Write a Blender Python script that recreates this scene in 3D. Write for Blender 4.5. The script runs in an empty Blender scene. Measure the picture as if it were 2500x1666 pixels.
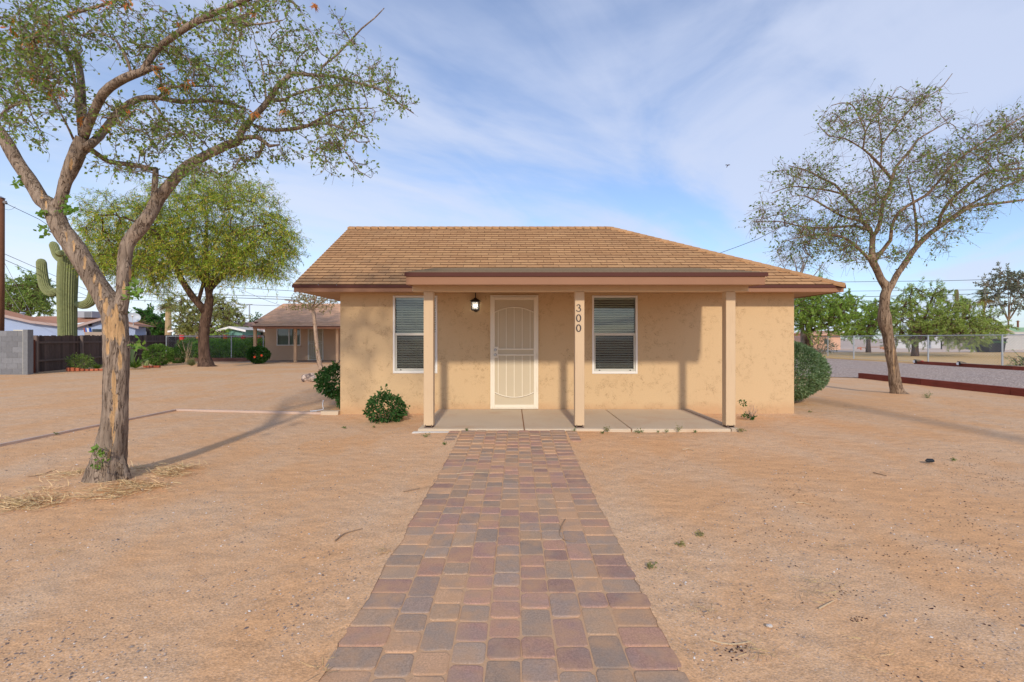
import bpy, math, random
import numpy as np
from mathutils import Vector, noise as mnoise

# ------------------------------------------------------------------ camera, sky, sun, exposure
scene = bpy.context.scene
COL = scene.collection
FPX, CAMH, HZ = 1160.0, 1.31, 828.0          # focal length in photo pixels, eye height, horizon row
cam_d = bpy.data.cameras.new("camera")
cam = bpy.data.objects.new("camera", cam_d)
COL.objects.link(cam)
cam.location = (0, 0, CAMH)
cam.rotation_euler = (math.radians(90), 0, 0)
cam_d.sensor_width = 36.0
cam_d.lens = 36.0 * FPX / 2500.0
cam_d.shift_y = (HZ - 833.0) / 2500.0
cam_d.clip_start = 0.05
cam_d.clip_end = 3000
scene.camera = cam

SUN_EL = math.radians(28.4)
sun_d = bpy.data.lights.new("sun", 'SUN')
sun = bpy.data.objects.new("sun", sun_d)
COL.objects.link(sun)
sun.rotation_euler = (math.radians(90) - SUN_EL, 0, math.radians(1.2))
sun_d.energy = 1.8
sun_d.angle = math.radians(2.6)
sun_d.color = (1.0, 0.87, 0.70)

world = bpy.data.worlds.new("World")
scene.world = world
world.use_nodes = True
wn, wl = world.node_tree.nodes, world.node_tree.links
wn.clear()
wo = wn.new('ShaderNodeOutputWorld')
bg = wn.new('ShaderNodeBackground')
sky = wn.new('ShaderNodeTexSky')
sky.sky_type = 'NISHITA'
sky.sun_disc = False
sky.sun_elevation = SUN_EL
sky.sun_rotation = math.radians(180)
sky.air_density = 1.0
sky.dust_density = 0.6
sky.ozone_density = 1.6
tc = wn.new('ShaderNodeTexCoord')
sep = wn.new('ShaderNodeSeparateXYZ')
wl.new(tc.outputs['Generated'], sep.inputs[0])
def wmath(op, a, b=None, c=None):
    n = wn.new('ShaderNodeMath'); n.operation = op
    for i, v in enumerate((a, b, c)):
        if v is None: continue
        if isinstance(v, (int, float)): n.inputs[i].default_value = v
        else: wl.new(v, n.inputs[i])
    return n.outputs[0]
zc = wmath('MAXIMUM', wmath('ADD', sep.outputs[2], 0.09), 0.03)
u = wmath('DIVIDE', sep.outputs[0], zc)
v = wmath('DIVIDE', sep.outputs[1], zc)
# high cloud sheet: long streaks running from lower left to upper right
comb = wn.new('ShaderNodeCombineXYZ')
wl.new(wmath('ADD', wmath('MULTIPLY', u, 0.62), wmath('MULTIPLY', v, -0.42)), comb.inputs[0])
wl.new(wmath('ADD', wmath('MULTIPLY', u, 0.20), wmath('MULTIPLY', v, 0.30)), comb.inputs[1])
def wnoise(vec, scale, detail, rough, dist, off):
    m = wn.new('ShaderNodeMapping'); m.inputs['Location'].default_value = off
    wl.new(vec, m.inputs[0])
    n = wn.new('ShaderNodeTexNoise')
    n.inputs['Scale'].default_value = scale; n.inputs['Detail'].default_value = detail
    n.inputs['Roughness'].default_value = rough; n.inputs['Distortion'].default_value = dist
    wl.new(m.outputs[0], n.inputs['Vector'])
    return n.outputs['Fac']
n1 = wnoise(comb.outputs[0], 0.95, 7, 0.55, 0.7, (3.1, 1.7, 0))
n2 = wnoise(comb.outputs[0], 2.6, 7, 0.55, 0.8, (8.1, 4.2, 2))
nsum = wmath('ADD', wmath('MULTIPLY', n1, 0.72), wmath('MULTIPLY', n2, 0.28))
ramp = wn.new('ShaderNodeValToRGB')
ramp.color_ramp.interpolation = 'EASE'
ramp.color_ramp.elements[0].position = 0.40; ramp.color_ramp.elements[0].color = (0.18, 0.18, 0.18, 1)
ramp.color_ramp.elements[1].position = 0.60; ramp.color_ramp.elements[1].color = (0.84, 0.84, 0.84, 1)
wl.new(nsum, ramp.inputs[0])
skym = wn.new('ShaderNodeMix'); skym.data_type = 'RGBA'; skym.blend_type = 'MULTIPLY'
skym.inputs[0].default_value = 1.0
wl.new(sky.outputs[0], skym.inputs[6])
skym.inputs[7].default_value = (0.54, 0.64, 0.78, 1)
cmix = wn.new('ShaderNodeMix'); cmix.data_type = 'RGBA'
wl.new(ramp.outputs[0], cmix.inputs[0])
wl.new(skym.outputs[2], cmix.inputs[6])
CLOUD = (2.8, 3.12, 3.98, 1)
cmix.inputs[7].default_value = CLOUD
# bright white veil low on the left
hz = wmath('MULTIPLY', wmath('POWER', wmath('SUBTRACT', 1.0, wmath('MINIMUM', wmath('MAXIMUM', wmath('MULTIPLY', sep.outputs[2], 1.7), 0.0), 1.0)), 2.2),
           wmath('MINIMUM', wmath('MAXIMUM', wmath('ADD', 0.30, wmath('MULTIPLY', sep.outputs[0], -0.95)), 0.12), 0.9))
vmix = wn.new('ShaderNodeMix'); vmix.data_type = 'RGBA'
wl.new(hz, vmix.inputs[0])
wl.new(cmix.outputs[2], vmix.inputs[6])
vmix.inputs[7].default_value = (4.1, 4.5, 4.9, 1)
wl.new(vmix.outputs[2], bg.inputs['Color'])
bg.inputs['Strength'].default_value = 0.15
wl.new(bg.outputs[0], wo.inputs[0])

scene.view_settings.view_transform = 'Standard'
scene.view_settings.look = 'None'
scene.view_settings.exposure = 0.66
scene.view_settings.gamma = 1.0
scene.render.engine = 'CYCLES'
scene.cycles.max_bounces = 8
scene.cycles.transparent_max_bounces = 16

# ------------------------------------------------------------------ helpers
rng = random.Random(7)
def PX(px, Y): return (px - 1250.0) * Y / FPX
def PZ(py, Y): return CAMH - (py - HZ) * Y / FPX
def P(px, py, Y): return Vector((PX(px, Y), Y, PZ(py, Y)))
def GY(py, z=0.0): return FPX * (CAMH - z) / (py - HZ)     # ground distance of a pixel row

def tag(o, label=None, cat=None, group=None, kind=None):
    if label: o['label'] = label
    if cat: o['category'] = cat
    if group: o['group'] = group
    if kind: o['kind'] = kind
    return o
def empty(name, loc, label, cat, group=None):
    o = bpy.data.objects.new(name, None)
    COL.objects.link(o)
    o.location = loc
    o.empty_display_size = 0.2
    return tag(o, label, cat, group)
def origin_of(parent):
    v = Vector((0, 0, 0))
    while parent is not None:
        v += parent.location
        parent = parent.parent
    return v
def link_mesh(name, me, mat, parent=None, loc=None):
    o = bpy.data.objects.new(name, me)
    COL.objects.link(o)
    if parent is not None:
        o.parent = parent
    elif loc is not None:
        o.location = loc
    if mat is not None:
        me.materials.append(mat)
    return o
class MB:
    def __init__(s): s.v = []; s.f = []; s.c = []; s.cur = (1, 1, 1)
    def add(s, verts, faces):
        b = len(s.v)
        s.v += [tuple(p) for p in verts]
        s.c += [s.cur] * len(verts)
        s.f += [tuple(b + i for i in f) for f in faces]
        return b
    def box(s, x0, x1, y0, y1, z0, z1):
        s.add([(x0,y0,z0),(x1,y0,z0),(x1,y1,z0),(x0,y1,z0),(x0,y0,z1),(x1,y0,z1),(x1,y1,z1),(x0,y1,z1)],
              [(0,3,2,1),(4,5,6,7),(0,1,5,4),(1,2,6,5),(2,3,7,6),(3,0,4,7)])
        return s
    def bbox(s, x0, x1, y0, y1, z0, z1, b=0.004):
        # box with bevelled vertical + horizontal edges: three stacked rings
        def ring(i, z): return [(x0+i,y0,z),(x1-i,y0,z),(x1,y0+i,z),(x1,y1-i,z),(x1-i,y1,z),(x0+i,y1,z),(x0,y1-i,z),(x0,y0+i,z)]
        def sh(r): return [((p[0]-(x0+x1)/2)*(1-2*b/max(x1-x0,1e-6))+(x0+x1)/2, (p[1]-(y0+y1)/2)*(1-2*b/max(y1-y0,1e-6))+(y0+y1)/2, p[2]) for p in r]
        rs = [sh(ring(b, z0)), ring(b, z0+b), ring(b, z1-b), sh(ring(b, z1))]
        vs = [p for r in rs for p in r]
        fs = [tuple(reversed(range(8))), tuple(range(24, 32))]
        for k in range(3):
            for i in range(8):
                j = (i+1) % 8
                fs.append((k*8+i, k*8+j, k*8+8+j, k*8+8+i))
        s.add(vs, fs); return s
    def obox(s, c, ax, ay, az):
        c, ax, ay, az = Vector(c), Vector(ax), Vector(ay), Vector(az)
        vs = [c+sx*ax+sy*ay+sz*az for sz in (-1,1) for sx, sy in ((-1,-1),(1,-1),(1,1),(-1,1))]
        s.add(vs, [(0,3,2,1),(4,5,6,7),(0,1,5,4),(1,2,6,5),(2,3,7,6),(3,0,4,7)]); return s
    def prism(s, poly, d):
        n = len(poly); d = Vector(d)
        vs = [Vector(p) for p in poly] + [Vector(p)+d for p in poly]
        fs = [tuple(range(n)), tuple(reversed(range(n, 2*n)))]
        fs += [((i+1) % n, i, n+i, n+(i+1) % n) for i in range(n)]
        s.add(vs, fs); return s
    def quad(s, a, b, c, d): s.add([a,b,c,d], [(0,1,2,3)]); return s
    def tube(s, pts, radii, n=6, cap=True, jitter=None):
        pts = [Vector(p) for p in pts]
        if isinstance(radii, (int, float)): radii = [radii]*len(pts)
        ref = Vector((0.31, -0.9, 0.3)).normalized()
        base = len(s.v); up = None
        for i, p in enumerate(pts):
            t = (pts[min(i+1, len(pts)-1)] - pts[max(i-1, 0)])
            if t.length < 1e-9: t = Vector((0,0,1))
            t.normalize()
            if up is None:
                up = ref.cross(t)
                if up.length < 0.05: up = Vector((1,0,0)).cross(t)
            up = up - t*up.dot(t)
            if up.length < 1e-6: up = Vector((1,0,0)).cross(t)
            up.normalize()
            w = t.cross(up)
            for k in range(n):
                a = 2*math.pi*k/n
                r = radii[i]
                dirv = up*math.cos(a) + w*math.sin(a)
                if jitter: r = r*jitter(p, dirv, i, k)
                s.v.append(tuple(p + dirv*r)); s.c.append(s.cur)
        for i in range(len(pts)-1):
            for k in range(n):
                j = (k+1) % n
                s.f.append((base+i*n+k, base+i*n+j, base+(i+1)*n+j, base+(i+1)*n+k))
        if cap:
            s.f.append(tuple(base+k for k in reversed(range(n))))
            s.f.append(tuple(base+(len(pts)-1)*n+k for k in range(n)))
        return s
    def lathe(s, c, prof, n=16):
        c = Vector(c); b = len(s.v)
        for r, z in prof:
            for k in range(n):
                a = 2*math.pi*k/n
                s.v.append((c.x+r*math.cos(a), c.y+r*math.sin(a), c.z+z)); s.c.append(s.cur)
        for i in range(len(prof)-1):
            for k in range(n):
                j = (k+1) % n
                s.f.append((b+i*n+k, b+i*n+j, b+(i+1)*n+j, b+(i+1)*n+k))
        s.f.append(tuple(b+k for k in reversed(range(n))))
        s.f.append(tuple(b+(len(prof)-1)*n+k for k in range(n)))
        return s
    def build(s, name, mat, parent=None, loc=None, smooth=False, col=False):
        o0 = origin_of(parent) if parent is not None else Vector(loc or (0,0,0))
        me = bpy.data.meshes.new(name)
        me.from_pydata([(p[0]-o0.x, p[1]-o0.y, p[2]-o0.z) for p in s.v], [], s.f)
        if col:
            ca = me.color_attributes.new('Col', 'FLOAT_COLOR', 'POINT')
            ca.data.foreach_set('color', [q for c in s.c for q in (c[0], c[1], c[2], 1.0)])
        if smooth: me.polygons.foreach_set('use_smooth', [True]*len(me.polygons))
        me.update()
        return link_mesh(name, me, mat, parent, o0)
def np_mesh(name, V, F, C, mat, parent=None, loc=None, smooth=False):
    """V (n,3), F (m,4) quads, C (n,3) colours"""
    o0 = origin_of(parent) if parent is not None else Vector(loc or (0,0,0))
    me = bpy.data.meshes.new(name)
    V = V - np.array(o0)[None, :]
    me.vertices.add(len(V)); me.vertices.foreach_set('co', V.astype(np.float32).ravel())
    k = F.shape[1]
    me.loops.add(F.size); me.loops.foreach_set('vertex_index', F.astype(np.int32).ravel())
    me.polygons.add(len(F)); me.polygons.foreach_set('loop_start', np.arange(0, F.size, k, dtype=np.int32))
    me.polygons.foreach_set('loop_total', np.full(len(F), k, dtype=np.int32))
    me.update(calc_edges=True)
    if C is not None:
        ca = me.color_attributes.new('Col', 'FLOAT_COLOR', 'POINT')
        ca.data.foreach_set('color', np.concatenate([C, np.ones((len(C), 1))], 1).astype(np.float32).ravel())
    if smooth: me.polygons.foreach_set('use_smooth', [True]*len(me.polygons))
    me.validate()
    return link_mesh(name, me, mat, parent, o0)

# ------------------------------------------------------------------ materials
class NT:
    def __init__(s, name):
        s.m = bpy.data.materials.new(name); s.m.use_nodes = True
        s.n, s.l = s.m.node_tree.nodes, s.m.node_tree.links
        s.b = s.n['Principled BSDF']; s.out = s.n['Material Output']
        s.tc = s.n.new('ShaderNodeTexCoord')
        s.geo = None
    def pos(s):
        if s.geo is None: s.geo = s.n.new('ShaderNodeNewGeometry')
        return s.geo.outputs['Position']
    def link(s, a, b): s.l.new(a, b)
    def noise(s, scale, detail=3, rough=0.5, dist=0.0, vec=None, off=None, sc=None):
        v = vec or s.pos()
        if off or sc:
            mp = s.n.new('ShaderNodeMapping')
            if off: mp.inputs['Location'].default_value = off
            if sc: mp.inputs['Scale'].default_value = sc
            s.l.new(v, mp.inputs[0]); v = mp.outputs[0]
        n = s.n.new('ShaderNodeTexNoise')
        for k, x in (('Scale', scale), ('Detail', detail), ('Roughness', rough), ('Distortion', dist)): n.inputs[k].default_value = x
        s.l.new(v, n.inputs['Vector'])
        return n.outputs['Fac']
    def voro(s, scale, out='Color', vec=None, sc=None, rnd=1.0):
        v = vec or s.pos()
        if sc:
            mp = s.n.new('ShaderNodeMapping'); mp.inputs['Scale'].default_value = sc
            s.l.new(v, mp.inputs[0]); v = mp.outputs[0]
        n = s.n.new('ShaderNodeTexVoronoi'); n.inputs['Scale'].default_value = scale; n.inputs['Randomness'].default_value = rnd
        s.l.new(v, n.inputs['Vector'])
        return n.outputs[out]
    def math(s, op, a, b=None, c=None, clamp=False):
        n = s.n.new('ShaderNodeMath'); n.operation = op; n.use_clamp = clamp
        for i, v in enumerate((a, b, c)):
            if v is None: continue
            if isinstance(v, (int, float)): n.inputs[i].default_value = v
            else: s.l.new(v, n.inputs[i])
        return n.outputs[0]
    def ramp(s, fac, p0, p1, c0=(0,0,0), c1=(1,1,1)):
        r = s.n.new('ShaderNodeValToRGB')
        r.color_ramp.elements[0].position = p0; r.color_ramp.elements[1].position = p1
        r.color_ramp.elements[0].color = (*c0, 1); r.color_ramp.elements[1].color = (*c1, 1)
        s.l.new(fac, r.inputs[0]); return r.outputs[0]
    def mix(s, fac, a, b, mode='MIX'):
        n = s.n.new('ShaderNodeMix'); n.data_type = 'RGBA'; n.blend_type = mode
        for i, v in ((0, fac), (6, a), (7, b)):
            if isinstance(v, (int, float)): n.inputs[i].default_value = v
            elif isinstance(v, tuple): n.inputs[i].default_value = (*v, 1) if len(v) == 3 else v
            else: s.l.new(v, n.inputs[i])
        return n.outputs[2]
    def attr(s, name='Col'):
        a = s.n.new('ShaderNodeAttribute'); a.attribute_name = name
        return a.outputs['Color']
    def bump(s, h, strength=0.3, dist=0.01):
        b = s.n.new('ShaderNodeBump'); b.inputs['Strength'].default_value = strength; b.inputs['Distance'].default_value = dist
        s.l.new(h, b.inputs['Height']); s.l.new(b.outputs[0], s.b.inputs['Normal'])
    def done(s, color=None, rough=0.8, metal=0.0, spec=0.3):
        if color is not None:
            if isinstance(color, tuple): s.b.inputs['Base Color'].default_value = (*color, 1)
            else: s.l.new(color, s.b.inputs['Base Color'])
        s.b.inputs['Roughness'].default_value = rough
        s.b.inputs['Metallic'].default_value = metal
        s.b.inputs['Specular IOR Level'].default_value = spec
        return s.m
_M = {}
def simple(name, color, rough=0.7, var=0.12, scale=6.0, bump=0.0, metal=0.0, spec=0.3):
    if name in _M: return _M[name]
    t = NT(name)
    n = t.noise(scale, 5, 0.6)
    dark = tuple(c*(1-var) for c in color); lite = tuple(min(1, c*(1+var)) for c in color)
    c = t.mix(n, dark, lite)
    n2 = t.noise(scale*9, 3, 0.6)
    c = t.mix(t.math('MULTIPLY', n2, 0.35*min(1, var*4)), c, tuple(x*0.72 for x in color))
    if bump: t.bump(t.noise(scale*14, 3, 0.6), bump, 0.003)
    _M[name] = t.done(c, rough, metal, spec)
    return _M[name]
def colmat(name, rough=0.8, var=0.25, scale=20.0, bump=0.3, bd=0.004, spec=0.2, sc=None):
    """colour comes from each piece's own paint/stone colour (attribute), broken up by noise"""
    if name in _M: return _M[name]
    t = NT(name)
    n = t.noise(scale, 5, 0.65, sc=sc)
    k = t.ramp(n, 0.25, 0.75, (1-var,)*3, (1+var,)*3)
    c = t.mix(1.0, t.attr(), k, 'MULTIPLY')
    if bump: t.bump(t.noise(scale*3, 4, 0.6, sc=sc), bump, bd)
    _M[name] = t.done(c, rough, 0, spec)
    return _M[name]
def leafmat(name, trans=0.42):
    if name in _M: return _M[name]
    t = NT(name)
    c = t.attr()
    d = t.b; t.link(c, d.inputs['Base Color']); d.inputs['Roughness'].default_value = 0.6
    d.inputs['Specular IOR Level'].default_value = 0.12
    tr = t.n.new('ShaderNodeBsdfTranslucent'); t.link(t.mix(1.0, c, (1.25, 1.3, 0.6), 'MULTIPLY'), tr.inputs[0])
    ms = t.n.new('ShaderNodeMixShader'); ms.inputs[0].default_value = trans
    t.link(d.outputs[0], ms.inputs[1]); t.link(tr.outputs[0], ms.inputs[2]); t.link(ms.outputs[0], t.out.inputs[0])
    _M[name] = t.m; return t.m

def make_ground():
    t = NT('desert_dirt')
    big = t.noise(0.35, 4, 0.55, 0.4)
    mid = t.noise(1.7, 5, 0.6, 0.3, sc=(1, 0.55, 1))
    fac = t.math('ADD', t.math('MULTIPLY', big, 0.5), t.math('MULTIPLY', mid, 0.5))
    base = t.mix(t.ramp(fac, 0.42, 0.58), (0.69, 0.395, 0.200), (0.69, 0.450, 0.268))
    fine = t.noise(75, 3, 0.6)
    base = t.mix(1.0, base, t.ramp(fine, 0.3, 0.72, (0.76,)*3, (1.22,)*3), 'MULTIPLY')
    # loose grit: small coloured grains, denser in the paler areas
    vd = t.voro(105, 'Distance'); vc = t.voro(105, 'Color')
    grain = t.math('MULTIPLY', t.math('LESS_THAN', vd, 0.34), t.ramp(fac, 0.40, 0.60, (0.08,)*3, (0.62,)*3))
    sx = t.n.new('ShaderNodeSeparateColor'); t.link(vc, sx.inputs[0])
    gcol = t.ramp(sx.outputs[0], 0.0, 1.0, (0.24, 0.16, 0.12), (0.86, 0.68, 0.54))
    base = t.mix(grain, base, gcol)
    vd2 = t.voro(46, 'Distance'); vc2 = t.voro(46, 'Color')
    s2 = t.n.new('ShaderNodeSeparateColor'); t.link(vc2, s2.inputs[0])
    g2 = t.math('MULTIPLY', t.math('LESS_THAN', vd2, 0.23), t.math('GREATER_THAN', s2.outputs[1], 0.50))
    base = t.mix(t.math('MULTIPLY', g2, t.ramp(fac, 0.40, 0.62, (0.15,)*3, (0.8,)*3)), base, t.ramp(s2.outputs[0], 0, 1, (0.23, 0.17, 0.14), (0.66, 0.56, 0.48)))
    h = t.math('ADD', t.math('MULTIPLY', t.math('SUBTRACT', 0.4, vd), 0.5), t.math('ADD', t.math('MULTIPLY', fine, 0.5), t.math('MULTIPLY', t.math('ADD', t.math('MULTIPLY', mid, 4.0), t.math('MULTIPLY', t.noise(5.5, 2, 0.5), 8.0)), 1.0)))
    t.bump(h, 0.55, 0.006)
    return t.done(base, 0.95, 0, 0.1)
M_ground = make_ground()

def make_gravel():
    t = NT('crushed_gravel')
    vd = t.voro(24, 'Distance'); vc = t.voro(24, 'Color')
    s = t.n.new('ShaderNodeSeparateColor'); t.link(vc, s.inputs[0])
    c = t.ramp(s.outputs[0], 0.0, 1.0, (0.30, 0.24, 0.215), (0.87, 0.71, 0.59))
    c = t.mix(t.ramp(vd, 0.3, 0.75), c, (0.25, 0.185, 0.16))
    c = t.mix(t.ramp(t.noise(0.8, 3), 0.35, 0.65, (0,)*3, (0.35,)*3), c, (0.46, 0.33, 0.25))
    t.bump(t.math('SUBTRACT', 1.0, vd), 0.9, 0.02)
    return t.done(c, 0.9, 0, 0.2)
M_gravel = make_gravel()

def make_stucco():
    t = NT('tan_stucco')
    base = t.mix(t.noise(0.9, 4, 0.6), (0.585, 0.420, 0.243), (0.61, 0.440, 0.258))
    n = t.noise(17, 2.5, 0.5, 1.6, sc=(1.0, 1, 1.25))
    line = t.math('LESS_THAN', t.math('ABSOLUTE', t.math('SUBTRACT', n, 0.5)), 0.021)
    cl = t.ramp(t.noise(2.7, 2, 0.5, off=(5, 0, 3)), 0.44, 0.54)
    br = t.ramp(t.noise(11, 2, 0.5, off=(1, 7, 3)), 0.50, 0.57)
    m = t.math('MULTIPLY', t.math('MULTIPLY', line, cl), br)
    n_b = t.noise(24, 2, 0.5, 2.2, off=(9, 2, 4))
    line2 = t.math('LESS_THAN', t.math('ABSOLUTE', t.math('SUBTRACT', n_b, 0.5)), 0.02)
    m2 = t.math('MULTIPLY', t.math('MULTIPLY', line2, t.ramp(t.noise(3.6, 2, 0.5, off=(3, 1, 9)), 0.52, 0.60)), t.ramp(t.noise(15, 2, 0.5, off=(2, 2, 2)), 0.5, 0.58))
    mm = t.math('MAXIMUM', m, m2)
    c = t.mix(t.math('MULTIPLY', mm, 0.62), base, (0.28, 0.17, 0.085))
    sp_ = t.n.new('ShaderNodeSeparateXYZ'); t.link(t.pos(), sp_.inputs[0])
    foot = t.math('SUBTRACT', t.math('ADD', 0.10, t.math('MULTIPLY', t.noise(4.5, 5, 0.7), 0.22)), sp_.outputs[2])
    c = t.mix(t.ramp(foot, 0.0, 0.14, (0,)*3, (0.5,)*3), c, (0.50, 0.29, 0.155))
    c = t.mix(1.0, c, t.ramp(t.noise(60, 3, 0.6), 0.3, 0.7, (0.95,)*3, (1.05,)*3), 'MULTIPLY')
    t.bump(t.math('ADD', t.noise(38, 4, 0.6), t.math('MULTIPLY', mm, -1.2)), 0.35, 0.004)
    return t.done(c, 0.9, 0, 0.15)
M_stucco = make_stucco()

def make_bark(name, c0, c1, cdark, cwood, stretch=(1, 1, 0.16), scale=34):
    t = NT(name)
    n = t.noise(scale, 6, 0.68, 0.6, sc=stretch)
    big = t.noise(6, 3, 0.6, sc=(1, 1, 0.5))
    c = t.mix(t.ramp(n, 0.3, 0.7), c0, c1)
    c = t.mix(t.ramp(big, 0.35, 0.7, (0,)*3, (0.6,)*3), c, tuple(x*0.72 for x in c0))
    crack = t.noise(scale*0.55, 4, 0.6, 1.2, sc=(1, 1, 0.12), off=(4, 4, 4))
    ck = t.math('LESS_THAN', t.math('ABSOLUTE', t.math('SUBTRACT', crack, 0.5)), 0.018)
    c = t.mix(t.math('MULTIPLY', ck, 0.75), c, cdark)
    a = t.n.new('ShaderNodeAttribute'); a.attribute_name = 'Col'
    s = t.n.new('ShaderNodeSeparateColor'); t.link(a.outputs['Color'], s.inputs[0])
    edge = t.math('ADD', s.outputs[0], t.math('MULTIPLY', t.math('SUBTRACT', t.noise(30, 5, 0.7, 0.8, sc=(1, 1, 0.13)), 0.5), 2.6))
    wm = t.ramp(edge, 0.62, 0.72)
    wc = t.mix(t.ramp(t.noise(40, 4, 0.6, sc=(1, 1, 0.08)), 0.3, 0.7), cwood, tuple(x*0.62 for x in cwood))
    c = t.mix(wm, c, wc)
    c = t.mix(s.outputs[1], c, cdark)
    h = t.math('ADD', n, t.math('MULTIPLY', ck, -0.9))
    t.bump(h, 1.0, 0.02)
    return t.done(c, 0.9, 0, 0.15)
M_bark = make_bark('rough_grey_bark', (0.21, 0.155, 0.115), (0.47, 0.37, 0.29), (0.055, 0.032, 0.02), (0.68, 0.43, 0.22))
M_bark2 = make_bark('tan_bark', (0.22, 0.15, 0.10), (0.40, 0.29, 0.20), (0.07, 0.035, 0.02), (0.55, 0.36, 0.2), scale=20)
M_bark_dark = make_bark('dark_mesquite_bark', (0.085, 0.05, 0.036), (0.19, 0.12, 0.085), (0.03, 0.018, 0.012), (0.28, 0.14, 0.08), scale=14)
M_leaf = leafmat('leaf', 0.42)

M_roofcol = colmat('asphalt_shingle', 0.95, 0.22, 30, 0.5, 0.003, 0.1)
M_drip = simple('dark_brown_metal_edge', (0.10, 0.04, 0.032), 0.7, 0.1, 4, spec=0.1)
M_fascia = simple('salmon_painted_fascia', (0.30, 0.152, 0.086), 0.6, 0.08, 3)
t = NT('tan_painted_wood')
c = t.mix(t.noise(3, 3), (0.575, 0.425, 0.27), (0.625, 0.465, 0.30))
gr = t.noise(45, 4, 0.65, 0.4, sc=(1, 1, 0.05))
c = t.mix(t.ramp(gr, 0.55, 0.75, (0,)*3, (0.28,)*3), c, (0.40, 0.27, 0.17))
c = t.mix(t.ramp(t.noise(26, 4, 0.7, 0.5, off=(2, 8, 1)), 0.68, 0.74, (0,)*3, (0.55,)*3), c, (0.34, 0.24, 0.17))
t.bump(gr, 0.35, 0.003)
M_tanwood = t.done(c, 0.65, 0, 0.25)
M_soffit = simple('tan_painted_soffit', (0.42, 0.25, 0.14), 0.7, 0.08, 3)
t = NT('porch_concrete')
c = t.mix(t.noise(2.2, 5, 0.6), (0.54, 0.44, 0.325), (0.63, 0.52, 0.385))
c = t.mix(t.ramp(t.noise(1.6, 6, 0.65, 0.5, off=(4, 4, 4)), 0.50, 0.70, (0,)*3, (0.45,)*3), c, (0.52, 0.32, 0.18))
c = t.mix(t.ramp(t.noise(9, 4, 0.7, off=(1, 2, 4)), 0.66, 0.72, (0,)*3, (0.35,)*3), c, (0.36, 0.28, 0.20))
t.bump(t.noise(60, 3), 0.2, 0.003)
M_concrete = t.done(c, 0.85, 0, 0.2)
M_white = simple('white_vinyl', (0.78, 0.76, 0.72), 0.4, 0.04, 4)
M_cream = simple('cream_painted_steel', (0.80, 0.73, 0.60), 0.45, 0.06, 5)
M_blind = simple('blind_slat', (0.62, 0.66, 0.60), 0.5, 0.06, 4)
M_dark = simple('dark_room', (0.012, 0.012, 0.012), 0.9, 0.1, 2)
M_black = simple('black_painted_metal', (0.018, 0.014, 0.013), 0.45, 0.2, 8)
M_steel = simple('galvanised_steel', (0.42, 0.46, 0.50), 0.45, 0.15, 10, metal=0.5)
M_nickel = simple('satin_nickel', (0.42, 0.40, 0.38), 0.35, 0.1, 10, metal=0.8)

def glass(name, tint=(0.88, 0.93, 0.91), refl=1.0):
    t = NT(name)
    t.n.remove(t.b)
    tr = t.n.new('ShaderNodeBsdfTransparent'); tr.inputs[0].default_value = (*tint, 1)
    gl = t.n.new('ShaderNodeBsdfGlossy'); gl.inputs['Roughness'].default_value = 0.015
    gl.inputs['Color'].default_value = (0.9, 0.95, 1.0, 1)
    fr = t.n.new('ShaderNodeFresnel'); fr.inputs[0].default_value = 1.55
    mx = t.n.new('ShaderNodeMixShader'); t.link(t.math('MULTIPLY', fr.outputs[0], refl), mx.inputs[0])
    t.link(tr.outputs[0], mx.inputs[1]); t.link(gl.outputs[0], mx.inputs[2]); t.link(mx.outputs[0], t.out.inputs[0])
    return t.m
M_glass = glass('window_glass', refl=1.35)

# ------------------------------------------------------------------ ground sheet
def nonuni(lo, hi, fine_lo, fine_hi, step):
    xs = list(np.arange(fine_lo, fine_hi+1e-6, step))
    d = step; x = fine_hi
    while x < hi: d *= 1.35; x += d; xs.append(min(x, hi))
    d = step; x = fine_lo; left = []
    while x > lo: d *= 1.35; x -= d; left.append(max(x, lo))
    return np.array(sorted(set([round(float(q), 5) for q in left + xs])))
gx = nonuni(-900, 900, -14, 14, 0.2)
gy = nonuni(-700, 1200, -2, 22, 0.2)
def sst(a, b, t): t = min(1, max(0, (t-a)/(b-a))); return t*t*(3-2*t)
def dirt_rise(x, y):          # the dirt rises a little to meet the porch slab
    return 0.042*sst(5.2, 6.45, y)*(1-sst(6.7, 7.3, y))*sst(-2.0, -1.45, x)*(1-sst(3.25, 4.0, x))
def ghgt(x, y):
    h = mnoise.noise(Vector((x*0.55, y*0.55, 0.3)))*0.5 + mnoise.noise(Vector((x*1.7, y*1.7, 4.3)))*0.25
    r = 0.0
    for (cx, cy, rr, hh) in ((-3.72, 4.35, 0.55, 0.05), (9.0, 11.1, 0.8, 0.05), (-13.5, 21.0, 1.8, 0.12)):
        d = ((x-cx)**2 + (y-cy)**2)**0.5
        r += hh*math.exp(-(d/rr)**2)
    k = 1.0 if abs(x) > 1.3 or y > 6.6 else 0.35
    return -0.022*k*(0.6+h) + r + dirt_rise(x, y)
GV = np.array([(x, y, ghgt(x, y) if (-14.5 < x < 14.5 and -3 < y < 23) else -0.015) for y in gy for x in gx])
nx_, ny_ = len(gx), len(gy)
GF = np.array([(j*nx_+i, j*nx_+i+1, (j+1)*nx_+i+1, (j+1)*nx_+i) for j in range(ny_-1) for i in range(nx_-1)])
g = np_mesh('ground', GV, GF, None, M_ground, smooth=True)
tag(g, kind='structure', label='orange tan dirt yard with loose grit')

# gravel driveway on the right
m = MB()
pts = [(11.95, -6), (11.95, 15.9), (9.2, 17.2), (8.6, 36), (21.05, 34), (21.05, -6)]
m.add([(x, y, 0.006) for x, y in pts], [tuple(range(6))])
tag(m.build('gravel_path', M_gravel), kind='structure', label='pinkish grey gravel driveway between red timbers')
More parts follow.
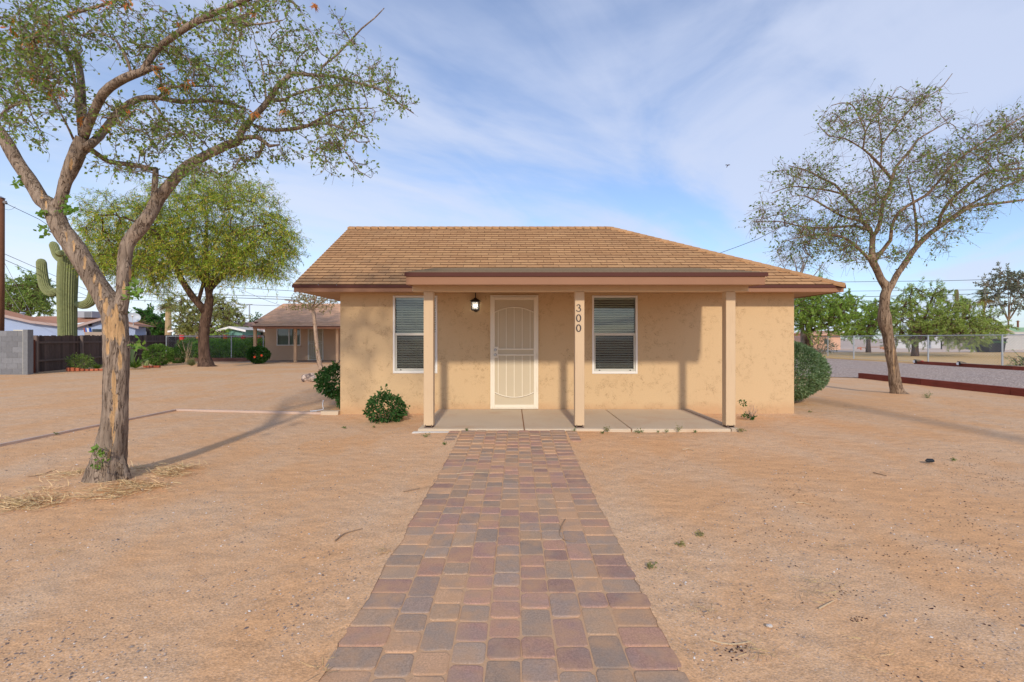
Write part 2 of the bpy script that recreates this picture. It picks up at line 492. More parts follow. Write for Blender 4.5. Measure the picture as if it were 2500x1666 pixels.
# dry grass verge beyond the fence
t = NT('dry_grass_dirt')
c = t.mix(t.ramp(t.noise(1.3, 5, 0.65, sc=(0.35, 1, 1)), 0.38, 0.62), (0.72, 0.46, 0.22), (0.60, 0.42, 0.20))
c = t.mix(1.0, c, t.ramp(t.noise(30, 3, 0.7), 0.3, 0.7, (0.78,)*3, (1.18,)*3), 'MULTIPLY')
M_dry = t.done(c, 0.95, 0, 0.1)
m = MB()
m.add([(x, y, 0.003) for x, y in [(9, 34.5), (21.5, 33.5), (22.8, 18), (60, 18), (60, 46), (9, 46)]], [tuple(range(6))])
tag(m.build('verge', M_dry), kind='structure', label='dry golden grass verge beyond the chain link fence')
# far street / lot (paler)
m = MB()
m.add([(x, y, 0.004) for x, y in [(15, 47), (90, 47), (90, 66), (15, 66)]], [(0,1,2,3)])
t = NT('pale_road_dirt'); M_road = t.done(t.mix(t.noise(0.6, 4), (0.60, 0.46, 0.36), (0.68, 0.54, 0.43)), 0.95, 0, 0.1)
tag(m.build('road', M_road), kind='structure', label='pale dirt lane behind the right fence')

# ------------------------------------------------------------------ paver path
def make_paver():
    t = NT('tumbled_paver')
    a = t.attr()
    sp = t.noise(120, 3, 0.8)
    c = t.mix(1.0, a, t.ramp(sp, 0.28, 0.72, (0.64,)*3, (1.38,)*3), 'MULTIPLY')
    c = t.mix(t.ramp(t.noise(5.5, 5, 0.65), 0.42, 0.66, (0.10,)*3, (0.72,)*3), c, (0.56, 0.33, 0.185))  # sandy dust
    c = t.mix(t.ramp(t.noise(7, 2, 0.5, off=(3, 3, 1)), 0.5, 0.62, (0,)*3, (0.30,)*3), c, (0.32, 0.26, 0.22))
    t.bump(sp, 0.5, 0.003)
    return t.done(c, 0.9, 0, 0.15)
M_paver = make_paver()
m = MB(); pr = random.Random(21)
def pathc(y): return -0.055 + 0.0105*y
PCOL = [(0.36, 0.205, 0.175), (0.28, 0.17, 0.15), (0.33, 0.255, 0.20), (0.56, 0.34, 0.195), (0.50, 0.30, 0.175), (0.40, 0.28, 0.185), (0.35, 0.25, 0.175), (0.43, 0.235, 0.175), (0.25, 0.205, 0.17), (0.33, 0.19, 0.17), (0.30, 0.23, 0.195)]
def paver(x0, x1, y0, y1, col=None):
    g = 0.0027; x0 += g; x1 -= g; y0 += g; y1 -= g
    cx, cy = (x0+x1)/2, (y0+y1)/2
    off = pathc(cy); col = col or pr.choice(PCOL)
    k = pr.uniform(0.88, 1.10); m.cur = tuple((c*0.76+q*0.24)*k*1.14 for c, q in zip(col, (0.42, 0.265, 0.18)))
    ang = pr.uniform(-0.012, 0.012); z = 0.010 + pr.uniform(-0.002, 0.003); lf_ = dirt_rise(cx+off, cy)
    tx, ty = pr.uniform(-0.01, 0.01), pr.uniform(-0.01, 0.01)
    hx, hy, r = (x1-x0)/2, (y1-y0)/2, pr.uniform(0.018, 0.028)
    jt = [(pr.gauss(0, 0.0011), pr.gauss(0, 0.0011)) for _ in range(16)]
    if pr.random() < 0.25:
        qn = pr.randrange(16); jt[qn] = (-hx*0.06*(1 if qn < 4 or qn > 11 else -1), -hy*0.06*(1 if qn < 8 else -1))
    rings = []
    for ins, zz in ((0, -0.03), (0, z-0.005), (0.003, z-0.0015), (0.009, z)):
        ring = []
        for (sx, sy, a0) in ((1, 1, 0), (-1, 1, 90), (-1, -1, 180), (1, -1, 270)):
            for q in (0, 30, 60, 90):
                a = math.radians(a0+q)
                px_ = sx*(hx-r) + (r-ins)*math.cos(a); py_ = sy*(hy-r) + (r-ins)*math.sin(a)
                w = 1 + 0.0*pr.random()
                X = px_*math.cos(ang)-py_*math.sin(ang); Yv = px_*math.sin(ang)+py_*math.cos(ang)
                X += jt[len(ring)][0]; Yv += jt[len(ring)][1]
                ring.append((cx+X+off, cy+Yv, zz + lf_ + (tx*X+ty*Yv if zz > 0 else 0)))
        rings += ring
    fs = [tuple(range(48, 64))]
    for b in range(3):
        for i in range(16):
            j = (i+1) % 16
            fs.append((b*16+i, b*16+j, b*16+16+j, b*16+16+i))
    m.add(rings, fs)
HW = 0.715
y = 0.3
while y < 6.49:
    for x0 in (-HW, HW-0.21): paver(x0, x0+0.21, y, y+0.1425)
    y += 0.1425
for c_ in range(7):
    w = (2*HW-0.42)/7; x0 = -HW+0.21+c_*w
    y = 0.3 - pr.uniform(0, 0.2)
    while y < 6.50:
        L = pr.choice((0.1425, 0.1425, 0.2135))
        y1 = min(y+L, 6.54)
        if 6.54-y1 < 0.06: y1 = 6.54
        paver(x0, x0+w, y, y1); y = y1
        if y >= 6.539: break
y = 5.95
while y < 6.42:
    for x0 in (-HW-0.155, HW+0.008): paver(x0, x0+0.147, y, y+0.1425)
    y += 0.1425
p_ = m.build('paver_path', M_paver, col=True, smooth=False)
tag(p_, kind='structure', label='walkway of tumbled mauve, tan and grey pavers leading to the porch')
# sand between and under the pavers
m = MB()
for i in range(60):
    ya, yb = 0.2+6.33*i/60, 0.2+6.33*(i+1)/60
    m.add([(pathc(ya)-0.713, ya, 0.006+dirt_rise(0, ya)), (pathc(ya)+0.713, ya, 0.006+dirt_rise(0, ya)), (pathc(yb)+0.713, yb, 0.006+dirt_rise(0, yb)), (pathc(yb)-0.713, yb, 0.006+dirt_rise(0, yb))], [(0,1,2,3)])
t = NT('joint_sand')
c = t.mix(t.noise(40, 4, 0.7), (0.50, 0.30, 0.165), (0.64, 0.41, 0.25)); t.bump(t.noise(150, 2), 0.4, 0.004)
tag(m.build('sand_bed', t.done(c, 0.95, 0, 0.1)), kind='structure', label='orange joint sand under the pavers')

for sgn in (-1, 1):
    m = MB(); n = 260; prev = None
    for i in range(n+1):
        y = 0.3+6.15*i/n
        rag = 0.012+0.026*max(0, mnoise.noise(Vector((y*3.1, sgn*4.0, 0)))+0.25)+0.012*mnoise.noise(Vector((y*17, sgn*2.0, 3)))
        xo = pathc(y)+sgn*(HW+0.07); xm = pathc(y)+sgn*(HW+0.012); xi = pathc(y)+sgn*(HW-rag)
        row = [(xo, y, ghgt(xo, y)-0.004), (xm, y, 0.008+dirt_rise(0, y)), (xi, y, (0.0125 if rag > 0.006 else 0.003)+dirt_rise(0, y))]
        if prev:
            f = [(0,1,4,3), (1,2,5,4)] if sgn < 0 else [(3,4,1,0), (4,5,2,1)]
            m.add(prev+row, f)
        prev = row
    tag(m.build('sand_drift', M_ground, smooth=True), kind='structure', label='loose dirt spilling over the %s edge of the paver walkway' % ('left' if sgn < 0 else 'right'))

# ------------------------------------------------------------------ main house
YW = 8.40; K = FPX/YW
def WX(px): return (px-1250)/K
def WZ(py): return CAMH-(py-HZ)/K
house = empty('house', (0.97, YW, 0), 'single storey tan stucco house with brown shingle roof and front porch', 'house')
XL, XR, YB = -3.036, 4.986, 13.16
ZT = 2.13
wins = [(WX(959.5), WX(1068), WZ(912), WZ(722)), (WX(1445.6), WX(1556.5), WZ(913), WZ(722))]
door = (WX(1197.8), WX(1313.5), 0.072, WZ(722))
def wall_with_holes(mb, xs0, xs1, z0, z1, yf, holes, depth):
    xs = sorted({xs0, xs1, *[h[0] for h in holes], *[h[1] for h in holes]})
    zs = sorted({z0, z1, *[h[2] for h in holes], *[h[3] for h in holes]})
    for i in range(len(xs)-1):
        for j in range(len(zs)-1):
            cx, cz = (xs[i]+xs[i+1])/2, (zs[j]+zs[j+1])/2
            if any(h[0] < cx < h[1] and h[2] < cz < h[3] for h in holes): continue
            mb.quad((xs[i], yf, zs[j]), (xs[i+1], yf, zs[j]), (xs[i+1], yf, zs[j+1]), (xs[i], yf, zs[j+1]))
    for h in holes:
        a, b, c, d = h; yb = yf+depth
        mb.quad((a, yf, c), (a, yf, d), (a, yb, d), (a, yb, c)); mb.quad((b, yf, c), (b, yb, c), (b, yb, d), (b, yf, d))
        mb.quad((a, yf, d), (b, yf, d), (b, yb, d), (a, yb, d)); mb.quad((a, yf, c), (a, yb, c), (b, yb, c), (b, yf, c))
m = MB()
wall_with_holes(m, XL, XR, -0.1, ZT, YW, wins+[door], 0.14)
m.quad((XL, YW, -0.1), (XL, YW, ZT), (XL, YB, ZT), (XL, YB, -0.1))
m.quad((XR, YW, -0.1), (XR, YB, -0.1), (XR, YB, ZT), (XR, YW, ZT))
m.quad((XL, YB, -0.1), (XL, YB, ZT), (XR, YB, ZT), (XR, YB, -0.1))
m.build('wall', M_stucco, house)
# roof
EY, RY, EZ, RZ = 7.98, 10.78, 2.222, 3.84
EXL, EXR, RXR = -3.69, 5.60, 2.25
BY = 2*RY-EY
slope = (RZ-EZ)/(RY-EY)
L = math.hypot(RY-EY, RZ-EZ)
nrm = Vector((0, -(RZ-EZ), RY-EY)).normalized()
roofm = MB(); rr = random.Random(3)
def shc():
    base = rr.choice([(0.47, 0.262, 0.125), (0.49, 0.278, 0.135), (0.435, 0.24, 0.115), (0.50, 0.288, 0.14), (0.46, 0.262, 0.13)])
    k = rr.uniform(0.93, 1.07)
    return tuple(c*k for c in base)
def course_plane(mb, origin, uvec, svec, nvec, length_s, xmin, xmax, expo=0.128, tab=0.30):
    k = 0; s = 0.0
    while s < length_s-1e-4:
        s1 = min(s+expo, length_s)
        x = xmin(0)-tab*(1.0 if k % 2 else 0.5)-rr.uniform(0, 0.04); x += tab*int(max(0, (xmin(s)-x)/tab-1))
        while x < xmax(s):
            w = rr.choice((tab*0.97, tab, tab))
            a0, a1 = max(x, xmin(s)), min(x+w, xmax(s))
            b0, b1 = max(x, xmin(s1)), min(x+w, xmax(s1))
            x += w
            if a1 <= a0: continue
            if b1 < b0: b0 = b1 = (b0+b1)/2 if xmin(s1) <= xmax(s1) else a0
            b0 = min(max(b0, xmin(s1)), xmax(s1)); b1 = min(max(b1, xmin(s1)), xmax(s1))
            lift = rr.uniform(0.012, 0.0155)
            mb.cur = shc()
            A = origin+uvec*a0+svec*s; B = origin+uvec*a1+svec*s
            C_ = origin+uvec*b1+svec*s1; D = origin+uvec*b0+svec*s1
            up = nvec*lift
            gp_ = uvec*min(0.0048, (a1-a0)*0.2)
            A, B, C_, D = A+gp_, B-gp_, C_-gp_*0.5, D+gp_*0.5
            mb.add([A+up, B+up, C_+nvec*0.002, D+nvec*0.002], [(0,1,2,3)])
            mb.cur = (0.11, 0.058, 0.034)      # cut edge of the shingle, coloured dark as each course's shadow line
            mb.add([A+up, B+up, A-nvec*0.010-svec*0.004, B-nvec*0.010-svec*0.004], [(2,3,1,0)])
        mb.cur = (0.10, 0.055, 0.03)
        mb.add([origin+uvec*xmin(s)+svec*s-nvec*0.001, origin+uvec*xmax(s)+svec*s-nvec*0.001, origin+uvec*xmax(s1)+svec*s1-nvec*0.001, origin+uvec*xmin(s1)+svec*s1-nvec*0.001], [(0,1,2,3)])
        s = s1; k += 1
o_ = Vector((0, EY, EZ)); uv = Vector((1,0,0)); sv = Vector((0, RY-EY, RZ-EZ))/L
course_plane(roofm, o_, uv, sv, nrm, L, lambda s: EXL, lambda s: EXR-(EXR-RXR)*s/L)
# right hip
L2 = math.hypot(EXR-RXR, RZ-EZ)
n2_ = Vector((RZ-EZ, 0, EXR-RXR)).normalized()
course_plane(roofm, Vector((EXR, 0, EZ)), Vector((0,1,0)), Vector((RXR-EXR, 0, RZ-EZ))/L2, n2_, L2,
             lambda s: EY+(RY-EY)*s/L2, lambda s: BY-(RY-EY)*s/L2)
# back slope + underside of deck
roofm.cur = (0.30, 0.17, 0.085)
roofm.add([(EXL, BY, EZ), (EXL, RY, RZ), (RXR, RY, RZ), (EXR, BY, EZ)], [(0,1,2,3)])
# ridge and hip caps
def caps(a, b, w=0.13, st=0.17):
    a, b = Vector(a), Vector(b); d = (b-a); n = int(d.length/st); d.normalize()
    side = d.cross(Vector((0,0,1))).normalized()
    for i in range(n+1):
        p = a+d*st*i; q = p+d*(st*1.15)
        if (q-a).length > (b-a).length: q = b.copy()
        if (q-p).length < 0.03: continue
        roofm.cur = shc()
        z1, z0 = 0.030, 0.020
        dz = w*0.42
        vs = [p+Vector((0,0,z0+0.008)), q+Vector((0,0,z0)), p+side*w+Vector((0,0,z0-dz+0.008)), q+side*w+Vector((0,0,z0-dz)), p-side*w+Vector((0,0,z0-dz+0.008)), q-side*w+Vector((0,0,z0-dz))]
        lo = [v_-Vector((0,0,0.03)) for v_ in vs]
        roofm.add(vs+lo, [(2,3,1,0), (0,1,5,4), (8,2,0,6), (6,0,4,10), (2,8,9,3), (5,11,10,4)])
caps((EXL, RY, RZ), (RXR, RY, RZ)); caps((EXR, EY, EZ), (RXR, RY, RZ)); caps((EXR, BY, EZ), (RXR, RY, RZ))
roof = roofm.build('roof', M_roofcol, house, col=True)
m = MB()   # gable end + soffit
m.prism([(XL+0.01, YW, ZT), (XL+0.01, RY, RZ-0.16), (XL+0.01, YB, ZT)], (0.05, 0, 0))
m.build('gable_wall', M_stucco, house)
m = MB()
m.box(EXL+0.03, EXR-0.03, EY+0.03, YW+0.02, 2.115, 2.135)
m.box(XR-0.02, EXR-0.03, YW+0.021, BY-0.03, 2.115, 2.135)
m.box(EXL+0.03, XL+0.02, YW+0.021, BY-0.03, 2.115, 2.135)
m.build('soffit', M_soffit, house)
m = MB()
m.box(EXL+0.02, EXR-0.02, EY+0.012, EY+0.034, 2.103, 2.185)
m.box(EXR-0.042, EXR-0.02, EY+0.036, BY-0.02, 2.103, 2.185)
for sgn in (0, 1):   # rake boards
    ya, yb = (EY+0.036, RY) if sgn == 0 else (BY-0.02, RY)
    m.add([(EXL+0.02, ya, EZ-0.13), (EXL+0.02, yb, RZ-0.15), (EXL+0.02, yb, RZ-0.045), (EXL+0.02, ya, EZ-0.035),
           (EXL+0.045, ya, EZ-0.13), (EXL+0.045, yb, RZ-0.15), (EXL+0.045, yb, RZ-0.045), (EXL+0.045, ya, EZ-0.035)],
          [(0,1,2,3), (7,6,5,4), (0,4,5,1), (3,2,6,7), (0,3,7,4), (1,5,6,2)])
m.build('fascia', M_fascia, house)
m = MB()
m.box(EXL-0.005, EXR+0.005, EY-0.006, EY+0.010, 2.172, 2.218)
m.box(EXR-0.018, EXR-0.002, EY+0.0105, BY, 2.172, 2.218)
m.add([(EXL-0.004, EY, EZ-0.05), (EXL-0.004, RY, RZ-0.05), (EXL-0.004, RY, RZ-0.004), (EXL-0.004, EY, EZ-0.004),
       (EXL+0.015, EY, EZ-0.05), (EXL+0.015, RY, RZ-0.05), (EXL+0.015, RY, RZ-0.004), (EXL+0.015, EY, EZ-0.004)],
      [(0,1,2,3), (7,6,5,4), (0,4,5,1), (3,2,6,7), (0,3,7,4), (1,5,6,2)])
m.build('drip_edge', M_drip, house)
# porch roof
PY, PZT = 6.27, 2.192
PX0, PX1 = -1.42, 3.38
PYB, PZB = 8.66, 2.605
m = MB()
m.cur = (0.165, 0.135, 0.10)
th = 0.10
sg = 0.0
slab = [(PX0+0.02, PY+0.02, PZT), (PX1-0.02, PY+0.02, PZT), (PX1-0.02, PYB, PZB), (PX0+0.02, PYB, PZB)]
for i in range(12):
    f0, f1 = i/12, (i+1)/12
    lift = 0.006
    y0, y1 = PY+(PYB-PY)*f0, PY+(PYB-PY)*f1; z0, z1 = PZT+(PZB-PZT)*f0, PZT+(PZB-PZT)*f1
    k = rr.uniform(0.9, 1.1); m.cur = (0.20*k, 0.155*k, 0.11*k)
    m.add([(PX0+0.01, y0, z0+lift), (PX1-0.01, y0, z0+lift), (PX1-0.01, y1, z1), (PX0+0.01, y1, z1), (PX0+0.01, y0, z0-0.001), (PX1-0.01, y0, z0-0.001)], [(0,1,2,3), (4,5,1,0)])
m.build('porch_roof', M_roofcol, house, col=True)
m = MB()  # porch ceiling / rafters edges
m.add([(PX0+0.045, PY+0.035, PZT-0.155), (PX1-0.045, PY+0.035, PZT-0.155), (PX1-0.045, YW-0.002, 2.13), (PX0+0.045, YW-0.002, 2.13)], [(3,2,1,0)])
m.build('porch_ceiling', M_soffit, house)
m = MB()
m.box(PX0+0.02, PX1-0.035, PY+0.012, PY+0.034, 2.030, 2.150)
for x0 in (PX0+0.02, PX1-0.057):
    m.prism([(x0, PY+0.0345, 2.03), (x0, PY+0.0345, 2.15), (x0, EY-0.01, 2.15+(EY-PY)*0.172), (x0, EY-0.01, 2.105)], (0.022, 0, 0))
m.build('porch_fascia', M_fascia, house)
m = MB()
m.box(PX0, PX1, PY-0.006, PY+0.011, 2.137, 2.190)
for x0 in (PX0, PX1-0.016):
    m.prism([(x0, PY+0.0115, 2.137), (x0, PY+0.0115, 2.19), (x0, EY-0.01, 2.19+(EY-PY)*0.172), (x0, EY-0.01, 2.137+(EY-PY)*0.172)], (0.016, 0, 0))
m.build('porch_drip_edge', M_drip, house)
KP = 175.2
YP = FPX/KP
m = MB()
m.bbox((1006-1250)/KP, (1828-1250)/KP, YP, YP+0.13, 1.972, 2.088, 0.006)
beam = m.build('porch_beam', M_tanwood, house)
posts = []
for (a, b) in ((1034.0, 1057.7), (1403.8, 1427.0), (1772.8, 1796.2)):
    m = MB(); x0, x1 = (a-1250)/KP, (b-1250)/KP
    m.bbox(x0, x1, YP+0.002, YP+0.132, 0.10, 1.970, 0.005)
    p = m.build('porch_post', M_tanwood, house)
    m = MB()
    m.box(x0+0.02, x0+0.03, YP-0.002, YP+0.128, 0.071, 0.115); m.box(x1-0.03, x1-0.02, YP-0.002, YP+0.128, 0.071, 0.115)
    m.box(x0+0.01, x1-0.01, YP, YP+0.12, 0.071, 0.080)
    m.build('post_base', simple('rusty_bracket', (0.16, 0.11, 0.09), 0.7, 0.3, 30), p)
    posts.append(p)
# house digits (serif numerals built as shapes)
M_digit = simple('charcoal_numeral', (0.035, 0.035, 0.05), 0.4, 0.1, 8)
def numeral(mb, ch, cx, cz, w, h, y, t=0.006):
    def ribbon(pts, ws):
        n = len(pts)
        L_, R_ = [], []
        for i, (x, z) in enumerate(pts):
            a = pts[max(i-1, 0)]; b = pts[min(i+1, n-1)]
            dx, dz = b[0]-a[0], b[1]-a[1]; l = math.hypot(dx, dz) or 1
            nx, nz = -dz/l, dx/l
            L_.append((x+nx*ws[i], z+nz*ws[i])); R_.append((x-nx*ws[i], z-nz*ws[i]))
        for i in range(n-1):
            q = [L_[i], R_[i], R_[i+1], L_[i+1]]
            mb.prism([(cx+a*w/2, y, cz+b*h/2) for a, b in q], (0, t, 0))
    def spline(c, n=8):
        out = []
        for i in range(len(c)-1):
            p0, p1, p2, p3 = c[max(i-1,0)], c[i], c[i+1], c[min(i+2, len(c)-1)]
            for k in range(n):
                u_ = k/n
                out.append(tuple(0.5*((2*p1[j])+(-p0[j]+p2[j])*u_+(2*p0[j]-5*p1[j]+4*p2[j]-p3[j])*u_*u_+(-p0[j]+3*p1[j]-3*p2[j]+p3[j])*u_**3) for j in range(3)))
        out.append(c[-1]); return out
    if ch == '0':
        pts = [(0.78*math.cos(a), 0.92*math.sin(a)) for a in [2*math.pi*i/28 for i in range(29)]]
        ribbon(pts, [0.07+0.15*abs(math.cos(2*math.pi*i/28)) for i in range(29)])
    elif ch == '3':
        c = spline([(-0.62, 0.52, 0.20), (-0.55, 0.76, 0.10), (-0.05, 0.93, 0.07), (0.48, 0.72, 0.15), (0.52, 0.40, 0.18), (0.20, 0.10, 0.10), (-0.22, 0.03, 0.06)])
        ribbon([(a, b) for a, b, _ in c], [q for _, _, q in c])
        c = spline([(-0.22, 0.03, 0.06), (0.30, 0.0, 0.08), (0.70, -0.25, 0.17), (0.72, -0.58, 0.18), (0.30, -0.88, 0.10), (-0.30, -0.92, 0.07), (-0.70, -0.72, 0.12), (-0.74, -0.52, 0.20)])
        ribbon([(a, b) for a, b, _ in c], [q for _, _, q in c])
    elif ch == '2':
        c = spline([(-0.65, 0.45, 0.16), (-0.45, 0.82, 0.12), (0.1, 0.93, 0.09), (0.62, 0.6, 0.18), (0.45, 0.1, 0.16), (-0.7, -0.88, 0.10)])
        ribbon([(a, b) for a, b, _ in c], [q for _, _, q in c]); ribbon([(-0.75, -0.88), (0.75, -0.88)], [0.12, 0.12])
for ch, py in (('3', 752.5), ('0', 777), ('0', 801.5)):
    m = MB(); numeral(m, ch, (1412.6-1250)/KP, CAMH-(py-HZ)/KP, 0.073, 0.103, YP-0.006, 0.007)
    m.build('house_number', M_digit, posts[1])
# slab
m = MB(); ys0 = 6.55
def slabpiece(x0, x1): m.bbox(x0, x1, ys0, YW-0.004, -0.04, 0.070, 0.008)
slabpiece(-1.30, 0.163); slabpiece(0.177, 1.643); slabpiece(1.657, 3.02)
slab_o = m.build('porch_slab', M_concrete, house)
m = MB(); m.bbox(3.03, 3.13, ys0, YW-0.004, -0.04, 0.078, 0.008)
m.build('slab_border', simple('border_concrete', (0.50, 0.40, 0.30), 0.85, 0.1, 3, bump=0.15), house)
m = MB(); m.box(-1.25, 3.0, ys0+0.03, YW-0.01, -0.05, 0.052); m.build('slab_joint', simple('joint_dirt', (0.30, 0.14, 0.07), 0.95), house)
m = MB(); m.box(-3.34, XL-0.002, 8.30, 8.43, -0.05, 0.045); m.build('footing', M_concrete, house)
m = MB(); m.bbox(-1.36, -0.86, 6.44, 6.546, -0.02, 0.040, 0.006); m.build('white_threshold', simple('white_plaster', (0.72, 0.68, 0.62), 0.8), house)

# windows
def window(parent, h, screen=True):
    x0, x1, z0, z1 = h; y0 = YW+0.012
    zm = WZ(816.5); f = 0.034
    fm = MB()
    for (a, b, c, d) in ((x0, x0+f, z0, z1), (x1-f, x1, z0, z1), (x0+f, x1-f, z1-f, z1), (x0+f, x1-f, z0, z0+0.045)):
        fm.bbox(a, b, YW-0.012, y0+0.06, c, d, 0.004)
    fr = fm.build('window', M_white, parent)
    s = MB(); s.bbox(x0+f, x1-f, y0+0.002, y0+0.045, zm-0.022, zm+0.022, 0.004)
    s.build('meeting_rail', simple('rail_vinyl', (0.62, 0.60, 0.53), 0.45, 0.04), fr)
    s = MB(); q = 0.03
    M_s = simple('sash_vinyl', (0.55, 0.54, 0.48), 0.5, 0.05)
    for (a, b, c, d) in ((x0+f, x0+f+q, z0+0.045, zm-0.022), (x1-f-q, x1-f, z0+0.045, zm-0.022), (x0+f+q, x1-f-q, z0+0.045, z0+0.085)):
        s.bbox(a, b, y0+0.006, y0+0.04, c, d, 0.003)
    s.build('sash', M_s, fr)
    for xx in (x0+0.12, x1-0.14):
        s = MB(); s.bbox(xx, xx+0.028, y0-0.004, y0+0.006, z0+0.055, z0+0.068, 0.003); s.build('latch', M_black, fr)
    g_ = MB(); g_.quad((x0+f, y0+0.03, zm+0.022), (x1-f, y0+0.03, zm+0.022), (x1-f, y0+0.03, z1-f), (x0+f, y0+0.03, z1-f))
    g_.build('upper_pane', M_glass, fr)
    g_ = MB(); g_.quad((x0+f+q, y0+0.034, z0+0.085), (x1-f-q, y0+0.034, z0+0.085), (x1-f-q, y0+0.034, zm-0.022), (x0+f+q, y0+0.034, zm-0.022))
    g_.build('lower_pane', M_glass, fr)
    if screen:
        t = NT('insect_screen'); t.n.remove(t.b)
        tr = t.n.new('ShaderNodeBsdfTransparent'); df = t.n.new('ShaderNodeBsdfDiffuse'); df.inputs[0].default_value = (0.10, 0.10, 0.10, 1)
        mx = t.n.new('ShaderNodeMixShader'); mx.inputs[0].default_value = 0.30
        t.link(tr.outputs[0], mx.inputs[1]); t.link(df.outputs[0], mx.inputs[2]); t.link(mx.outputs[0], t.out.inputs[0])
        g_ = MB(); g_.quad((x0+f+q, y0+0.012, z0+0.085), (x1-f-q, y0+0.012, z0+0.085), (x1-f-q, y0+0.012, zm-0.022), (x0+f+q, y0+0.012, zm-0.022))
        g_.build('insect_screen', t.m, fr)
    b = MB(); z = z1-f-0.03; br_ = random.Random(5)
    b.box(x0+f+0.004, x1-f-0.004, y0+0.055, y0+0.10, z1-f-0.045, z1-f)
    z = z1-f-0.075
    while z > z0+0.05:
        tl = 0.0165+br_.uniform(-0.001, 0.001); dz = 0.0125+br_.uniform(-0.0015, 0.0015)
        c = Vector(((x0+x1)/2, y0+0.08, z))
        b.obox(c, ((x1-x0)/2-f-0.006, 0, br_.uniform(-0.0015, 0.0015)), (0, tl, -dz), (0, 0.0007, 0.0013))
        z -= 0.0425
    bl = b.build('blind', M_blind, fr)
    b = MB()
    for xx in (x0+0.14, (x0+x1)/2, x1-0.14): b.box(xx, xx+0.006, y0+0.058, y0+0.062, z0+0.05, z1-f)
    b.build('cord', simple('blind_cord', (0.42, 0.43, 0.38), 0.7), bl)
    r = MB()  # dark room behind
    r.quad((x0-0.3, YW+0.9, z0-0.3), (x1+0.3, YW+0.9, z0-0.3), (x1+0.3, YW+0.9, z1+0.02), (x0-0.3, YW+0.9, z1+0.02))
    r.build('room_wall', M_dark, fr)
for w_ in wins: window(house, w_)

# security door
x0, x1, z0, z1 = door
yd = YW-0.035
dm = MB()
of = 0.030
for (a, b, c, d) in ((x0-0.004, x0+of, z0+0.004, z1+0.004), (x1-of, x1+0.004, z0+0.004, z1+0.004), (x0+of, x1-of, z1-0.022, z1+0.004), (x0+of, x1-of, z0+0.004, z0+0.02)):
    dm.bbox(a, b, yd+0.004, YW+0.05, c, d, 0.004)
dr = dm.build('security_door', M_cream, house)
lf = MB(); lx0, lx1, lz0, lz1 = WX(1201.5), WX(1310), z0+0.022, z1-0.028
ox0, ox1, oz0, oz1 = WX(1208.2), WX(1302.9), WZ(988), WZ(732.5)
for (a, b, c, d) in ((lx0, ox0, lz0, lz1), (ox1, lx1, lz0, lz1), (ox0, ox1, oz1, lz1), (ox0, ox1, lz0, oz0)):
    lf.bbox(a, b, yd, yd+0.03, c, d, 0.004)
leaf = lf.build('door_frame', M_cream, dr)
t = NT('perforated_screen')
c = t.mix(t.noise(2, 3), (0.53, 0.45, 0.325), (0.58, 0.50, 0.365))
M_perf = t.done(c, 0.7, 0, 0.2)
s = MB(); s.box(ox0, ox1, yd+0.018, yd+0.022, oz0, oz1); s.build('mesh_panel', M_perf, dr)
b = MB()
zr1, zr2 = WZ(852.8), WZ(867)
for zr in (zr1, zr2): b.bbox(ox0, ox1, yd-0.002, yd+0.016, zr-0.012, zr+0.012, 0.003)
ta, tb = WZ(763), WZ(750.5); la, lb = WZ(958), WZ(970)
def arc(za, zb):
    return [(ox0+(ox1-ox0)*i/16, yd+0.006, za+(zb-za)*(1-((i/8.0)-1)**2)) for i in range(17)]
b.tube(arc(ta, tb), 0.009, 6); b.tube(arc(la, lb), 0.009, 6)
for px in (1216.5, 1236, 1255.3, 1274.8, 1294):
    x = WX(px); k = ((x-ox0)/(ox1-ox0)*2-1)
    zt = ta+(tb-ta)*(1-k*k); zl = la+(lb-la)*(1-k*k)
    b.box(x-0.0055, x+0.0055, yd, yd+0.012, zr1, zt); b.box(x-0.0055, x+0.0055, yd, yd+0.012, zl, zr2)
b.build('door_bars', M_cream, dr)
s = MB(); s.bbox(WX(1206), WX(1216), yd-0.006, yd+0.01, WZ(874), WZ(847), 0.003); s.build('lock_plate', M_cream, dr)
for py, r in ((854.5, 0.026), (866.5, 0.028)):
    s = MB(); c = Vector((WX(1209.6), yd-0.03, WZ(py)))
    s.tube([c+Vector((0, 0.03, 0)), c+Vector((0, 0.008, 0)), c, c-Vector((0, 0.006, 0))], [r*0.7, r*0.75, r, r*0.7], 14)
    s.build('door_knob' if r > 0.027 else 'deadbolt', M_nickel, dr, smooth=False)
for py in (775, 870, 950):
    s = MB(); s.tube([(WX(1310.8), yd-0.004, WZ(py)-0.04), (WX(1310.8), yd-0.004, WZ(py)+0.04)], 0.006, 8); s.build('hinge', M_cream, dr)
s = MB(); s.box(x0+0.02, x1-0.02, YW+0.09, YW+0.13, z0, z1); s.build('inner_door', simple('inner_door_paint', (0.5, 0.4, 0.3), 0.6), dr)

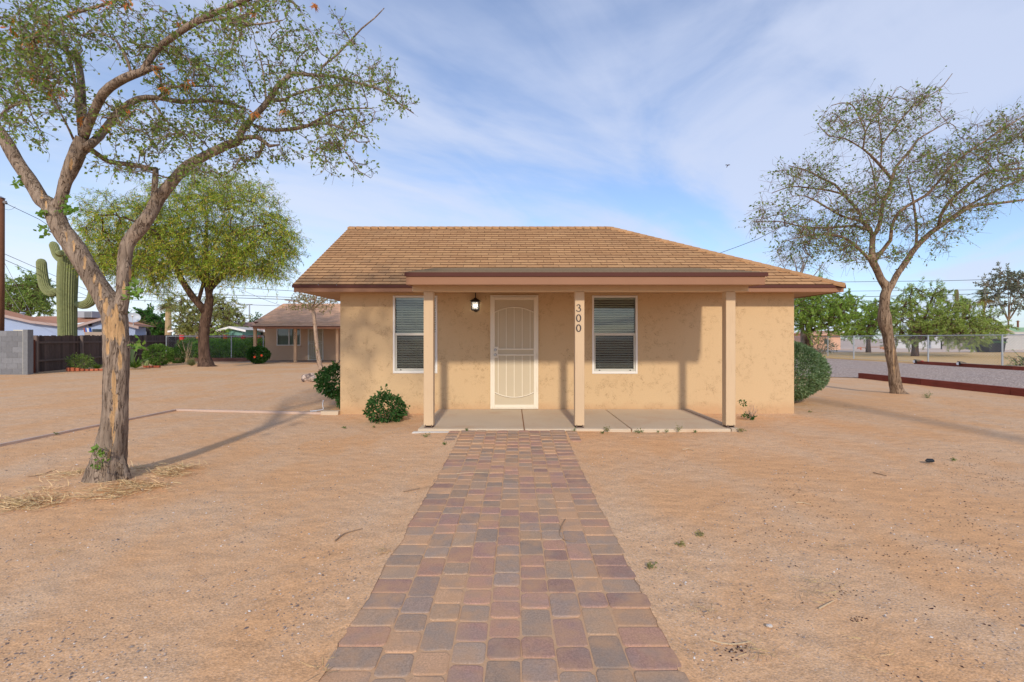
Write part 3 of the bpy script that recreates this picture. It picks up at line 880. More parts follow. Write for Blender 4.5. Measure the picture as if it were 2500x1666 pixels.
# wall lantern
lx = WX(1160.6)*0.985; ly = YW-0.13
lan = MB()
def LZ(py): return CAMH-(py-HZ)*ly/FPX
lan.tube([(lx, YW-0.003, LZ(757)+0.02), (lx, YW-0.02, LZ(757)+0.02)], 0.05, 16)
lan.tube([(lx, YW-0.02, LZ(757)+0.03), (lx, YW-0.05, LZ(757)+0.06), (lx, YW-0.045, LZ(711)), (lx, ly+0.03, LZ(704)), (lx, ly, LZ(711)), (lx, ly, LZ(729))], 0.007, 8)
w2, wr = 0.062, 0.088
def frust(mb, z0, z1, a, b_):
    mb.add([(lx-a, ly-a, z0), (lx+a, ly-a, z0), (lx+a, ly+a, z0), (lx-a, ly+a, z0), (lx-b_, ly-b_, z1), (lx+b_, ly-b_, z1), (lx+b_, ly+b_, z1), (lx-b_, ly+b_, z1)],
           [(0,3,2,1), (4,5,6,7), (0,1,5,4), (1,2,6,5), (2,3,7,6), (3,0,4,7)])
frust(lan, LZ(736), LZ(735), wr, wr); frust(lan, LZ(735), LZ(731), wr, 0.045); frust(lan, LZ(731), LZ(728), 0.032, 0.022)
frust(lan, LZ(758.5), LZ(756), w2+0.004, w2+0.004)
for sx in (-1, 1):
    for sy in (-1, 1):
        lan.box(lx+sx*w2-0.007, lx+sx*w2+0.007, ly+sy*w2-0.007, ly+sy*w2+0.007, LZ(756), LZ(736))
lan.box(lx-w2, lx+w2, ly-w2-0.004, ly-w2+0.004, LZ(738.5), LZ(736))
lan.box(lx-0.002, lx+0.002, ly-w2-0.003, ly-w2, LZ(756), LZ(736))
lant = lan.build('wall_lantern', M_black, house)
t = NT('seeded_glass'); t.n.remove(t.b)
tr = t.n.new('ShaderNodeBsdfTransparent'); tr.inputs[0].default_value = (0.9, 0.9, 0.9, 1)
df = t.n.new('ShaderNodeBsdfTranslucent'); df.inputs[0].default_value = (0.85, 0.83, 0.78, 1)
mx = t.n.new('ShaderNodeMixShader'); mx.inputs[0].default_value = 0.5
t.link(tr.outputs[0], mx.inputs[1]); t.link(df.outputs[0], mx.inputs[2]); t.link(mx.outputs[0], t.out.inputs[0])
g_ = MB(); g_.box(lx-w2+0.003, lx+w2-0.003, ly-w2+0.003, ly+w2-0.003, LZ(756)+0.002, LZ(736)-0.002); g_.build('lantern_glass', t.m, lant)
t = NT('lit_bulb'); t.b.inputs['Emission Color'].default_value = (1.0, 0.93, 0.8, 1); t.b.inputs['Emission Strength'].default_value = 9
for dx in (-0.012, 0.014):
    g_ = MB(); g_.lathe((lx+dx, ly, LZ(751)), [(0.006, 0), (0.016, 0.012), (0.018, 0.03), (0.012, 0.045), (0.003, 0.056)], 10)
    g_.build('bulb', t.m, lant, smooth=True)

# ------------------------------------------------------------------ vegetation engine
def catmull(pts, step):
    P_ = [np.array(p, float) for p in pts]; out = []
    for i in range(len(P_)-1):
        p0, p1, p2, p3 = P_[max(i-1, 0)], P_[i], P_[i+1], P_[min(i+2, len(P_)-1)]
        n = max(1, int(np.linalg.norm((p2-p1)[:3])/step))
        for k in range(n):
            u_ = k/n
            out.append(0.5*((2*p1)+(-p0+p2)*u_+(2*p0-5*p1+4*p2-p3)*u_*u_+(-p0+3*p1-3*p2+p3)*u_**3))
    out.append(P_[-1]); return out
def leaf_arrays(pos, size, wid, cols, nr, droop=0.3, dirs=None):
    """one bent four-cornered leaf per position"""
    n = len(pos)
    d = nr.normal(size=(n, 3)); d[:, 2] -= droop
    if dirs is not None: d = d*0.55 + dirs
    d /= np.linalg.norm(d, axis=1)[:, None]+1e-9
    w = np.cross(d, nr.normal(size=(n, 3))); w /= np.linalg.norm(w, axis=1)[:, None]+1e-9
    nn = np.cross(d, w)
    s = (size*nr.uniform(0.6, 1.25, n))[:, None]; ww = (wid*nr.uniform(0.7, 1.2, n))[:, None]
    V = np.stack([pos, pos+d*s*0.45+w*ww*0.5+nn*s*0.08, pos+d*s, pos+d*s*0.45-w*ww*0.5+nn*s*0.08], 1).reshape(-1, 3)
    F = np.arange(4*n).reshape(n, 4)
    C = np.repeat(cols, 4, 0)
    return V, F, C
FOL = 1.0
def pick_cols(palette, n, nr, jit=0.18):
    pal = np.array([c[:3] for c in palette]); w = np.array([c[3] if len(c) > 3 else 1 for c in palette]); w = w/w.sum()
    i = nr.choice(len(pal), n, p=w)
    return np.clip(pal[i]*FOL*nr.uniform(1-jit, 1+jit, (n, 1))*nr.uniform(0.94, 1.06, (n, 3)), 0, 1)
def sample_ell(ells, Y0, dY, nr, toM):
    pts = []
    for (cx, cy, rx, ry, n, *e) in ells:
        yo = e[0] if e else 0.0
        for _ in range(n):
            while True:
                q = nr.uniform(-1, 1, 3)
                if (q**2).sum() < 1: break
            Y = Y0+yo+q[1]*dY
            pts.append(np.array(toM(cx+q[0]*rx, cy+q[2]*ry, Y)))
    return np.array(pts)
def grow(limbs, attr, nr, spacing, twig_r, wiggle=0.12, maxd=None):
    """limbs: list of point lists (x,y,z,r). returns (limb curves, twig paths [(pts, radii)], twig tip data)"""
    nodes, rad, par, fixed = [], [], [], []
    curves = []
    for lb in limbs:
        cv = catmull(lb, spacing); curves.append(cv)
        for i, q in enumerate(cv):
            nodes.append(q[:3]); rad.append(q[3]); par.append(len(nodes)-2 if i else -1); fixed.append(True)
    N = np.zeros((len(nodes)+len(attr)*6+10, 3)); N[:len(nodes)] = nodes; cnt = len(nodes)
    dmin = np.array([np.min(((N[:cnt]-a)**2).sum(1)) for a in attr])
    order = np.argsort(dmin)
    paths = []
    dirs = {}
    for ai in order:
        a = attr[ai]
        d2 = ((N[:cnt]-a)**2).sum(1)
        k = int(np.argmin(d2)); dist = math.sqrt(d2[k])
        if dist < spacing*0.4 or (maxd and dist > maxd): continue
        b = N[k].copy()
        steps = max(2, min(5, int(dist/spacing)+1))
        dirp = (N[k]-N[par[k]]) if par[k] >= 0 else np.array((0, 0, 1.0))
        dirp = dirp/(np.linalg.norm(dirp)+1e-9)
        ctrl = b+dirp*dist*0.38+nr.normal(size=3)*dist*wiggle
        prev = k; path = [k]
        for s_ in range(1, steps+1):
            u_ = s_/steps
            p = (1-u_)**2*b+2*u_*(1-u_)*ctrl+u_*u_*a + (nr.normal(size=3)*dist*wiggle*0.25 if s_ < steps else 0)
            N[cnt] = p; par.append(prev); rad.append(0.0); fixed.append(False)
            prev = cnt; path.append(cnt); cnt += 1
        paths.append(path)
    w = np.zeros(cnt)
    for i in range(cnt-1, -1, -1):
        if w[i] == 0: w[i] = 1.0
        if par[i] >= 0: w[par[i]] += w[i] if not fixed[i] else 0
    R = np.array(rad[:cnt] + [0]*(cnt-len(rad)))
    for i in range(cnt):
        if not fixed[i]: R[i] = twig_r*(w[i]**0.46)
    out = []
    for pth in paths:
        rs = [min(R[pth[1]], R[pth[0]]*0.9 if R[pth[0]] > 0 else R[pth[1]])]+[R[q] for q in pth[1:]]
        for j in range(1, len(rs)): rs[j] = min(rs[j], rs[j-1])
        out.append((N[pth], rs))
    return curves, out, w
def tree(name, label, Y0, limbs_px, ells, dY, palette, leaf, wid, per, bark, seed=1, spacing=None, twig_r=0.003, droop=0.3,
         group=None, base=None, rough_limbs=0, spurs=2, maxd=None, wood=None, leaf_frac=1.0, cat='tree', z_off=0.0, extra=None, jit=0.18, spur_len=0.16, leafy=None, wiggle=0.12):
    nr = np.random.RandomState(seed)
    toM = lambda px, py, Y: P(px, py, Y)
    limbs = []
    for lb in limbs_px:
        row = []
        for q_, (px, py, r, dy) in enumerate(lb):
            a_, b_ = lb[max(q_-1, 0)], lb[min(q_+1, len(lb)-1)]
            hz_ = abs(b_[0]-a_[0])/(math.hypot(b_[0]-a_[0], b_[1]-a_[1])+1e-6)
            co = math.cos(math.atan(abs(px-1250)/FPX)); co = co+(1-co)*hz_*0.8
            row.append((*P(px, py, Y0+dy), r*co*(0.95 if rough_limbs else 1.0)*(Y0+dy)/FPX))
        limbs.append(row)
    b0 = limbs[0][0]
    spacing = spacing or max(0.06, Y0*0.012)
    attr = sample_ell(ells, Y0, dY, nr, toM) if ells else np.zeros((0, 3))
    curves, twigs, w = grow(limbs, attr, nr, spacing, twig_r, wiggle, maxd)
    root = empty(name, (b0[0], b0[1], 0), label, cat, group)
    tm = MB(); tm.cur = (0, 0, 0)
    for i, (lb, cv) in enumerate(zip(limbs, curves)):
        if i < rough_limbs:
            cv = catmull(lb, 0.022)
            n = 44
            def jit_(p, d, a_, k_, _w=wood):
                q = Vector((p.x*1.0+d.x*0.22, p.y+d.y*0.22, p.z*0.45))
                big = mnoise.noise(q*5.0)
                ridg = 1-abs(mnoise.noise(Vector(((p.x+d.x*0.16)*22, (p.y+d.y*0.16)*22, p.z*3.2))))*2
                return 0.97 + 0.10*big + 0.075*ridg + 0.02*mnoise.noise(Vector((d.x*9+p.x, d.y*9, p.z*28)))
            base_i = len(tm.v)
            tm.tube([q[:3] for q in cv], [max(q[3], 0.002) for q in cv], n, jitter=jit_)
            if wood:
                for vi in range(base_i, len(tm.v)):
                    x, y, z = tm.v[vi]
                    ppx = 1250+x/y*FPX; ppy = HZ-(z-CAMH)/y*FPX
                    mk = 0.0; cr = 0.0
                    yc = cv[min(len(cv)-1, (vi-base_i)//n)][1]
                    if y < yc+0.03:
                        for (cx, cy, rx, ry) in wood:
                            e = ((ppx-cx)/rx)**2+((ppy-cy)/ry)**2
                            if e < 1.6: mk = max(mk, 1.15-0.75*e)
                    tm.c[vi] = (mk, cr, 0)
                    if mk > 0.55: tm.v[vi] = (x, y+0.012, z)
        else:
            tm.tube([q[:3] for q in cv], [max(q[3], 0.002) for q in cv], 10 if cv[0][3] > 0.03 else 7)
    for pts, rs in twigs:
        tm.tube(pts, rs, 4 if max(rs) < 0.02 else 6, cap=False)
    # twig spurs and leaves
    lp, ld = [], []
    for pts, rs in twigs:
        L_ = len(pts)
        tip = rs[-1] < twig_r*2.2
        for s_ in range(spurs):
            f = nr.uniform(0.3, 1.0)*(L_-1); i0 = int(f); i1 = min(i0+1, L_-1)
            o = pts[i0]+(pts[i1]-pts[i0])*(f-i0)
            d = nr.normal(size=3); d += (pts[-1]-pts[0])/(np.linalg.norm(pts[-1]-pts[0])+1e-6)*0.8; d /= np.linalg.norm(d)
            Ls = spur_len*nr.uniform(0.5, 1.4)
            e = o+d*Ls+np.array((0, 0, -droop*Ls*0.35)); mid = (o+e)/2+nr.normal(size=3)*Ls*0.1
            tm.tube([o, mid, e], [twig_r*0.8, twig_r*0.65, twig_r*0.4], 3, cap=False)
            if nr.rand() > leaf_frac: continue
            k = max(1, int(per*nr.uniform(0.5, 1.5)/max(1, spurs)))
            for _ in range(k):
                t_ = nr.uniform(0.1, 1.05); lp.append(o+(e-o)*t_+nr.normal(size=3)*leaf*0.12); ld.append(d)
        if spurs == 0:
            for _ in range(per):
                t_ = nr.uniform(0.2, 1.05)*(L_-1); i0 = min(int(t_), L_-2)
                lp.append(pts[i0]+(pts[i0+1]-pts[i0])*(t_-i0)+nr.normal(size=3)*leaf*0.5); ld.append(np.zeros(3))
    sk = []
    if leafy:   # extra big-leaf suckers: (px,py,dy,spread_px,n)
        for (px, py, dy, sp_, n, bx, by) in leafy:
            b = np.array(P(bx, by, Y0+dy+0.06))
            for _ in range(max(2, n//7)):
                e = np.array(P(px+nr.normal()*sp_*0.6, py+nr.normal()*sp_*0.6, Y0+dy+nr.normal()*0.06))
                mid = (b+e)/2+nr.normal(size=3)*0.03
                tm.tube([b, mid, e], [0.004, 0.003, 0.0015], 4, cap=False)
                for _ in range(9):
                    t_ = nr.uniform(0.35, 1.05); sk.append(b+(e-b)*t_+nr.normal(size=3)*0.022)
    tr_o = tm.build('trunk', bark, root, smooth=True, col=True)
    if lp:
        lp = np.array(lp); ld = np.array(ld)
        # clump-wise tone so the crown has warm and deep green sprays
        cl = np.array([mnoise.noise(Vector(p*1.6)) for p in lp])
        cols = pick_cols(palette, len(lp), nr, jit)*(1+0.35*cl[:, None])
        V, F, C = leaf_arrays(lp, leaf, wid, np.clip(cols, 0, 1), nr, droop, ld*0.6)
        np_mesh('crown', V, F, C, M_leaf, root)
    if sk:
        sk = np.array(sk); V, F, C = leaf_arrays(sk, 0.052, 0.036, pick_cols([(0.16, 0.30, 0.06, 2), (0.22, 0.36, 0.09, 1)], len(sk), nr), nr, 0.2)
        np_mesh('sucker_leaves', V, F, C, M_leaf, root)
    if extra: extra(root, nr, lp)
    return root

# ------------------------------------------------------------------ foreground left tree
GREEN_A = [(0.22, 0.31, 0.08, 4), (0.15, 0.235, 0.06, 3), (0.31, 0.38, 0.13, 2), (0.28, 0.27, 0.10, 0.6)]
LT = [
 # trunk (px, py, radius px, depth offset)
 [(258, 1192, 66, 0), (262, 1150, 54, 0), (272, 1090, 42, 0), (280, 1020, 35, 0), (283, 950, 34, 0), (284, 880, 34.5, 0), (283, 820, 34, 0), (280, 775, 34, 0), (270, 745, 33, 0), (254, 722, 27, 0), (232, 688, 25.5, 0), (212, 655, 26, 0), (190, 618, 27, 0), (168, 585, 26, 0), (147, 556, 25, 0), (134, 525, 25, 0), (118, 498, 22, 0), (103, 489, 20, 0), (76, 445, 18.5, 0), (45, 400, 18, 0), (14, 345, 17, 0), (-20, 300, 15, 0), (-70, 240, 12, 0)],
 [(290, 765, 22, 0), (299, 728, 19, 0.02), (300, 690, 17, 0.05), (306, 623, 18, 0.08), (315, 590, 17, 0.1), (342, 556, 19, 0.12), (366, 523, 16.5, 0.15), (385, 489, 16, 0.2), (406, 462, 14, 0.2), (446, 416, 12.5, 0.25), (470, 398, 12, 0.3), (510, 376, 11, 0.35), (558, 354, 10.5, 0.4), (582, 345, 9.5, 0.4), (590, 322, 9, 0.4), (612, 293, 8, 0.45), (643, 261, 7.5, 0.5), (662, 236, 7.5, 0.5), (679, 210, 6, 0.5), (714, 179, 6, 0.55)],
 [(128, 520, 22, 0), (148, 490, 15, 0), (160, 445, 16.5, 0), (178, 400, 20, 0), (190, 370, 20, 0), (203, 338, 18, 0)],
 [(268, 1085, 12, -0.05), (246, 1130, 20, -0.06), (226, 1170, 19, -0.08), (208, 1196, 13, -0.1), (196, 1206, 5, -0.12)],
 [(292, 1110, 12, 0), (300, 1150, 16, -0.02), (312, 1180, 12, 0.0), (324, 1192, 5, 0.02)],
 [(203, 335, 11, 0.0), (201, 277, 12, 0.1), (198, 204, 11, 0.15), (190, 150, 10, 0.2), (182, 126, 11, 0.2)],
 [(196, 330, 7, 0.0), (190, 270, 6, 0.12), (183, 205, 5, 0.2), (168, 140, 5.5, 0.25), (156, 95, 5, 0.3), (150, 48, 5, 0.3), (172, 36, 4.5, 0.3), (207, 25, 4, 0.3), (271, 6, 4, 0.3), (310, -10, 3, 0.3)],
 [(205, 335, 13, 0), (223, 287, 12.5, -0.1), (252, 229, 12, -0.2), (287, 201, 11, -0.25), (319, 185, 10.5, -0.3), (350, 174, 9.5, -0.3), (361, 152, 8.5, -0.3), (383, 121, 8.5, -0.3), (424, 89, 8, -0.35), (478, 54, 8, -0.4), (542, 25, 7, -0.45), (599, 0, 6, -0.5), (690, -30, 4, -0.5)],
 [(352, 173, 8, -0.3), (380, 166, 6, -0.3), (402, 167, 3, -0.3)],
 [(208, 362, 12, 0), (222, 352, 11, 0), (245, 331, 10, 0.1), (271, 296, 9.5, 0.2), (300, 265, 9, 0.3), (338, 242, 8, 0.4), (383, 239, 6.5, 0.5), (446, 249, 6, 0.6), (510, 245, 5.5, 0.7), (560, 254, 4.5, 0.75), (599, 265, 4, 0.8)],
 [(206, 372, 8, 0.05), (223, 366, 7, 0.2), (265, 395, 6.5, 0.3), (319, 402, 6.5, 0.35), (376, 414, 6, 0.35)],
 [(372, 500, 9, 0.2), (376, 470, 8, 0.3), (379, 440, 9, 0.3), (380, 412, 8, 0.35)],
 [(714, 179, 5, 0.55), (755, 183, 4.5, 0.6), (819, 188, 4, 0.6), (867, 201, 3.5, 0.6), (914, 214, 3, 0.6), (946, 230, 2.6, 0.6), (978, 255, 2, 0.6), (1010, 277, 1.4, 0.6)],
 [(781, 183, 3, 0.6), (787, 163, 3, 0.6), (819, 137, 2.6, 0.6), (851, 105, 2.4, 0.6), (883, 70, 2, 0.6), (914, 45, 1.6, 0.6), (938, 20, 1.1, 0.6)],
 [(590, 338, 6, 0.4), (628, 335, 5.5, 0.4), (659, 357, 4.5, 0.4), (682, 354, 2, 0.4)],
 [(606, 300, 4, 0.5), (653, 317, 4.5, 0.45), (707, 316, 5, 0.4), (755, 306, 4.5, 0.35), (787, 287, 4, 0.3), (819, 271, 3, 0.3), (867, 265, 2.2, 0.3), (908, 265, 1.3, 0.3)],
 [(755, 306, 3.5, 0.35), (771, 303, 3.4, 0.3), (803, 303, 2.8, 0.2), (851, 319, 2.2, 0.1), (899, 338, 1.4, 0.1)],
 [(803, 303, 2.2, 0.2), (838, 360, 1.8, 0.1), (876, 418, 1.2, 0.1), (905, 435, 0.8, 0.1)],
 [(657, 245, 5, 0.5), (698, 244, 5, 0.45), (707, 236, 3, 0.4), (755, 220, 2.6, 0.4), (787, 210, 2.2, 0.4), (835, 209, 1.5, 0.4)],
 [(650, 250, 3, 0.5), (643, 179, 2.2, 0.5), (632, 130, 1.6, 0.5), (621, 99, 1.1, 0.5)],
 [(323, 188, 4, -0.3), (312, 150, 4, -0.35), (299, 122, 4, -0.35), (288, 106, 3, -0.35)],
 [(370, 243, 3.5, 0.5), (388, 270, 3, 0.5), (415, 305, 2.6, 0.5), (450, 326, 2, 0.5)],
 [(389, 236, 3.5, 0.5), (410, 217, 3.5, 0.5), (450, 210, 3, 0.5), (545, 212, 1.6, 0.5)],
 [(186, 355, 4, 0.0), (170, 320, 3.2, -0.1), (150, 280, 2.4, -0.2), (120, 220, 2, -0.3), (80, 180, 1.6, -0.4)],
 [(600, 268, 3, 0.8), (582, 290, 2.4, 0.7), (572, 318, 2, 0.6)],
 [(160, 120, 3, 0.3), (110, 90, 2.6, 0.4), (60, 60, 2, 0.5), (10, 40, 1.6, 0.6)],
 [(480, 55, 3, -0.4), (560, 45, 3.5, -0.5), (620, 60, 2.5, -0.6), (690, 50, 1.5, -0.6)],
 [(-15, 300, 4, 0.0), (20, 265, 3, -0.2), (60, 250, 2, -0.3)],
]
LE = [(90, 60, 150, 110, 125), (60, 190, 120, 75, 90), (160, 250, 60, 60, 26), (100, 130, 120, 90, 70), (30, 275, 60, 50, 24, -0.4), (110, 345, 20, 22, 6), (330, 60, 130, 80, 80),
      (420, 165, 90, 70, 66), (540, 55, 100, 60, 50, -0.3), (660, 10, 80, 35, 30, -0.3), (330, 300, 100, 60, 50), (430, 335, 90, 50, 46), (500, 250, 90, 55, 62, 0.3),
      (540, 165, 70, 50, 32, 0.3), (310, 400, 80, 30, 24), (480, 415, 80, 25, 20), (560, 300, 80, 60, 46, 0.3), (650, 190, 60, 60, 26, 0.4), (720, 120, 80, 60, 34, 0.5), (820, 90, 80, 60, 24, 0.5),
      (790, 200, 110, 45, 52, 0.5), (900, 190, 80, 45, 34, 0.5), (970, 240, 55, 35, 14, 0.5), (760, 260, 110, 50, 40, 0.4), (850, 310, 80, 50, 36, 0.2), (800, 360, 55, 40, 24, 0.2),
      (680, 370, 70, 30, 18, 0.3), (560, 390, 60, 30, 18, 0.3), (880, 410, 35, 26, 5, 0.2), (690, 300, 60, 40, 16, 0.4), (820, 430, 16, 30, 3, 0.2)]
def pods(root, nr, lp):
    spots = [(30, 60, 60), (60, 110, 50), (90, 100, 50), (130, 180, 60), (135, 215, 40), (150, 225, 40), (180, 30, 50), (260, 10, 30), (307, 266, 24), (200, 290, 20), (265, 310, 14), (405, 215, 20), (460, 200, 20),
             (440, 60, 30), (310, 5, 30), (590, 10, 20), (620, 30, 14), (770, 10, 12), (695, 270, 10), (620, 275, 10), (380, 165, 16), (80, 190, 30), (110, 60, 30)]
    pos = []
    for (px, py, sp) in spots:
        for _ in range(18):
            b = np.array(P(px+nr.normal()*sp*0.22, py+nr.normal()*sp*0.22, 4.4+nr.uniform(-0.5, 0.5)))
            pos.append(b)
    pos = np.array(pos)
    cols = pick_cols([(0.55, 0.17, 0.05, 2), (0.42, 0.16, 0.06, 1), (0.6, 0.30, 0.12, 1)], len(pos), nr)
    V, F, C = leaf_arrays(pos, 0.062, 0.017, cols, nr, 1.4)
    np_mesh('seed_pods', V, F, C, M_leaf, root)['kind'] = 'stuff'
WOOD = [(268, 800, 17, 40), (292, 812, 13, 34), (280, 770, 10, 30), (262, 850, 6, 22), (290, 880, 8, 30), (276, 935, 7, 40), (280, 985, 7, 36), (273, 1025, 7, 30), (275, 1065, 5, 26), (265, 1110, 5, 22),
        (243, 715, 5, 26), (256, 745, 7, 26), (228, 682, 4, 18), (300, 705, 6, 24), (316, 668, 4, 20), (205, 640, 4, 22), (178, 600, 3.5, 20), (160, 575, 3, 18), (100, 475, 4, 18), (110, 500, 4, 14), (172, 400, 4, 18)]
tree('gnarled_tree', 'large leaning tree with split grey bark and orange pods, in the left foreground', 4.36, LT, LE, 0.75, GREEN_A, 0.034, 0.022, 17, M_bark,
     seed=11, spacing=0.07, twig_r=0.0027, droop=0.35, rough_limbs=5, spurs=4, wood=WOOD, extra=pods, spur_len=0.14,
     leafy=[(336, 705, -0.22, 17, 34, 306, 735), (345, 690, -0.2, 15, 20, 310, 720), (342, 838, -0.25, 11, 10, 314, 850), (168, 500, -0.2, 15, 22, 150, 520), (190, 515, -0.2, 10, 10, 150, 530),
            (96, 520, -0.1, 10, 8, 118, 530), (100, 560, -0.1, 12, 12, 130, 570), (48, 450, -0.1, 9, 6, 62, 455), (240, 1085, -0.25, 8, 14, 246, 1130), (233, 1130, -0.25, 8, 10, 246, 1150)])

# ------------------------------------------------------------------ right tree
RT = [
 [(2196, 972, 30, 0), (2190, 955, 19, 0), (2184, 925, 15.5, 0), (2181, 900, 14.5, 0), (2173, 855, 14.5, 0), (2167, 817, 14, 0), (2161, 790, 17, 0), (2160, 775, 17.5, 0), (2159, 750, 14, 0), (2161, 722, 13.5, 0), (2165, 703, 13, 0), (2152, 684, 10, 0), (2140, 658, 9.5, 0), (2130, 636, 10, 0), (2129, 610, 8, 0), (2131, 574, 7.5, 0)],
 [(2163, 712, 10, 0), (2176, 700, 8, 0), (2188, 674, 8, 0.1), (2211, 641, 7.5, 0.2), (2235, 606, 7, 0.3), (2266, 574, 6.5, 0.4), (2292, 555, 6, 0.4), (2330, 529, 5, 0.5), (2378, 504, 4, 0.6), (2458, 494, 3, 0.7), (2560, 480, 2, 0.8)],
 [(2131, 578, 6, 0), (2123, 558, 5.5, 0.1), (2103, 538, 5, 0.2), (2101, 523, 4.6, 0.2), (2081, 498, 4, 0.3), (2059, 475, 3.6, 0.4), (2037, 450, 3, 0.5), (2008, 437, 2.5, 0.6), (1973, 418, 2, 0.7), (1925, 405, 1.2, 0.8)],
 [(2059, 475, 3, 0.4), (2027, 466, 2.5, 0.4), (1973, 459, 2, 0.4), (1932, 456, 1.6, 0.4), (1884, 472, 1, 0.4)],
 [(2103, 540, 3.5, 0.2), (2059, 529, 3, 0.0), (2024, 510, 2.5, -0.2), (1992, 491, 2, -0.4), (1963, 478, 1.5, -0.5)],
 [(2131, 576, 6, 0), (2139, 568, 5.8, 0), (2148, 545, 6, 0), (2153, 510, 5.5, 0), (2158, 488, 5.2, 0), (2171, 469, 4.8, 0), (2177, 437, 4.5, 0), (2190, 405, 4, 0.1), (2206, 386, 3.5, 0.1), (2225, 364, 3, 0.2), (2241, 341, 2.5, 0.2), (2275, 320, 1.8, 0.3), (2310, 300, 1.1, 0.3)],
 [(2176, 437, 3.6, 0), (2152, 408, 4, -0.1), (2126, 380, 3, -0.2), (2107, 364, 2.8, -0.3), (2113, 322, 2.4, -0.3), (2101, 294, 2, -0.3), (2075, 252, 1.6, -0.3), (2030, 258, 1, -0.3)],
 [(2150, 402, 2.4, -0.1), (2153, 354, 2.4, 0), (2148, 316, 2, 0.1), (2145, 278, 1.4, 0.2), (2160, 240, 1, 0.2)],
 [(2153, 354, 2.2, 0), (2187, 309, 2.4, 0.1), (2219, 271, 2, 0.2), (2251, 242, 1.7, 0.2), (2292, 220, 1.3, 0.2), (2325, 180, 0.9, 0.2)],
 [(2107, 364, 2, -0.3), (2062, 338, 1.7, -0.4), (2024, 332, 1.4, -0.5), (1998, 305, 0.9, -0.5)],
 [(2113, 322, 1.8, -0.3), (2136, 284, 1.6, -0.4), (2160, 262, 1.2, -0.4), (2190, 215, 0.9, -0.4)],
 [(2132, 642, 7, 0), (2145, 622, 6, 0), (2155, 612, 5.5, 0), (2174, 587, 5.2, -0.2), (2177, 555, 4.6, -0.3), (2193, 520, 4.2, -0.4), (2231, 494, 4, -0.5), (2260, 478, 3.8, -0.6), (2289, 447, 3.4, -0.7), (2311, 418, 3, -0.8), (2346, 386, 2.6, -0.9), (2410, 341, 2.2, -1.0), (2499, 284, 1.6, -1.1), (2540, 262, 1, -1.1)],
 [(2130, 640, 5, 0), (2117, 628, 4.6, 0), (2091, 603, 4, -0.2), (2059, 580, 3.4, -0.3), (2027, 574, 3, -0.4), (1979, 574, 2, -0.5), (1930, 585, 1.2, -0.6)],
 [(2120, 562, 4, 0), (2088, 552, 3.5, 0.3), (2043, 555, 3, 0.5), (1999, 557, 2.5, 0.7), (1948, 552, 2, 0.9), (1909, 542, 1.6, 1.0), (1850, 540, 1, 1.1)],
 [(2235, 606, 4.5, 0.3), (2238, 565, 4, 0.5), (2231, 501, 3.5, 0.7), (2225, 470, 2.5, 0.8), (2215, 430, 1.5, 0.8)],
 [(2290, 556, 4.5, 0.4), (2297, 526, 4.5, 0.3), (2317, 494, 4.2, 0.2), (2346, 466, 4, 0.1), (2388, 434, 3.5, 0), (2426, 418, 3, 0), (2499, 411, 2.4, 0), (2560, 400, 1.5, 0)],
 [(2298, 548, 4, 0.4), (2362, 504, 3.2, 0.9), (2426, 469, 2.6, 1.2), (2499, 437, 2, 1.4), (2550, 420, 1.3, 1.4)],
 [(2158, 490, 3, 0), (2140, 470, 2.4, 0.5), (2129, 410, 1.8, 0.6), (2118, 380, 1, 0.6)],
]
RE = [(1960, 440, 75, 50, 60), (1900, 520, 60, 45, 36), (1960, 560, 80, 40, 62), (2020, 590, 90, 35, 64), (2090, 545, 80, 50, 60), (2060, 480, 70, 40, 44), (2010, 400, 50, 35, 14), (2050, 310, 55, 50, 36), (2120, 270, 60, 50, 40), (2190, 290, 70, 60, 50),
      (2260, 240, 50, 40, 26), (2150, 350, 70, 60, 44), (2230, 380, 60, 50, 40), (2160, 440, 70, 50, 44), (2280, 440, 60, 50, 60), (2330, 400, 70, 50, 66), (2400, 350, 70, 50, 70), (2470, 310, 60, 50, 54), (2450, 430, 80, 50, 76), (2370, 480, 80, 45, 60),
      (2330, 545, 70, 40, 40), (2230, 560, 50, 40, 26), (2170, 500, 50, 50, 36), (2080, 620, 60, 26, 24), (2170, 625, 60, 20, 22), (2300, 610, 30, 25, 8), (2120, 520, 60, 40, 34), (1850, 548, 26, 16, 5), (1945, 610, 70, 24, 26), (2310, 300, 30, 40, 8), (2540, 350, 60, 80, 40)]
GREEN_B = [(0.21, 0.30, 0.09, 4), (0.15, 0.225, 0.065, 3), (0.30, 0.38, 0.14, 2), (0.24, 0.20, 0.10, 0.6)]
tree('mesquite_tree', 'airy tan barked tree standing alone on the dirt at the right', 11.1, RT, RE, 1.9, GREEN_B, 0.064, 0.038, 16, M_bark2,
     seed=5, spacing=0.15, twig_r=0.0040, droop=0.25, rough_limbs=2, spurs=5, wood=[(2183, 880, 2, 40)], spur_len=0.36, leaf_frac=0.72)

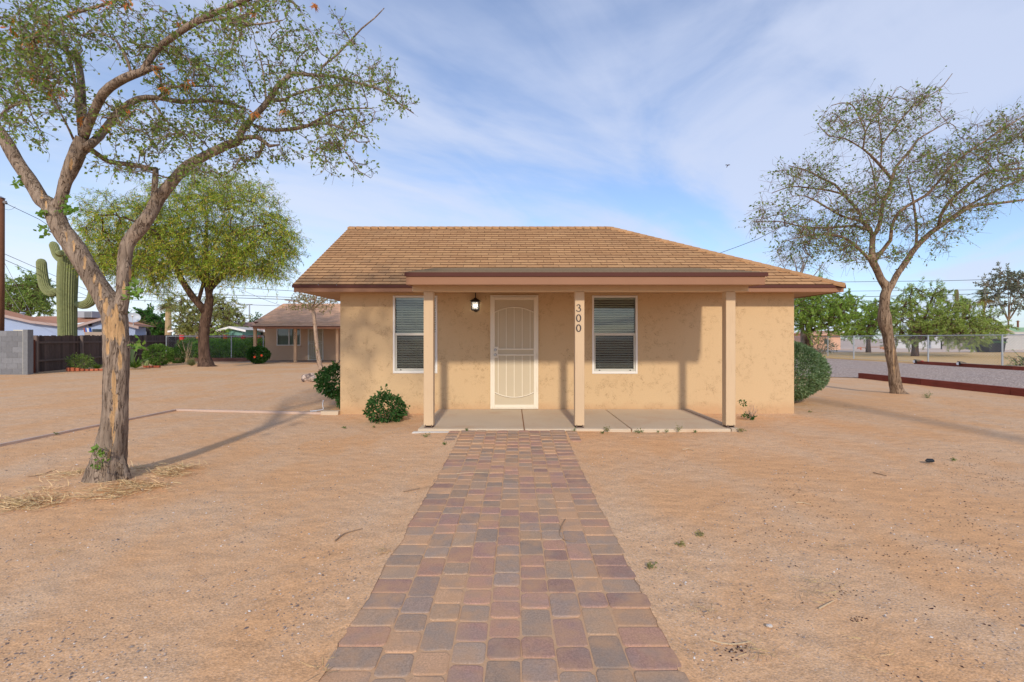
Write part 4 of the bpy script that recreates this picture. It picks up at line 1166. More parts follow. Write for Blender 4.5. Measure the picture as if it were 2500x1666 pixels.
# ------------------------------------------------------------------ big left mesquite in the yard
MT = [
 [(506, 905, 34, 0), (503, 895, 22, 0), (499, 870, 15, 0), (497, 840, 14, 0), (499, 800, 13.5, 0), (507, 757, 13, 0), (512, 730, 10, 0), (506, 698, 8, 0), (503, 674, 8, 0), (500, 650, 7, 0), (502, 600, 5, 0), (505, 540, 3.5, 0)],
 [(503, 765, 10, 0), (488, 745, 9, -0.2), (471, 726, 8.5, -0.3), (455, 702, 8, -0.4), (438, 674, 7.5, -0.5), (432, 650, 6.5, -0.6), (410, 600, 5, -0.8), (370, 560, 3.5, -1), (300, 530, 2, -1.2)],
 [(510, 722, 8, 0), (514, 705, 7.5, 0.2), (538, 679, 7, 0.4), (557, 657, 6, 0.6), (585, 630, 5, 0.8), (620, 590, 3.5, 1), (660, 560, 2, 1.2)],
 [(484, 738, 5, -0.2), (491, 712, 5, -0.2), (497, 690, 4.5, 0), (505, 640, 3, 0.3), (560, 520, 2, 0.5)],
 [(503, 700, 5, 0), (481, 657, 5.5, 0.4), (465, 610, 4, 0.7), (440, 540, 2.5, 1)],
 [(552, 660, 4, 0.6), (575, 665, 3, 0), (600, 655, 2, -0.5)],
 [(507, 700, 5, 0), (525, 670, 4.5, -0.3), (545, 640, 3, -0.6), (600, 560, 2, -1)],
]
ME = [(330, 545, 130, 75, 200), (250, 600, 70, 50, 80), (300, 645, 105, 40, 110), (240, 500, 60, 40, 34), (450, 510, 120, 70, 190), (565, 480, 110, 55, 150), (630, 570, 95, 60, 150), (610, 640, 95, 34, 100), (500, 655, 60, 26, 40), (480, 600, 110, 50, 130), (660, 520, 50, 40, 34),
      (400, 600, 90, 60, 150), (540, 435, 60, 34, 30), (470, 430, 40, 26, 14), (400, 455, 80, 30, 24), (205, 545, 24, 30, 12), (690, 610, 36, 34, 44), (670, 660, 50, 24, 34), (715, 600, 18, 26, 12), (400, 655, 130, 32, 130), (560, 655, 80, 30, 60), (380, 690, 50, 20, 22), (560, 600, 60, 80, 120), (700, 570, 22, 18, 8)]
GREEN_M = [(0.30, 0.43, 0.055, 4), (0.46, 0.54, 0.08, 3), (0.70, 0.53, 0.12, 2.0), (0.15, 0.25, 0.035, 2.4)]
tree('mesquite_tree', 'wide yellow green tree with dark forked trunk, in the dirt yard at the left', 21.0, MT, ME, 2.6, GREEN_M, 0.150, 0.024, 54, M_bark_dark,
     seed=9, spacing=0.28, twig_r=0.006, droop=1.0, spurs=4, spur_len=0.62)
# small tree in front of the second house
tree('young_tree', 'thin pale trunked young tree with sparse crown in front of the further tan house', 19.2,
     [[(785, 908, 7, 0), (778, 876, 5.4, 0), (772, 828, 4.8, 0), (769, 793, 4.4, 0), (766, 764, 4.2, 0), (764, 745, 3.6, 0)], [(766, 760, 2.5, 0), (740, 742, 2, 0.2), (715, 735, 1.5, 0.3), (695, 733, 1, 0.3)],
      [(765, 755, 2.5, 0), (790, 735, 2, 0), (812, 722, 1.3, 0), (835, 715, 0.8, 0)], [(765, 752, 2.2, 0), (770, 728, 1.6, -0.3), (778, 712, 1, -0.4)], [(764, 760, 2, 0), (745, 725, 1.4, 0.2), (728, 712, 0.8, 0.3)]],
     [(745, 735, 50, 20, 60), (800, 728, 45, 18, 44), (765, 722, 50, 14, 34), (780, 752, 30, 14, 18), (715, 748, 26, 12, 14), (775, 870, 5, 30, 3), (776, 830, 5, 16, 2)], 1.1,
     [(0.20, 0.21, 0.05, 3), (0.13, 0.17, 0.04, 2), (0.33, 0.25, 0.08, 1)], 0.07, 0.035, 9, make_bark('pale_bark', (0.42, 0.29, 0.20), (0.60, 0.46, 0.35), (0.2, 0.1, 0.06), (0.6, 0.4, 0.25)), seed=4, spacing=0.15, twig_r=0.006, spurs=2, spur_len=0.22)

# ------------------------------------------------------------------ background trees
def bgtree(name, label, px, Y, ells, dY, pal, trunk_px=None, leaf=0.25, wid=0.10, per=14, top=None, seed=1, r=6, bark=None, base_py=None, limbs=4, cat='tree', spurs=1, sp=None, droop=0.4, group=None, leaf_frac=1.0):
    gy = base_py or HZ+FPX*CAMH/Y
    cx = sum(e[0]*e[4] for e in ells)/sum(e[4] for e in ells); cy = sum(e[1]*e[4] for e in ells)/sum(e[4] for e in ells)
    tp = trunk_px or px
    fork = gy+(cy-gy)*0.45
    lb = [[(px, gy+2, r*1.3, 0), (tp, (gy+fork)/2, r, 0), (tp, fork, r*0.9, 0), (cx, cy, r*0.4, 0)]]
    for e in sorted(ells, key=lambda q: -q[4])[:limbs]:
        lb.append([(tp, fork+2, r*0.7, 0), ((tp+e[0])/2, (fork+e[1])/2, r*0.45, dY*0.1), (e[0], e[1], r*0.2, 0)])
    return tree(name, label, Y, lb, ells, dY, pal, leaf, wid, per, bark or M_bark_dark, seed=seed, spacing=sp or Y*0.014, twig_r=Y*0.0004, droop=droop, spurs=spurs, spur_len=Y*0.02, cat=cat, group=group, leaf_frac=leaf_frac)
PAL_G = [(0.24, 0.35, 0.10, 3), (0.34, 0.43, 0.16, 2), (0.15, 0.23, 0.07, 2)]
PAL_BR = [(0.28, 0.43, 0.09, 4), (0.39, 0.50, 0.14, 2.5), (0.17, 0.28, 0.06, 2)]
PAL_Y = [(0.34, 0.37, 0.12, 3), (0.46, 0.43, 0.19, 2), (0.20, 0.25, 0.08, 2)]
PAL_D = [(0.05, 0.13, 0.03, 3), (0.08, 0.18, 0.04, 2), (0.03, 0.07, 0.02, 1)]
PAL_E = [(0.22, 0.24, 0.21, 3), (0.34, 0.36, 0.34, 2), (0.13, 0.13, 0.11, 2)]
bgtree('mesquite_tree', 'feathery green tree behind the blue house roof, beside the utility pole', 70, 55, [(65, 720, 60, 42, 170), (85, 700, 45, 30, 80), (50, 745, 60, 24, 90), (25, 712, 25, 34, 40), (110, 750, 22, 18, 24)], 4, PAL_G, leaf=0.30, wid=0.10, per=44, seed=21)
bgtree('evergreen_tree', 'dark glossy green round tree beyond the wooden fence, left of the palm', 372, 60, [(365, 790, 40, 24, 150), (345, 778, 26, 16, 50), (390, 800, 18, 18, 40)], 3, PAL_D, leaf=0.42, wid=0.22, per=34, seed=22)
bgtree('olive_bush_tree', 'small dull olive tree beyond the wooden fence under the dark evergreen', 335, 52, [(335, 800, 22, 20, 60)], 2, [(0.16, 0.16, 0.06, 2), (0.22, 0.19, 0.08, 1)], leaf=0.3, wid=0.12, per=14, seed=23, cat='tree')
bgtree('palo_verde_tree', 'pale yellow green tree spreading behind the forked trunk, beside the palm', 500, 45, [(500, 775, 80, 40, 220), (450, 745, 40, 26, 70), (545, 750, 40, 28, 80), (570, 785, 36, 26, 90), (470, 795, 50, 24, 80), (520, 730, 26, 14, 20)], 4, PAL_Y, leaf=0.18, wid=0.05, per=50, seed=24)
bgtree('bright_shrub_tree', 'low bright green tree top behind the fence left of the further tan house', 537, 40, [(537, 812, 20, 8, 30)], 1.2, PAL_BR, leaf=0.22, wid=0.1, per=14, seed=25, limbs=1)
bgtree('far_tree', 'distant green tree top above the roofs beside the tall light pole', 618, 90, [(628, 784, 14, 8, 30), (610, 790, 12, 6, 14)], 2, PAL_D, leaf=0.5, wid=0.2, per=14, seed=26, limbs=1)
# right side
bgtree('mesquite_tree', 'bright green tree nearest the house, behind the round bush at the right', 1972, 38, [(2010, 745, 90, 42, 260), (1960, 750, 50, 50, 120), (2050, 780, 60, 36, 130), (1990, 705, 50, 22, 60), (2070, 735, 36, 20, 44), (1985, 790, 50, 24, 60)], 4, PAL_BR, leaf=0.15, wid=0.042, per=85, seed=31, r=7, base_py=858)
bgtree('mesquite_tree', 'bushy green tree filling the gap left of the airy tan barked tree', 2120, 46, [(2120, 785, 60, 38, 170), (2150, 760, 40, 34, 100), (2095, 810, 40, 20, 60)], 3.5, PAL_BR+[(0.2, 0.24, 0.06, 2)], leaf=0.18, wid=0.05, per=70, seed=32, r=6)
bgtree('mesquite_tree', 'wide low branched green tree with dark trunk behind the chain link fence at the right', 2234, 36, [(2240, 780, 90, 40, 240), (2320, 775, 80, 38, 190), (2280, 720, 40, 26, 60), (2220, 722, 36, 24, 50), (2390, 790, 60, 34, 130), (2200, 820, 50, 22, 60), (2290, 810, 90, 24, 130), (2370, 830, 50, 18, 50), (2360, 745, 40, 18, 30), (2430, 800, 40, 24, 40)], 4, [(0.32, 0.44, 0.11, 4), (0.44, 0.50, 0.19, 3), (0.20, 0.29, 0.08, 2)], leaf=0.15, wid=0.036, per=62, seed=33, r=9, base_py=871, limbs=7)
bgtree('eucalyptus_tree', 'tall grey leaved eucalyptus with bare lower stems at the far right', 2462, 75, [(2462, 690, 30, 22, 34), (2445, 735, 26, 18, 22), (2412, 693, 16, 15, 18), (2484, 690, 20, 26, 26), (2490, 738, 16, 20, 14), (2450, 668, 20, 10, 12), (2520, 700, 30, 40, 26)], 3.5, PAL_E, leaf=0.40, wid=0.18, per=36, seed=34, r=2.4, limbs=6, bark=M_bark2, base_py=848)
bgtree('shrub', 'light green shrub against the chain link fence at the right edge', 2490, 23.2, [(2490, 884, 24, 16, 70), (2515, 885, 24, 18, 60)], 0.5, PAL_G, leaf=0.07, wid=0.03, per=14, seed=35, r=2, limbs=2, cat='shrub', base_py=898)
# bare tree behind the roof
tree('bare_tree', 'leafless grey tree rising behind the right slope of the house roof', 40.0,
     [[(1960, 845, 6, 0), (1958, 760, 5, 0), (1955, 700, 4.5, 0), (1956, 665, 3.6, 0), (1962, 640, 2, 0)], [(1955, 690, 3, 0), (1945, 660, 1.6, 0), (1938, 630, 0.8, 0)], [(1957, 668, 2.4, 0), (1968, 640, 1.2, 0), (1975, 618, 0.6, 0)],
      [(1955, 700, 2.6, 0), (1925, 670, 1.4, 0), (1908, 640, 0.8, 0), (1900, 620, 0.5, 0)], [(1955, 705, 2.5, 0), (1990, 670, 1.2, 0), (2012, 640, 0.7, 0)]],
     [(1955, 640, 30, 20, 40), (1910, 640, 16, 20, 18), (2010, 655, 26, 22, 12)], 2.0, PAL_G, 0.1, 0.05, 1, make_bark('grey_twigs', (0.30, 0.25, 0.23), (0.42, 0.36, 0.33), (0.15, 0.12, 0.1), (0.4, 0.35, 0.3)), seed=36, spacing=0.5, twig_r=0.012, spurs=3, spur_len=0.9, leaf_frac=0.0)

# ------------------------------------------------------------------ palms
def palm(label, px, Y, py_top, r_px, nf, L_px, seed, skirt=False, wig=0):
    nr = np.random.RandomState(seed); X = PX(px, Y)
    root = empty('palm_tree', (X, Y, 0), label, 'palm', None)
    z = PZ(py_top, Y); m = MB()
    m.tube([(X+wig*0.3*Y/FPX, Y, -0.1), (X+wig*0.7*Y/FPX, Y, z*0.5), (X, Y, z)], [r_px*1.2*Y/FPX, r_px*Y/FPX, r_px*0.85*Y/FPX], 10)
    m.build('trunk', simple('palm_bark', (0.42, 0.30, 0.17), 0.9, 0.3, 5, bump=0.3), root)
    cr = MB(); L = L_px*Y/FPX
    for i in range(nf):
        a = nr.uniform(0, 2*math.pi); e = nr.uniform(-0.9 if skirt else -0.5, 1.2)
        d = Vector((math.cos(a)*math.cos(e), math.sin(a)*math.cos(e), math.sin(e)))
        side = d.cross(Vector((0,0,1))).normalized(); k = nr.uniform(0.7, 1.2)
        cr.cur = tuple(np.array((0.13, 0.17, 0.06))*nr.uniform(0.7, 1.4)) if e > -0.3 else (0.33, 0.24, 0.12)
        for s_ in range(9):
            f = (s_-4)/4.0
            q = (d+side*f*0.75).normalized()
            p0 = Vector((X, Y, z))+d*L*0.3*k; p1 = p0+q*L*0.45*k+Vector((0,0,-0.06*L)); p2 = p0+q*L*0.8*k+Vector((0,0,-0.28*L))
            w = side*L*0.03
            cr.add([p0-w*0.3, p0+w*0.3, p1+w, p1-w, p2], [(0,1,2,3), (3,2,4)])
        cr.tube([(X, Y, z), Vector((X, Y, z))+d*L*0.35*k], 0.03*L, 3)
    cr.build('crown', M_leaf, root, col=True)
palm('short tan trunked fan palm beyond the wooden fence at the left', 411, 50, 742, 7, 34, 26, 3, True)
palm('fan palm with drooping fronds in front of the far right eucalyptus', 2402, 80, 726, 2.6, 30, 26, 4, True)
palm('tall thin palm leaning beside the far right eucalyptus', 2412, 95, 712, 1.8, 22, 14, 5, False, -18)
palm('half hidden shaggy palm behind the right hand trees', 2352, 70, 738, 3, 26, 22, 6, True)

# ------------------------------------------------------------------ saguaro cacti
def cactus_arm(mb, pts, ribs=16):
    pts = catmull(pts, 0.10); n = ribs*4
    def j(p, d, i, k): return 1.0+0.07*math.cos(2*math.pi*k/4.0)+0.02*mnoise.noise(p*3)
    mb.tube([q[:3] for q in pts], [q[3] for q in pts], n, jitter=j)
t = NT('cactus_skin')
a = t.attr()
c = t.mix(1.0, a, t.ramp(t.noise(9, 4, 0.6), 0.3, 0.7, (0.82,)*3, (1.15,)*3), 'MULTIPLY')
t.bump(t.noise(60, 3), 0.3, 0.01)
M_cact = t.done(c, 0.75, 0, 0.2)
def saguaro(label, Y, body, arms, col=(0.24, 0.265, 0.125)):
    b = P(*body[0][:2], Y)
    root = empty('saguaro_cactus', (b.x, Y, 0), label, 'cactus')
    def conv(l): return [(*P(px, py, Y+dy), r*0.76*Y/FPX) for px, py, r, dy in l]
    m = MB(); m.cur = col; cactus_arm(m, conv(body), 26); m.build('stem', M_cact, root, smooth=False, col=True)
    for a_ in arms:
        m = MB(); m.cur = col; cactus_arm(m, conv(a_), 18); m.build('arm', M_cact, root, smooth=False, col=True)
saguaro('large ribbed saguaro cactus with upraised arm behind the wooden fence', 23.5,
        [(165, 885, 22, 0), (165, 820, 22, 0), (164, 740, 23.5, 0), (165, 680, 24.5, 0), (167, 640, 24, 0), (167, 622, 22, 0), (167, 612, 15, 0), (167, 608, 5, 0)],
        [[(146, 711, 7, 0), (138, 712, 11, 0), (126, 715, 13, -0.05), (112, 704, 13.5, -0.1), (105, 680, 13, -0.1), (102, 655, 12.5, -0.1), (101, 640, 12, -0.1), (101, 634, 8, -0.1), (101, 632, 3, -0.1)],
         [(185, 742, 7, 0), (196, 745, 11, 0), (208, 744, 13, 0), (222, 735, 13.5, 0), (228, 715, 13, 0), (229, 690, 12, 0), (229, 680, 5, 0)],
         [(157, 640, 7, 0), (148, 634, 10, 0), (140, 624, 11.5, 0), (135, 610, 11.5, 0), (131, 598, 11, 0), (130, 592, 7, 0), (130, 590, 3, 0)],
         [(145, 622, 8, -0.6), (146, 618, 10, -0.75), (146, 612, 4, -0.8)]])
saguaro('distant slender saguaro column rising behind the trees at the right', 62, [(2336, 850, 5, 0), (2336, 780, 5, 0), (2336, 730, 5.2, 0), (2335, 712, 5, 0), (2335, 707, 3, 0)], [], (0.19, 0.17, 0.10))

# ------------------------------------------------------------------ bushes
def bush(name, label, center, rad, n, pal, leaf, wid, seed, cat='bush', flat=False, group=None, flowers=None, stems=True, bumps=0.22, droop=0.2, fill=0.55, box=1.0, upright=0.0):
    """shell-and-volume shrub made of leaf faces on short stems"""
    nr = np.random.RandomState(seed); c = np.array(center, float); R = np.array(rad, float)
    root = empty(name, (c[0], c[1], 0), label, cat, group)
    d = nr.normal(size=(n, 3)); d /= np.linalg.norm(d, axis=1)[:, None]
    if box != 1.0: d = np.sign(d)*np.abs(d)**box; d /= (np.abs(d)**(1/box*2)).sum(1)[:, None]**(box/2)
    bm = np.array([mnoise.noise(Vector(q*2.3)+Vector((seed*3.1, 0, 0))) + 0.5*mnoise.noise(Vector(q*5.5)+Vector((seed, 5, 0))) for q in d])
    rr_ = (fill+(1-fill)*nr.uniform(0, 1, n)**0.45)*(1+bumps*bm)
    pos = c+d*R*rr_[:, None]
    keep = pos[:, 2] > 0.015; pos, d2 = pos[keep], d[keep]
    d2 = d2.copy(); d2[:, 2] += upright
    cl = np.array([mnoise.noise(Vector(p*(2.2/max(R[0], 0.2)))) for p in pos])
    cols = np.clip(pick_cols(pal, len(pos), nr)*(1+0.30*cl[:, None]), 0, 1)
    V, F, C = leaf_arrays(pos, leaf, wid, cols, nr, droop, d2*0.9)
    np_mesh('foliage', V, F, C, M_leaf, root)
    if stems:
        m = MB()
        for i in range(9):
            a = nr.uniform(0, 2*math.pi); e = c+np.array((math.cos(a), math.sin(a), nr.uniform(0.0, 0.6)))*R*0.6
            b = np.array((c[0]+math.cos(a)*R[0]*0.12, c[1]+math.sin(a)*R[1]*0.12, -0.02))
            m.tube([b, (b+e)/2+nr.normal(size=3)*0.03, e], [0.03*R[0], 0.02*R[0], 0.008*R[0]], 5)
        m.build('stem', simple('shrub_stem', (0.26, 0.19, 0.13), 0.9), root)
    if flowers:
        for (px, py, Yf) in flowers:
            m = MB(); q = P(px, py, Yf)
            for k in range(5):
                a = k*1.256; r_ = 0.06
                m.add([q, q+Vector((math.cos(a)*r_, -0.02, math.sin(a)*r_)), q+Vector((math.cos(a+0.9)*r_, -0.02, math.sin(a+0.9)*r_))], [(0,1,2)])
            m.build('flower', simple('red_petal', (0.7, 0.06, 0.02), 0.6), root)
    return root
PAL_SHINY = [(0.035, 0.095, 0.028, 3), (0.055, 0.14, 0.04, 3), (0.10, 0.20, 0.07, 1)]
PAL_SAGE = [(0.17, 0.26, 0.145, 3), (0.24, 0.34, 0.20, 2), (0.10, 0.16, 0.08, 2), (0.34, 0.43, 0.28, 0.7)]
PAL_HEDGE = [(0.13, 0.24, 0.05, 3), (0.19, 0.32, 0.08, 2), (0.08, 0.14, 0.03, 2)]
PAL_HB = [(0.26, 0.46, 0.08, 3), (0.15, 0.28, 0.05, 2), (0.09, 0.17, 0.03, 1.5)]
# sage globe right of the house
bush('sage_bush', 'clipped round grey green bush against the right end of the house', (5.66, 10.05, 0.64), (0.86, 0.90, 0.63), 30000, PAL_SAGE, 0.046, 0.022, 3, fill=0.72, bumps=0.06, upright=0.4)
# front left shrub
bush('shrub', 'dark green leafy shrub in front of the left window wall', (PX(941, 7.62), 7.62, 0.20), (0.30, 0.28, 0.25), 1500, PAL_SHINY, 0.055, 0.032, 4, bumps=0.2, droop=0.9)
def shrub_more(root_label, pts, seed, pal, n=60, leaf=0.05):
    pass
sh_root = [o for o in bpy.data.objects if o.get('label', '').startswith('dark green leafy shrub in front')][0]
def sprays(root, lines, seed, pal, leaf, wid, name='spray'):
    nr = np.random.RandomState(seed); m = MB(); lp, ld = [], []
    for ln in lines:
        cv = catmull([(*p, 0) for p in ln], 0.03)
        m.tube([q[:3] for q in cv], 0.0035, 4)
        for q in cv:
            for _ in range(3):
                lp.append(q[:3]+nr.normal(size=3)*0.015); ld.append(np.zeros(3))
    m.build(name, simple('green_stem', (0.16, 0.20, 0.08), 0.8), root)
    lp = np.array(lp); V, F, C = leaf_arrays(lp, leaf, wid, pick_cols(pal, len(lp), nr), nr, 0.1)
    np_mesh('leaves', V, F, C, M_leaf, root)
sprays(sh_root, [[P(935, 985, 7.6), P(938, 960, 7.6), P(944, 938, 7.6)], [P(930, 990, 7.6), P(925, 970, 7.55), P(932, 950, 7.6)], [P(955, 1000, 7.6), P(970, 985, 7.6), P(982, 970, 7.6)],
                 [P(955, 1010, 7.6), P(975, 1000, 7.6), P(996, 993, 7.6)], [P(950, 990, 7.6), P(960, 975, 7.6), P(985, 985, 7.6)], [P(950, 990, 7.6), P(945, 965, 7.6), P(947, 950, 7.6)],
                 [P(925, 985, 7.6), P(910, 975, 7.6), P(905, 985, 7.6)]], 5, PAL_SHINY, 0.05, 0.03)
# shrub at left corner of the house
bush('shrub', 'taller dark green shrub hugging the left corner of the house', (-3.36, 9.25, 0.50), (0.38, 0.42, 0.33), 2400, PAL_SHINY, 0.075, 0.042, 6, droop=1.0, bumps=0.3)
o = bush('low_shrub', 'narrow leafy lower growth under the corner shrub by the left wall', (-3.15, 8.98, 0.22), (0.16, 0.2, 0.24), 520, PAL_SHINY, 0.06, 0.034, 7, droop=0.8)
# dying plant right
def dead_plant():
    root = empty('dying_shrub', (PX(1835, 7.75), 7.75, 0), 'half dead twiggy little plant with few green leaves right of the porch', 'shrub')
    nr = np.random.RandomState(8); m = MB(); lp = []
    for i in range(26):
        a = nr.uniform(-1, 1); e = Vector((PX(1832, 7.75)+a*0.14, 7.75+nr.uniform(-0.08, 0.08), nr.uniform(0.10, 0.27)))
        b = Vector((PX(1836, 7.75)+nr.uniform(-0.03, 0.03), 7.75, 0)); mid = (b+e)/2+Vector(nr.normal(size=3))*0.02
        m.tube([b, mid, e], [0.006, 0.004, 0.0015], 4)
    m.build('stem', simple('dry_stem', (0.42, 0.29, 0.22), 0.9, 0.3, 30), root)
    for (px, py, s, n) in ((1815, 983, 8, 26), (1822, 1012, 10, 34), (1835, 1018, 9, 26), (1808, 978, 4, 10)):
        for _ in range(n): lp.append(P(px+nr.normal()*s*0.5, py+nr.normal()*s*0.4, 7.72))
    lp = np.array([tuple(q) for q in lp]); V, F, C = leaf_arrays(lp, 0.045, 0.025, pick_cols(PAL_SHINY, len(lp), nr), nr, 0.6)
    np_mesh('leaves', V, F, C, M_leaf, root)
dead_plant()
# left yard bushes
bush('bush', 'rounded clipped green bush in front of the wooden fence, nearest the cactus side', (PX(387, 23.6), 23.6, 0.52), (0.62, 0.6, 0.50), 3800, PAL_HEDGE, 0.09, 0.04, 11, fill=0.7, bumps=0.12)
bush('bush', 'smaller dark green bush between the rounded bush and the hedge', (PX(434, 26), 26, 0.42), (0.42, 0.5, 0.44), 2200, [(0.06, 0.13, 0.025, 2), (0.09, 0.18, 0.04, 1)], 0.09, 0.04, 12, fill=0.7, bumps=0.12)
for i, (px, lab, w) in enumerate(((468, 'clipped hedge bush behind the wire fence, left of the dark forked trunk', 0.75), (541, 'clipped hedge bush behind the wire fence, first right of the dark forked trunk', 0.95), (581, 'clipped hedge bush behind the wire fence, between the other hedge bushes', 0.85), (618, 'clipped hedge bush behind the wire fence, closest to the further tan house', 1.0), (508, 'clipped hedge bush behind the wire fence, hidden mostly by the dark forked trunk', 0.8))):
    bush('hedge_bush', lab, (PX(px, 29.8), 29.8, 0.64), (w*1.15, 0.8, 0.68), 5500, PAL_HB if px > 500 else PAL_HEDGE, 0.11, 0.045, 30+i, fill=0.62, bumps=0.26, group='clipped hedge bushes behind the wire fence', upright=0.5)
bush('bush', 'dark green bush with two red flowers at the corner of the further tan house', (PX(631, 25.2), 25.2, 0.47), (0.54, 0.5, 0.42), 3200, [(0.03, 0.085, 0.02, 3), (0.05, 0.13, 0.03, 2)], 0.10, 0.05, 41, fill=0.65, bumps=0.15, flowers=[(622, 872, 24.6), (639, 868, 24.65)])
bush('shrub', 'loose bright green shrub against the wooden fence beside the grey block wall', (PX(195, 19.6), 19.6, 0.36), (0.48, 0.35, 0.34), 1300, [(0.16, 0.25, 0.06, 2), (0.22, 0.30, 0.09, 1)], 0.08, 0.02, 42, bumps=0.4, fill=0.3)
def spiky(name, label, px, Y, n, L, wid, col, seed, cat='plant', up=0.5):
    nr = np.random.RandomState(seed); X = PX(px, Y)
    root = empty(name, (X, Y, 0), label, cat); m = MB()
    for i in range(n):
        a = nr.uniform(0, 2*math.pi); e = nr.uniform(0.15, 1.45)**1.0*up*1.3+0.12; e = min(e, 1.5)
        d = Vector((math.cos(a)*math.cos(e), math.sin(a)*math.cos(e), math.sin(e))); s = d.cross(Vector((0,0,1))).normalized()*wid/2
        l = L*nr.uniform(0.65, 1.1); b = Vector((X, Y, 0.03)); k = nr.uniform(0.75, 1.25)
        m.cur = tuple(c_*k for c_ in col)
        p1 = b+d*l*0.5; p2 = b+d*l+Vector((0,0,-0.08*l))
        m.add([b-s*0.8, b+s*0.8, p1+s, p1-s, p2], [(0,1,2,3), (3,2,4)])
    m.build('leaves', M_leaf, root, col=True)
    return root
spiky('yucca', 'small spiky yucca at the fence foot left of the leaning tree', 236, 20.3, 60, 0.42, 0.03, (0.16, 0.25, 0.05), 2)
spiky('agave', 'green agave with stiff broad spikes just right of the leaning tree trunk', 331, 20.8, 70, 0.62, 0.06, (0.13, 0.22, 0.05), 3)
r_ = spiky('tall_agave', 'upright blue green blades against the dark fence behind the leaning tree', 320, 21.4, 16, 1.25, 0.09, (0.20, 0.28, 0.16), 4, up=1.3)
spiky('ornamental_grass', 'grey green spiky clump at the foot of the dark forked trunk', 468, 22.6, 260, 0.50, 0.018, (0.26, 0.27, 0.15), 5, up=0.7)
def ocotillo():
    Y = 26.0; X = PX(455, Y); root = empty('ocotillo', (X, Y, 0), 'thin bare orange tipped wands rising behind the spiky clump', 'plant'); nr = np.random.RandomState(9); m = MB()
    for i in range(8):
        a = nr.uniform(-0.5, 0.5); p = [(X, Y, 0), (X+a*0.5, Y, 0.6), (X+a*1.0, Y+nr.uniform(-0.2, 0.2), nr.uniform(0.9, 1.35))]
        m.tube(p, [0.015, 0.012, 0.006], 5)
    m.build('stem', simple('ocotillo_stem', (0.40, 0.30, 0.20), 0.9), root)
ocotillo()
saguaro_s = MB(); saguaro_s.cur = (0.25, 0.30, 0.12)
cactus_arm(saguaro_s, [(PX(356, 22), 22, 0, 0.08), (PX(357, 22), 22, 0.16, 0.10), (PX(359, 22), 22, 0.30, 0.09), (PX(360, 22), 22, 0.35, 0.03)], 10)
o = saguaro_s.build('barrel_cactus', M_cact, loc=(PX(356, 22), 22, 0), col=True)
tag(o, 'small leaning pale green cactus beside the rounded clipped bush', 'cactus')

# ------------------------------------------------------------------ straw, weeds, litter
def stuff_blades(name, label, spots, seed, cols, L=0.10, w=0.003, n_each=200):
    nr = np.random.RandomState(seed); pos, dr = [], []
    for (x, y, rx, ry, n) in spots:
        for _ in range(int(n*0.62)):
            q = nr.normal(size=2)*0.5
            pos.append((x+q[0]*rx, y+q[1]*ry, 0.004+abs(nr.normal())*0.016)); a = nr.uniform(0, 2*math.pi)
            dr.append((math.cos(a)*1.0, math.sin(a)*0.6, nr.normal()*0.16))
    pos = np.array(pos); dr = np.array(dr); dr /= np.linalg.norm(dr, axis=1)[:, None]
    n = len(pos); s = (L*nr.uniform(0.5, 1.4, n))[:, None]; ww = np.cross(dr, np.array([0, 0, 1.0])); ww /= np.linalg.norm(ww, axis=1)[:, None]+1e-9
    ww = ww*w*0.5+np.array([0, 0, w*0.3])
    mid = pos+dr*s*0.5+nr.normal(size=(n, 3))*s*0.06*np.array([1, 1, 0.5]); e = pos+dr*s
    e[:, 2] = np.maximum(e[:, 2], 0.003); mid[:, 2] = np.maximum(mid[:, 2], 0.005)
    V = np.stack([pos-ww, pos+ww, mid+ww, mid-ww, mid-ww, mid+ww, e+ww*0.4, e-ww*0.4], 1).reshape(-1, 3)
    F = np.arange(8*n).reshape(2*n, 4); C = np.repeat(pick_cols(cols, n, nr, 0.3), 8, 0)
    return tag(np_mesh(name, V, F, C, colmat('dry_stalks', 0.8, 0.12, 40, 0)), label, kind='stuff')
def gp(px, py): Y = GY(py); return (PX(px, Y), Y)
sp_ = []
for (px, py, rx, ry, n) in ((60, 1232, 0.34, 0.13, 900), (130, 1205, 0.25, 0.10, 350), (190, 1160, 0.25, 0.16, 420), (175, 1175, 0.2, 0.1, 100), (330, 1190, 0.30, 0.09, 700), (270, 1205, 0.30, 0.07, 420), (400, 1160, 0.26, 0.14, 800), (340, 1150, 0.2, 0.15, 300), (430, 1145, 0.25, 0.12, 350), (230, 1218, 0.4, 0.05, 260), (20, 1240, 0.3, 0.12, 300), (290, 1188, 0.15, 0.1, 250)):
    x, y = gp(px, py); sp_.append((x, y, rx, ry, n))
stuff_blades('straw', 'dry golden grass clippings around the foot of the leaning tree', sp_, 3, [(0.72, 0.52, 0.28, 3), (0.60, 0.42, 0.22, 2), (0.44, 0.30, 0.16, 1)], 0.10, 0.0032)
sp_ = []
for (px, py, rx, ry, n) in ((2010, 1430, 0.12, 0.06, 90), (2000, 1460, 0.16, 0.05, 80), (2030, 1340, 0.12, 0.05, 50), (1850, 1600, 0.10, 0.03, 70), (2150, 1600, 0.15, 0.1, 60), (1730, 1500, 0.06, 0.05, 40), (940, 1350, 0.04, 0.03, 50), (790, 1640, 0.05, 0.05, 30), (1680, 1390, 0.05, 0.05, 20), (150, 1350, 0.1, 0.03, 30)):
    x, y = gp(px, py); sp_.append((x, y, rx, ry, n))
stuff_blades('dead_grass', 'scattered wisps of dead grass on the dirt', sp_, 4, [(0.55, 0.38, 0.18, 3), (0.35, 0.24, 0.14, 2)], 0.05, 0.0018)
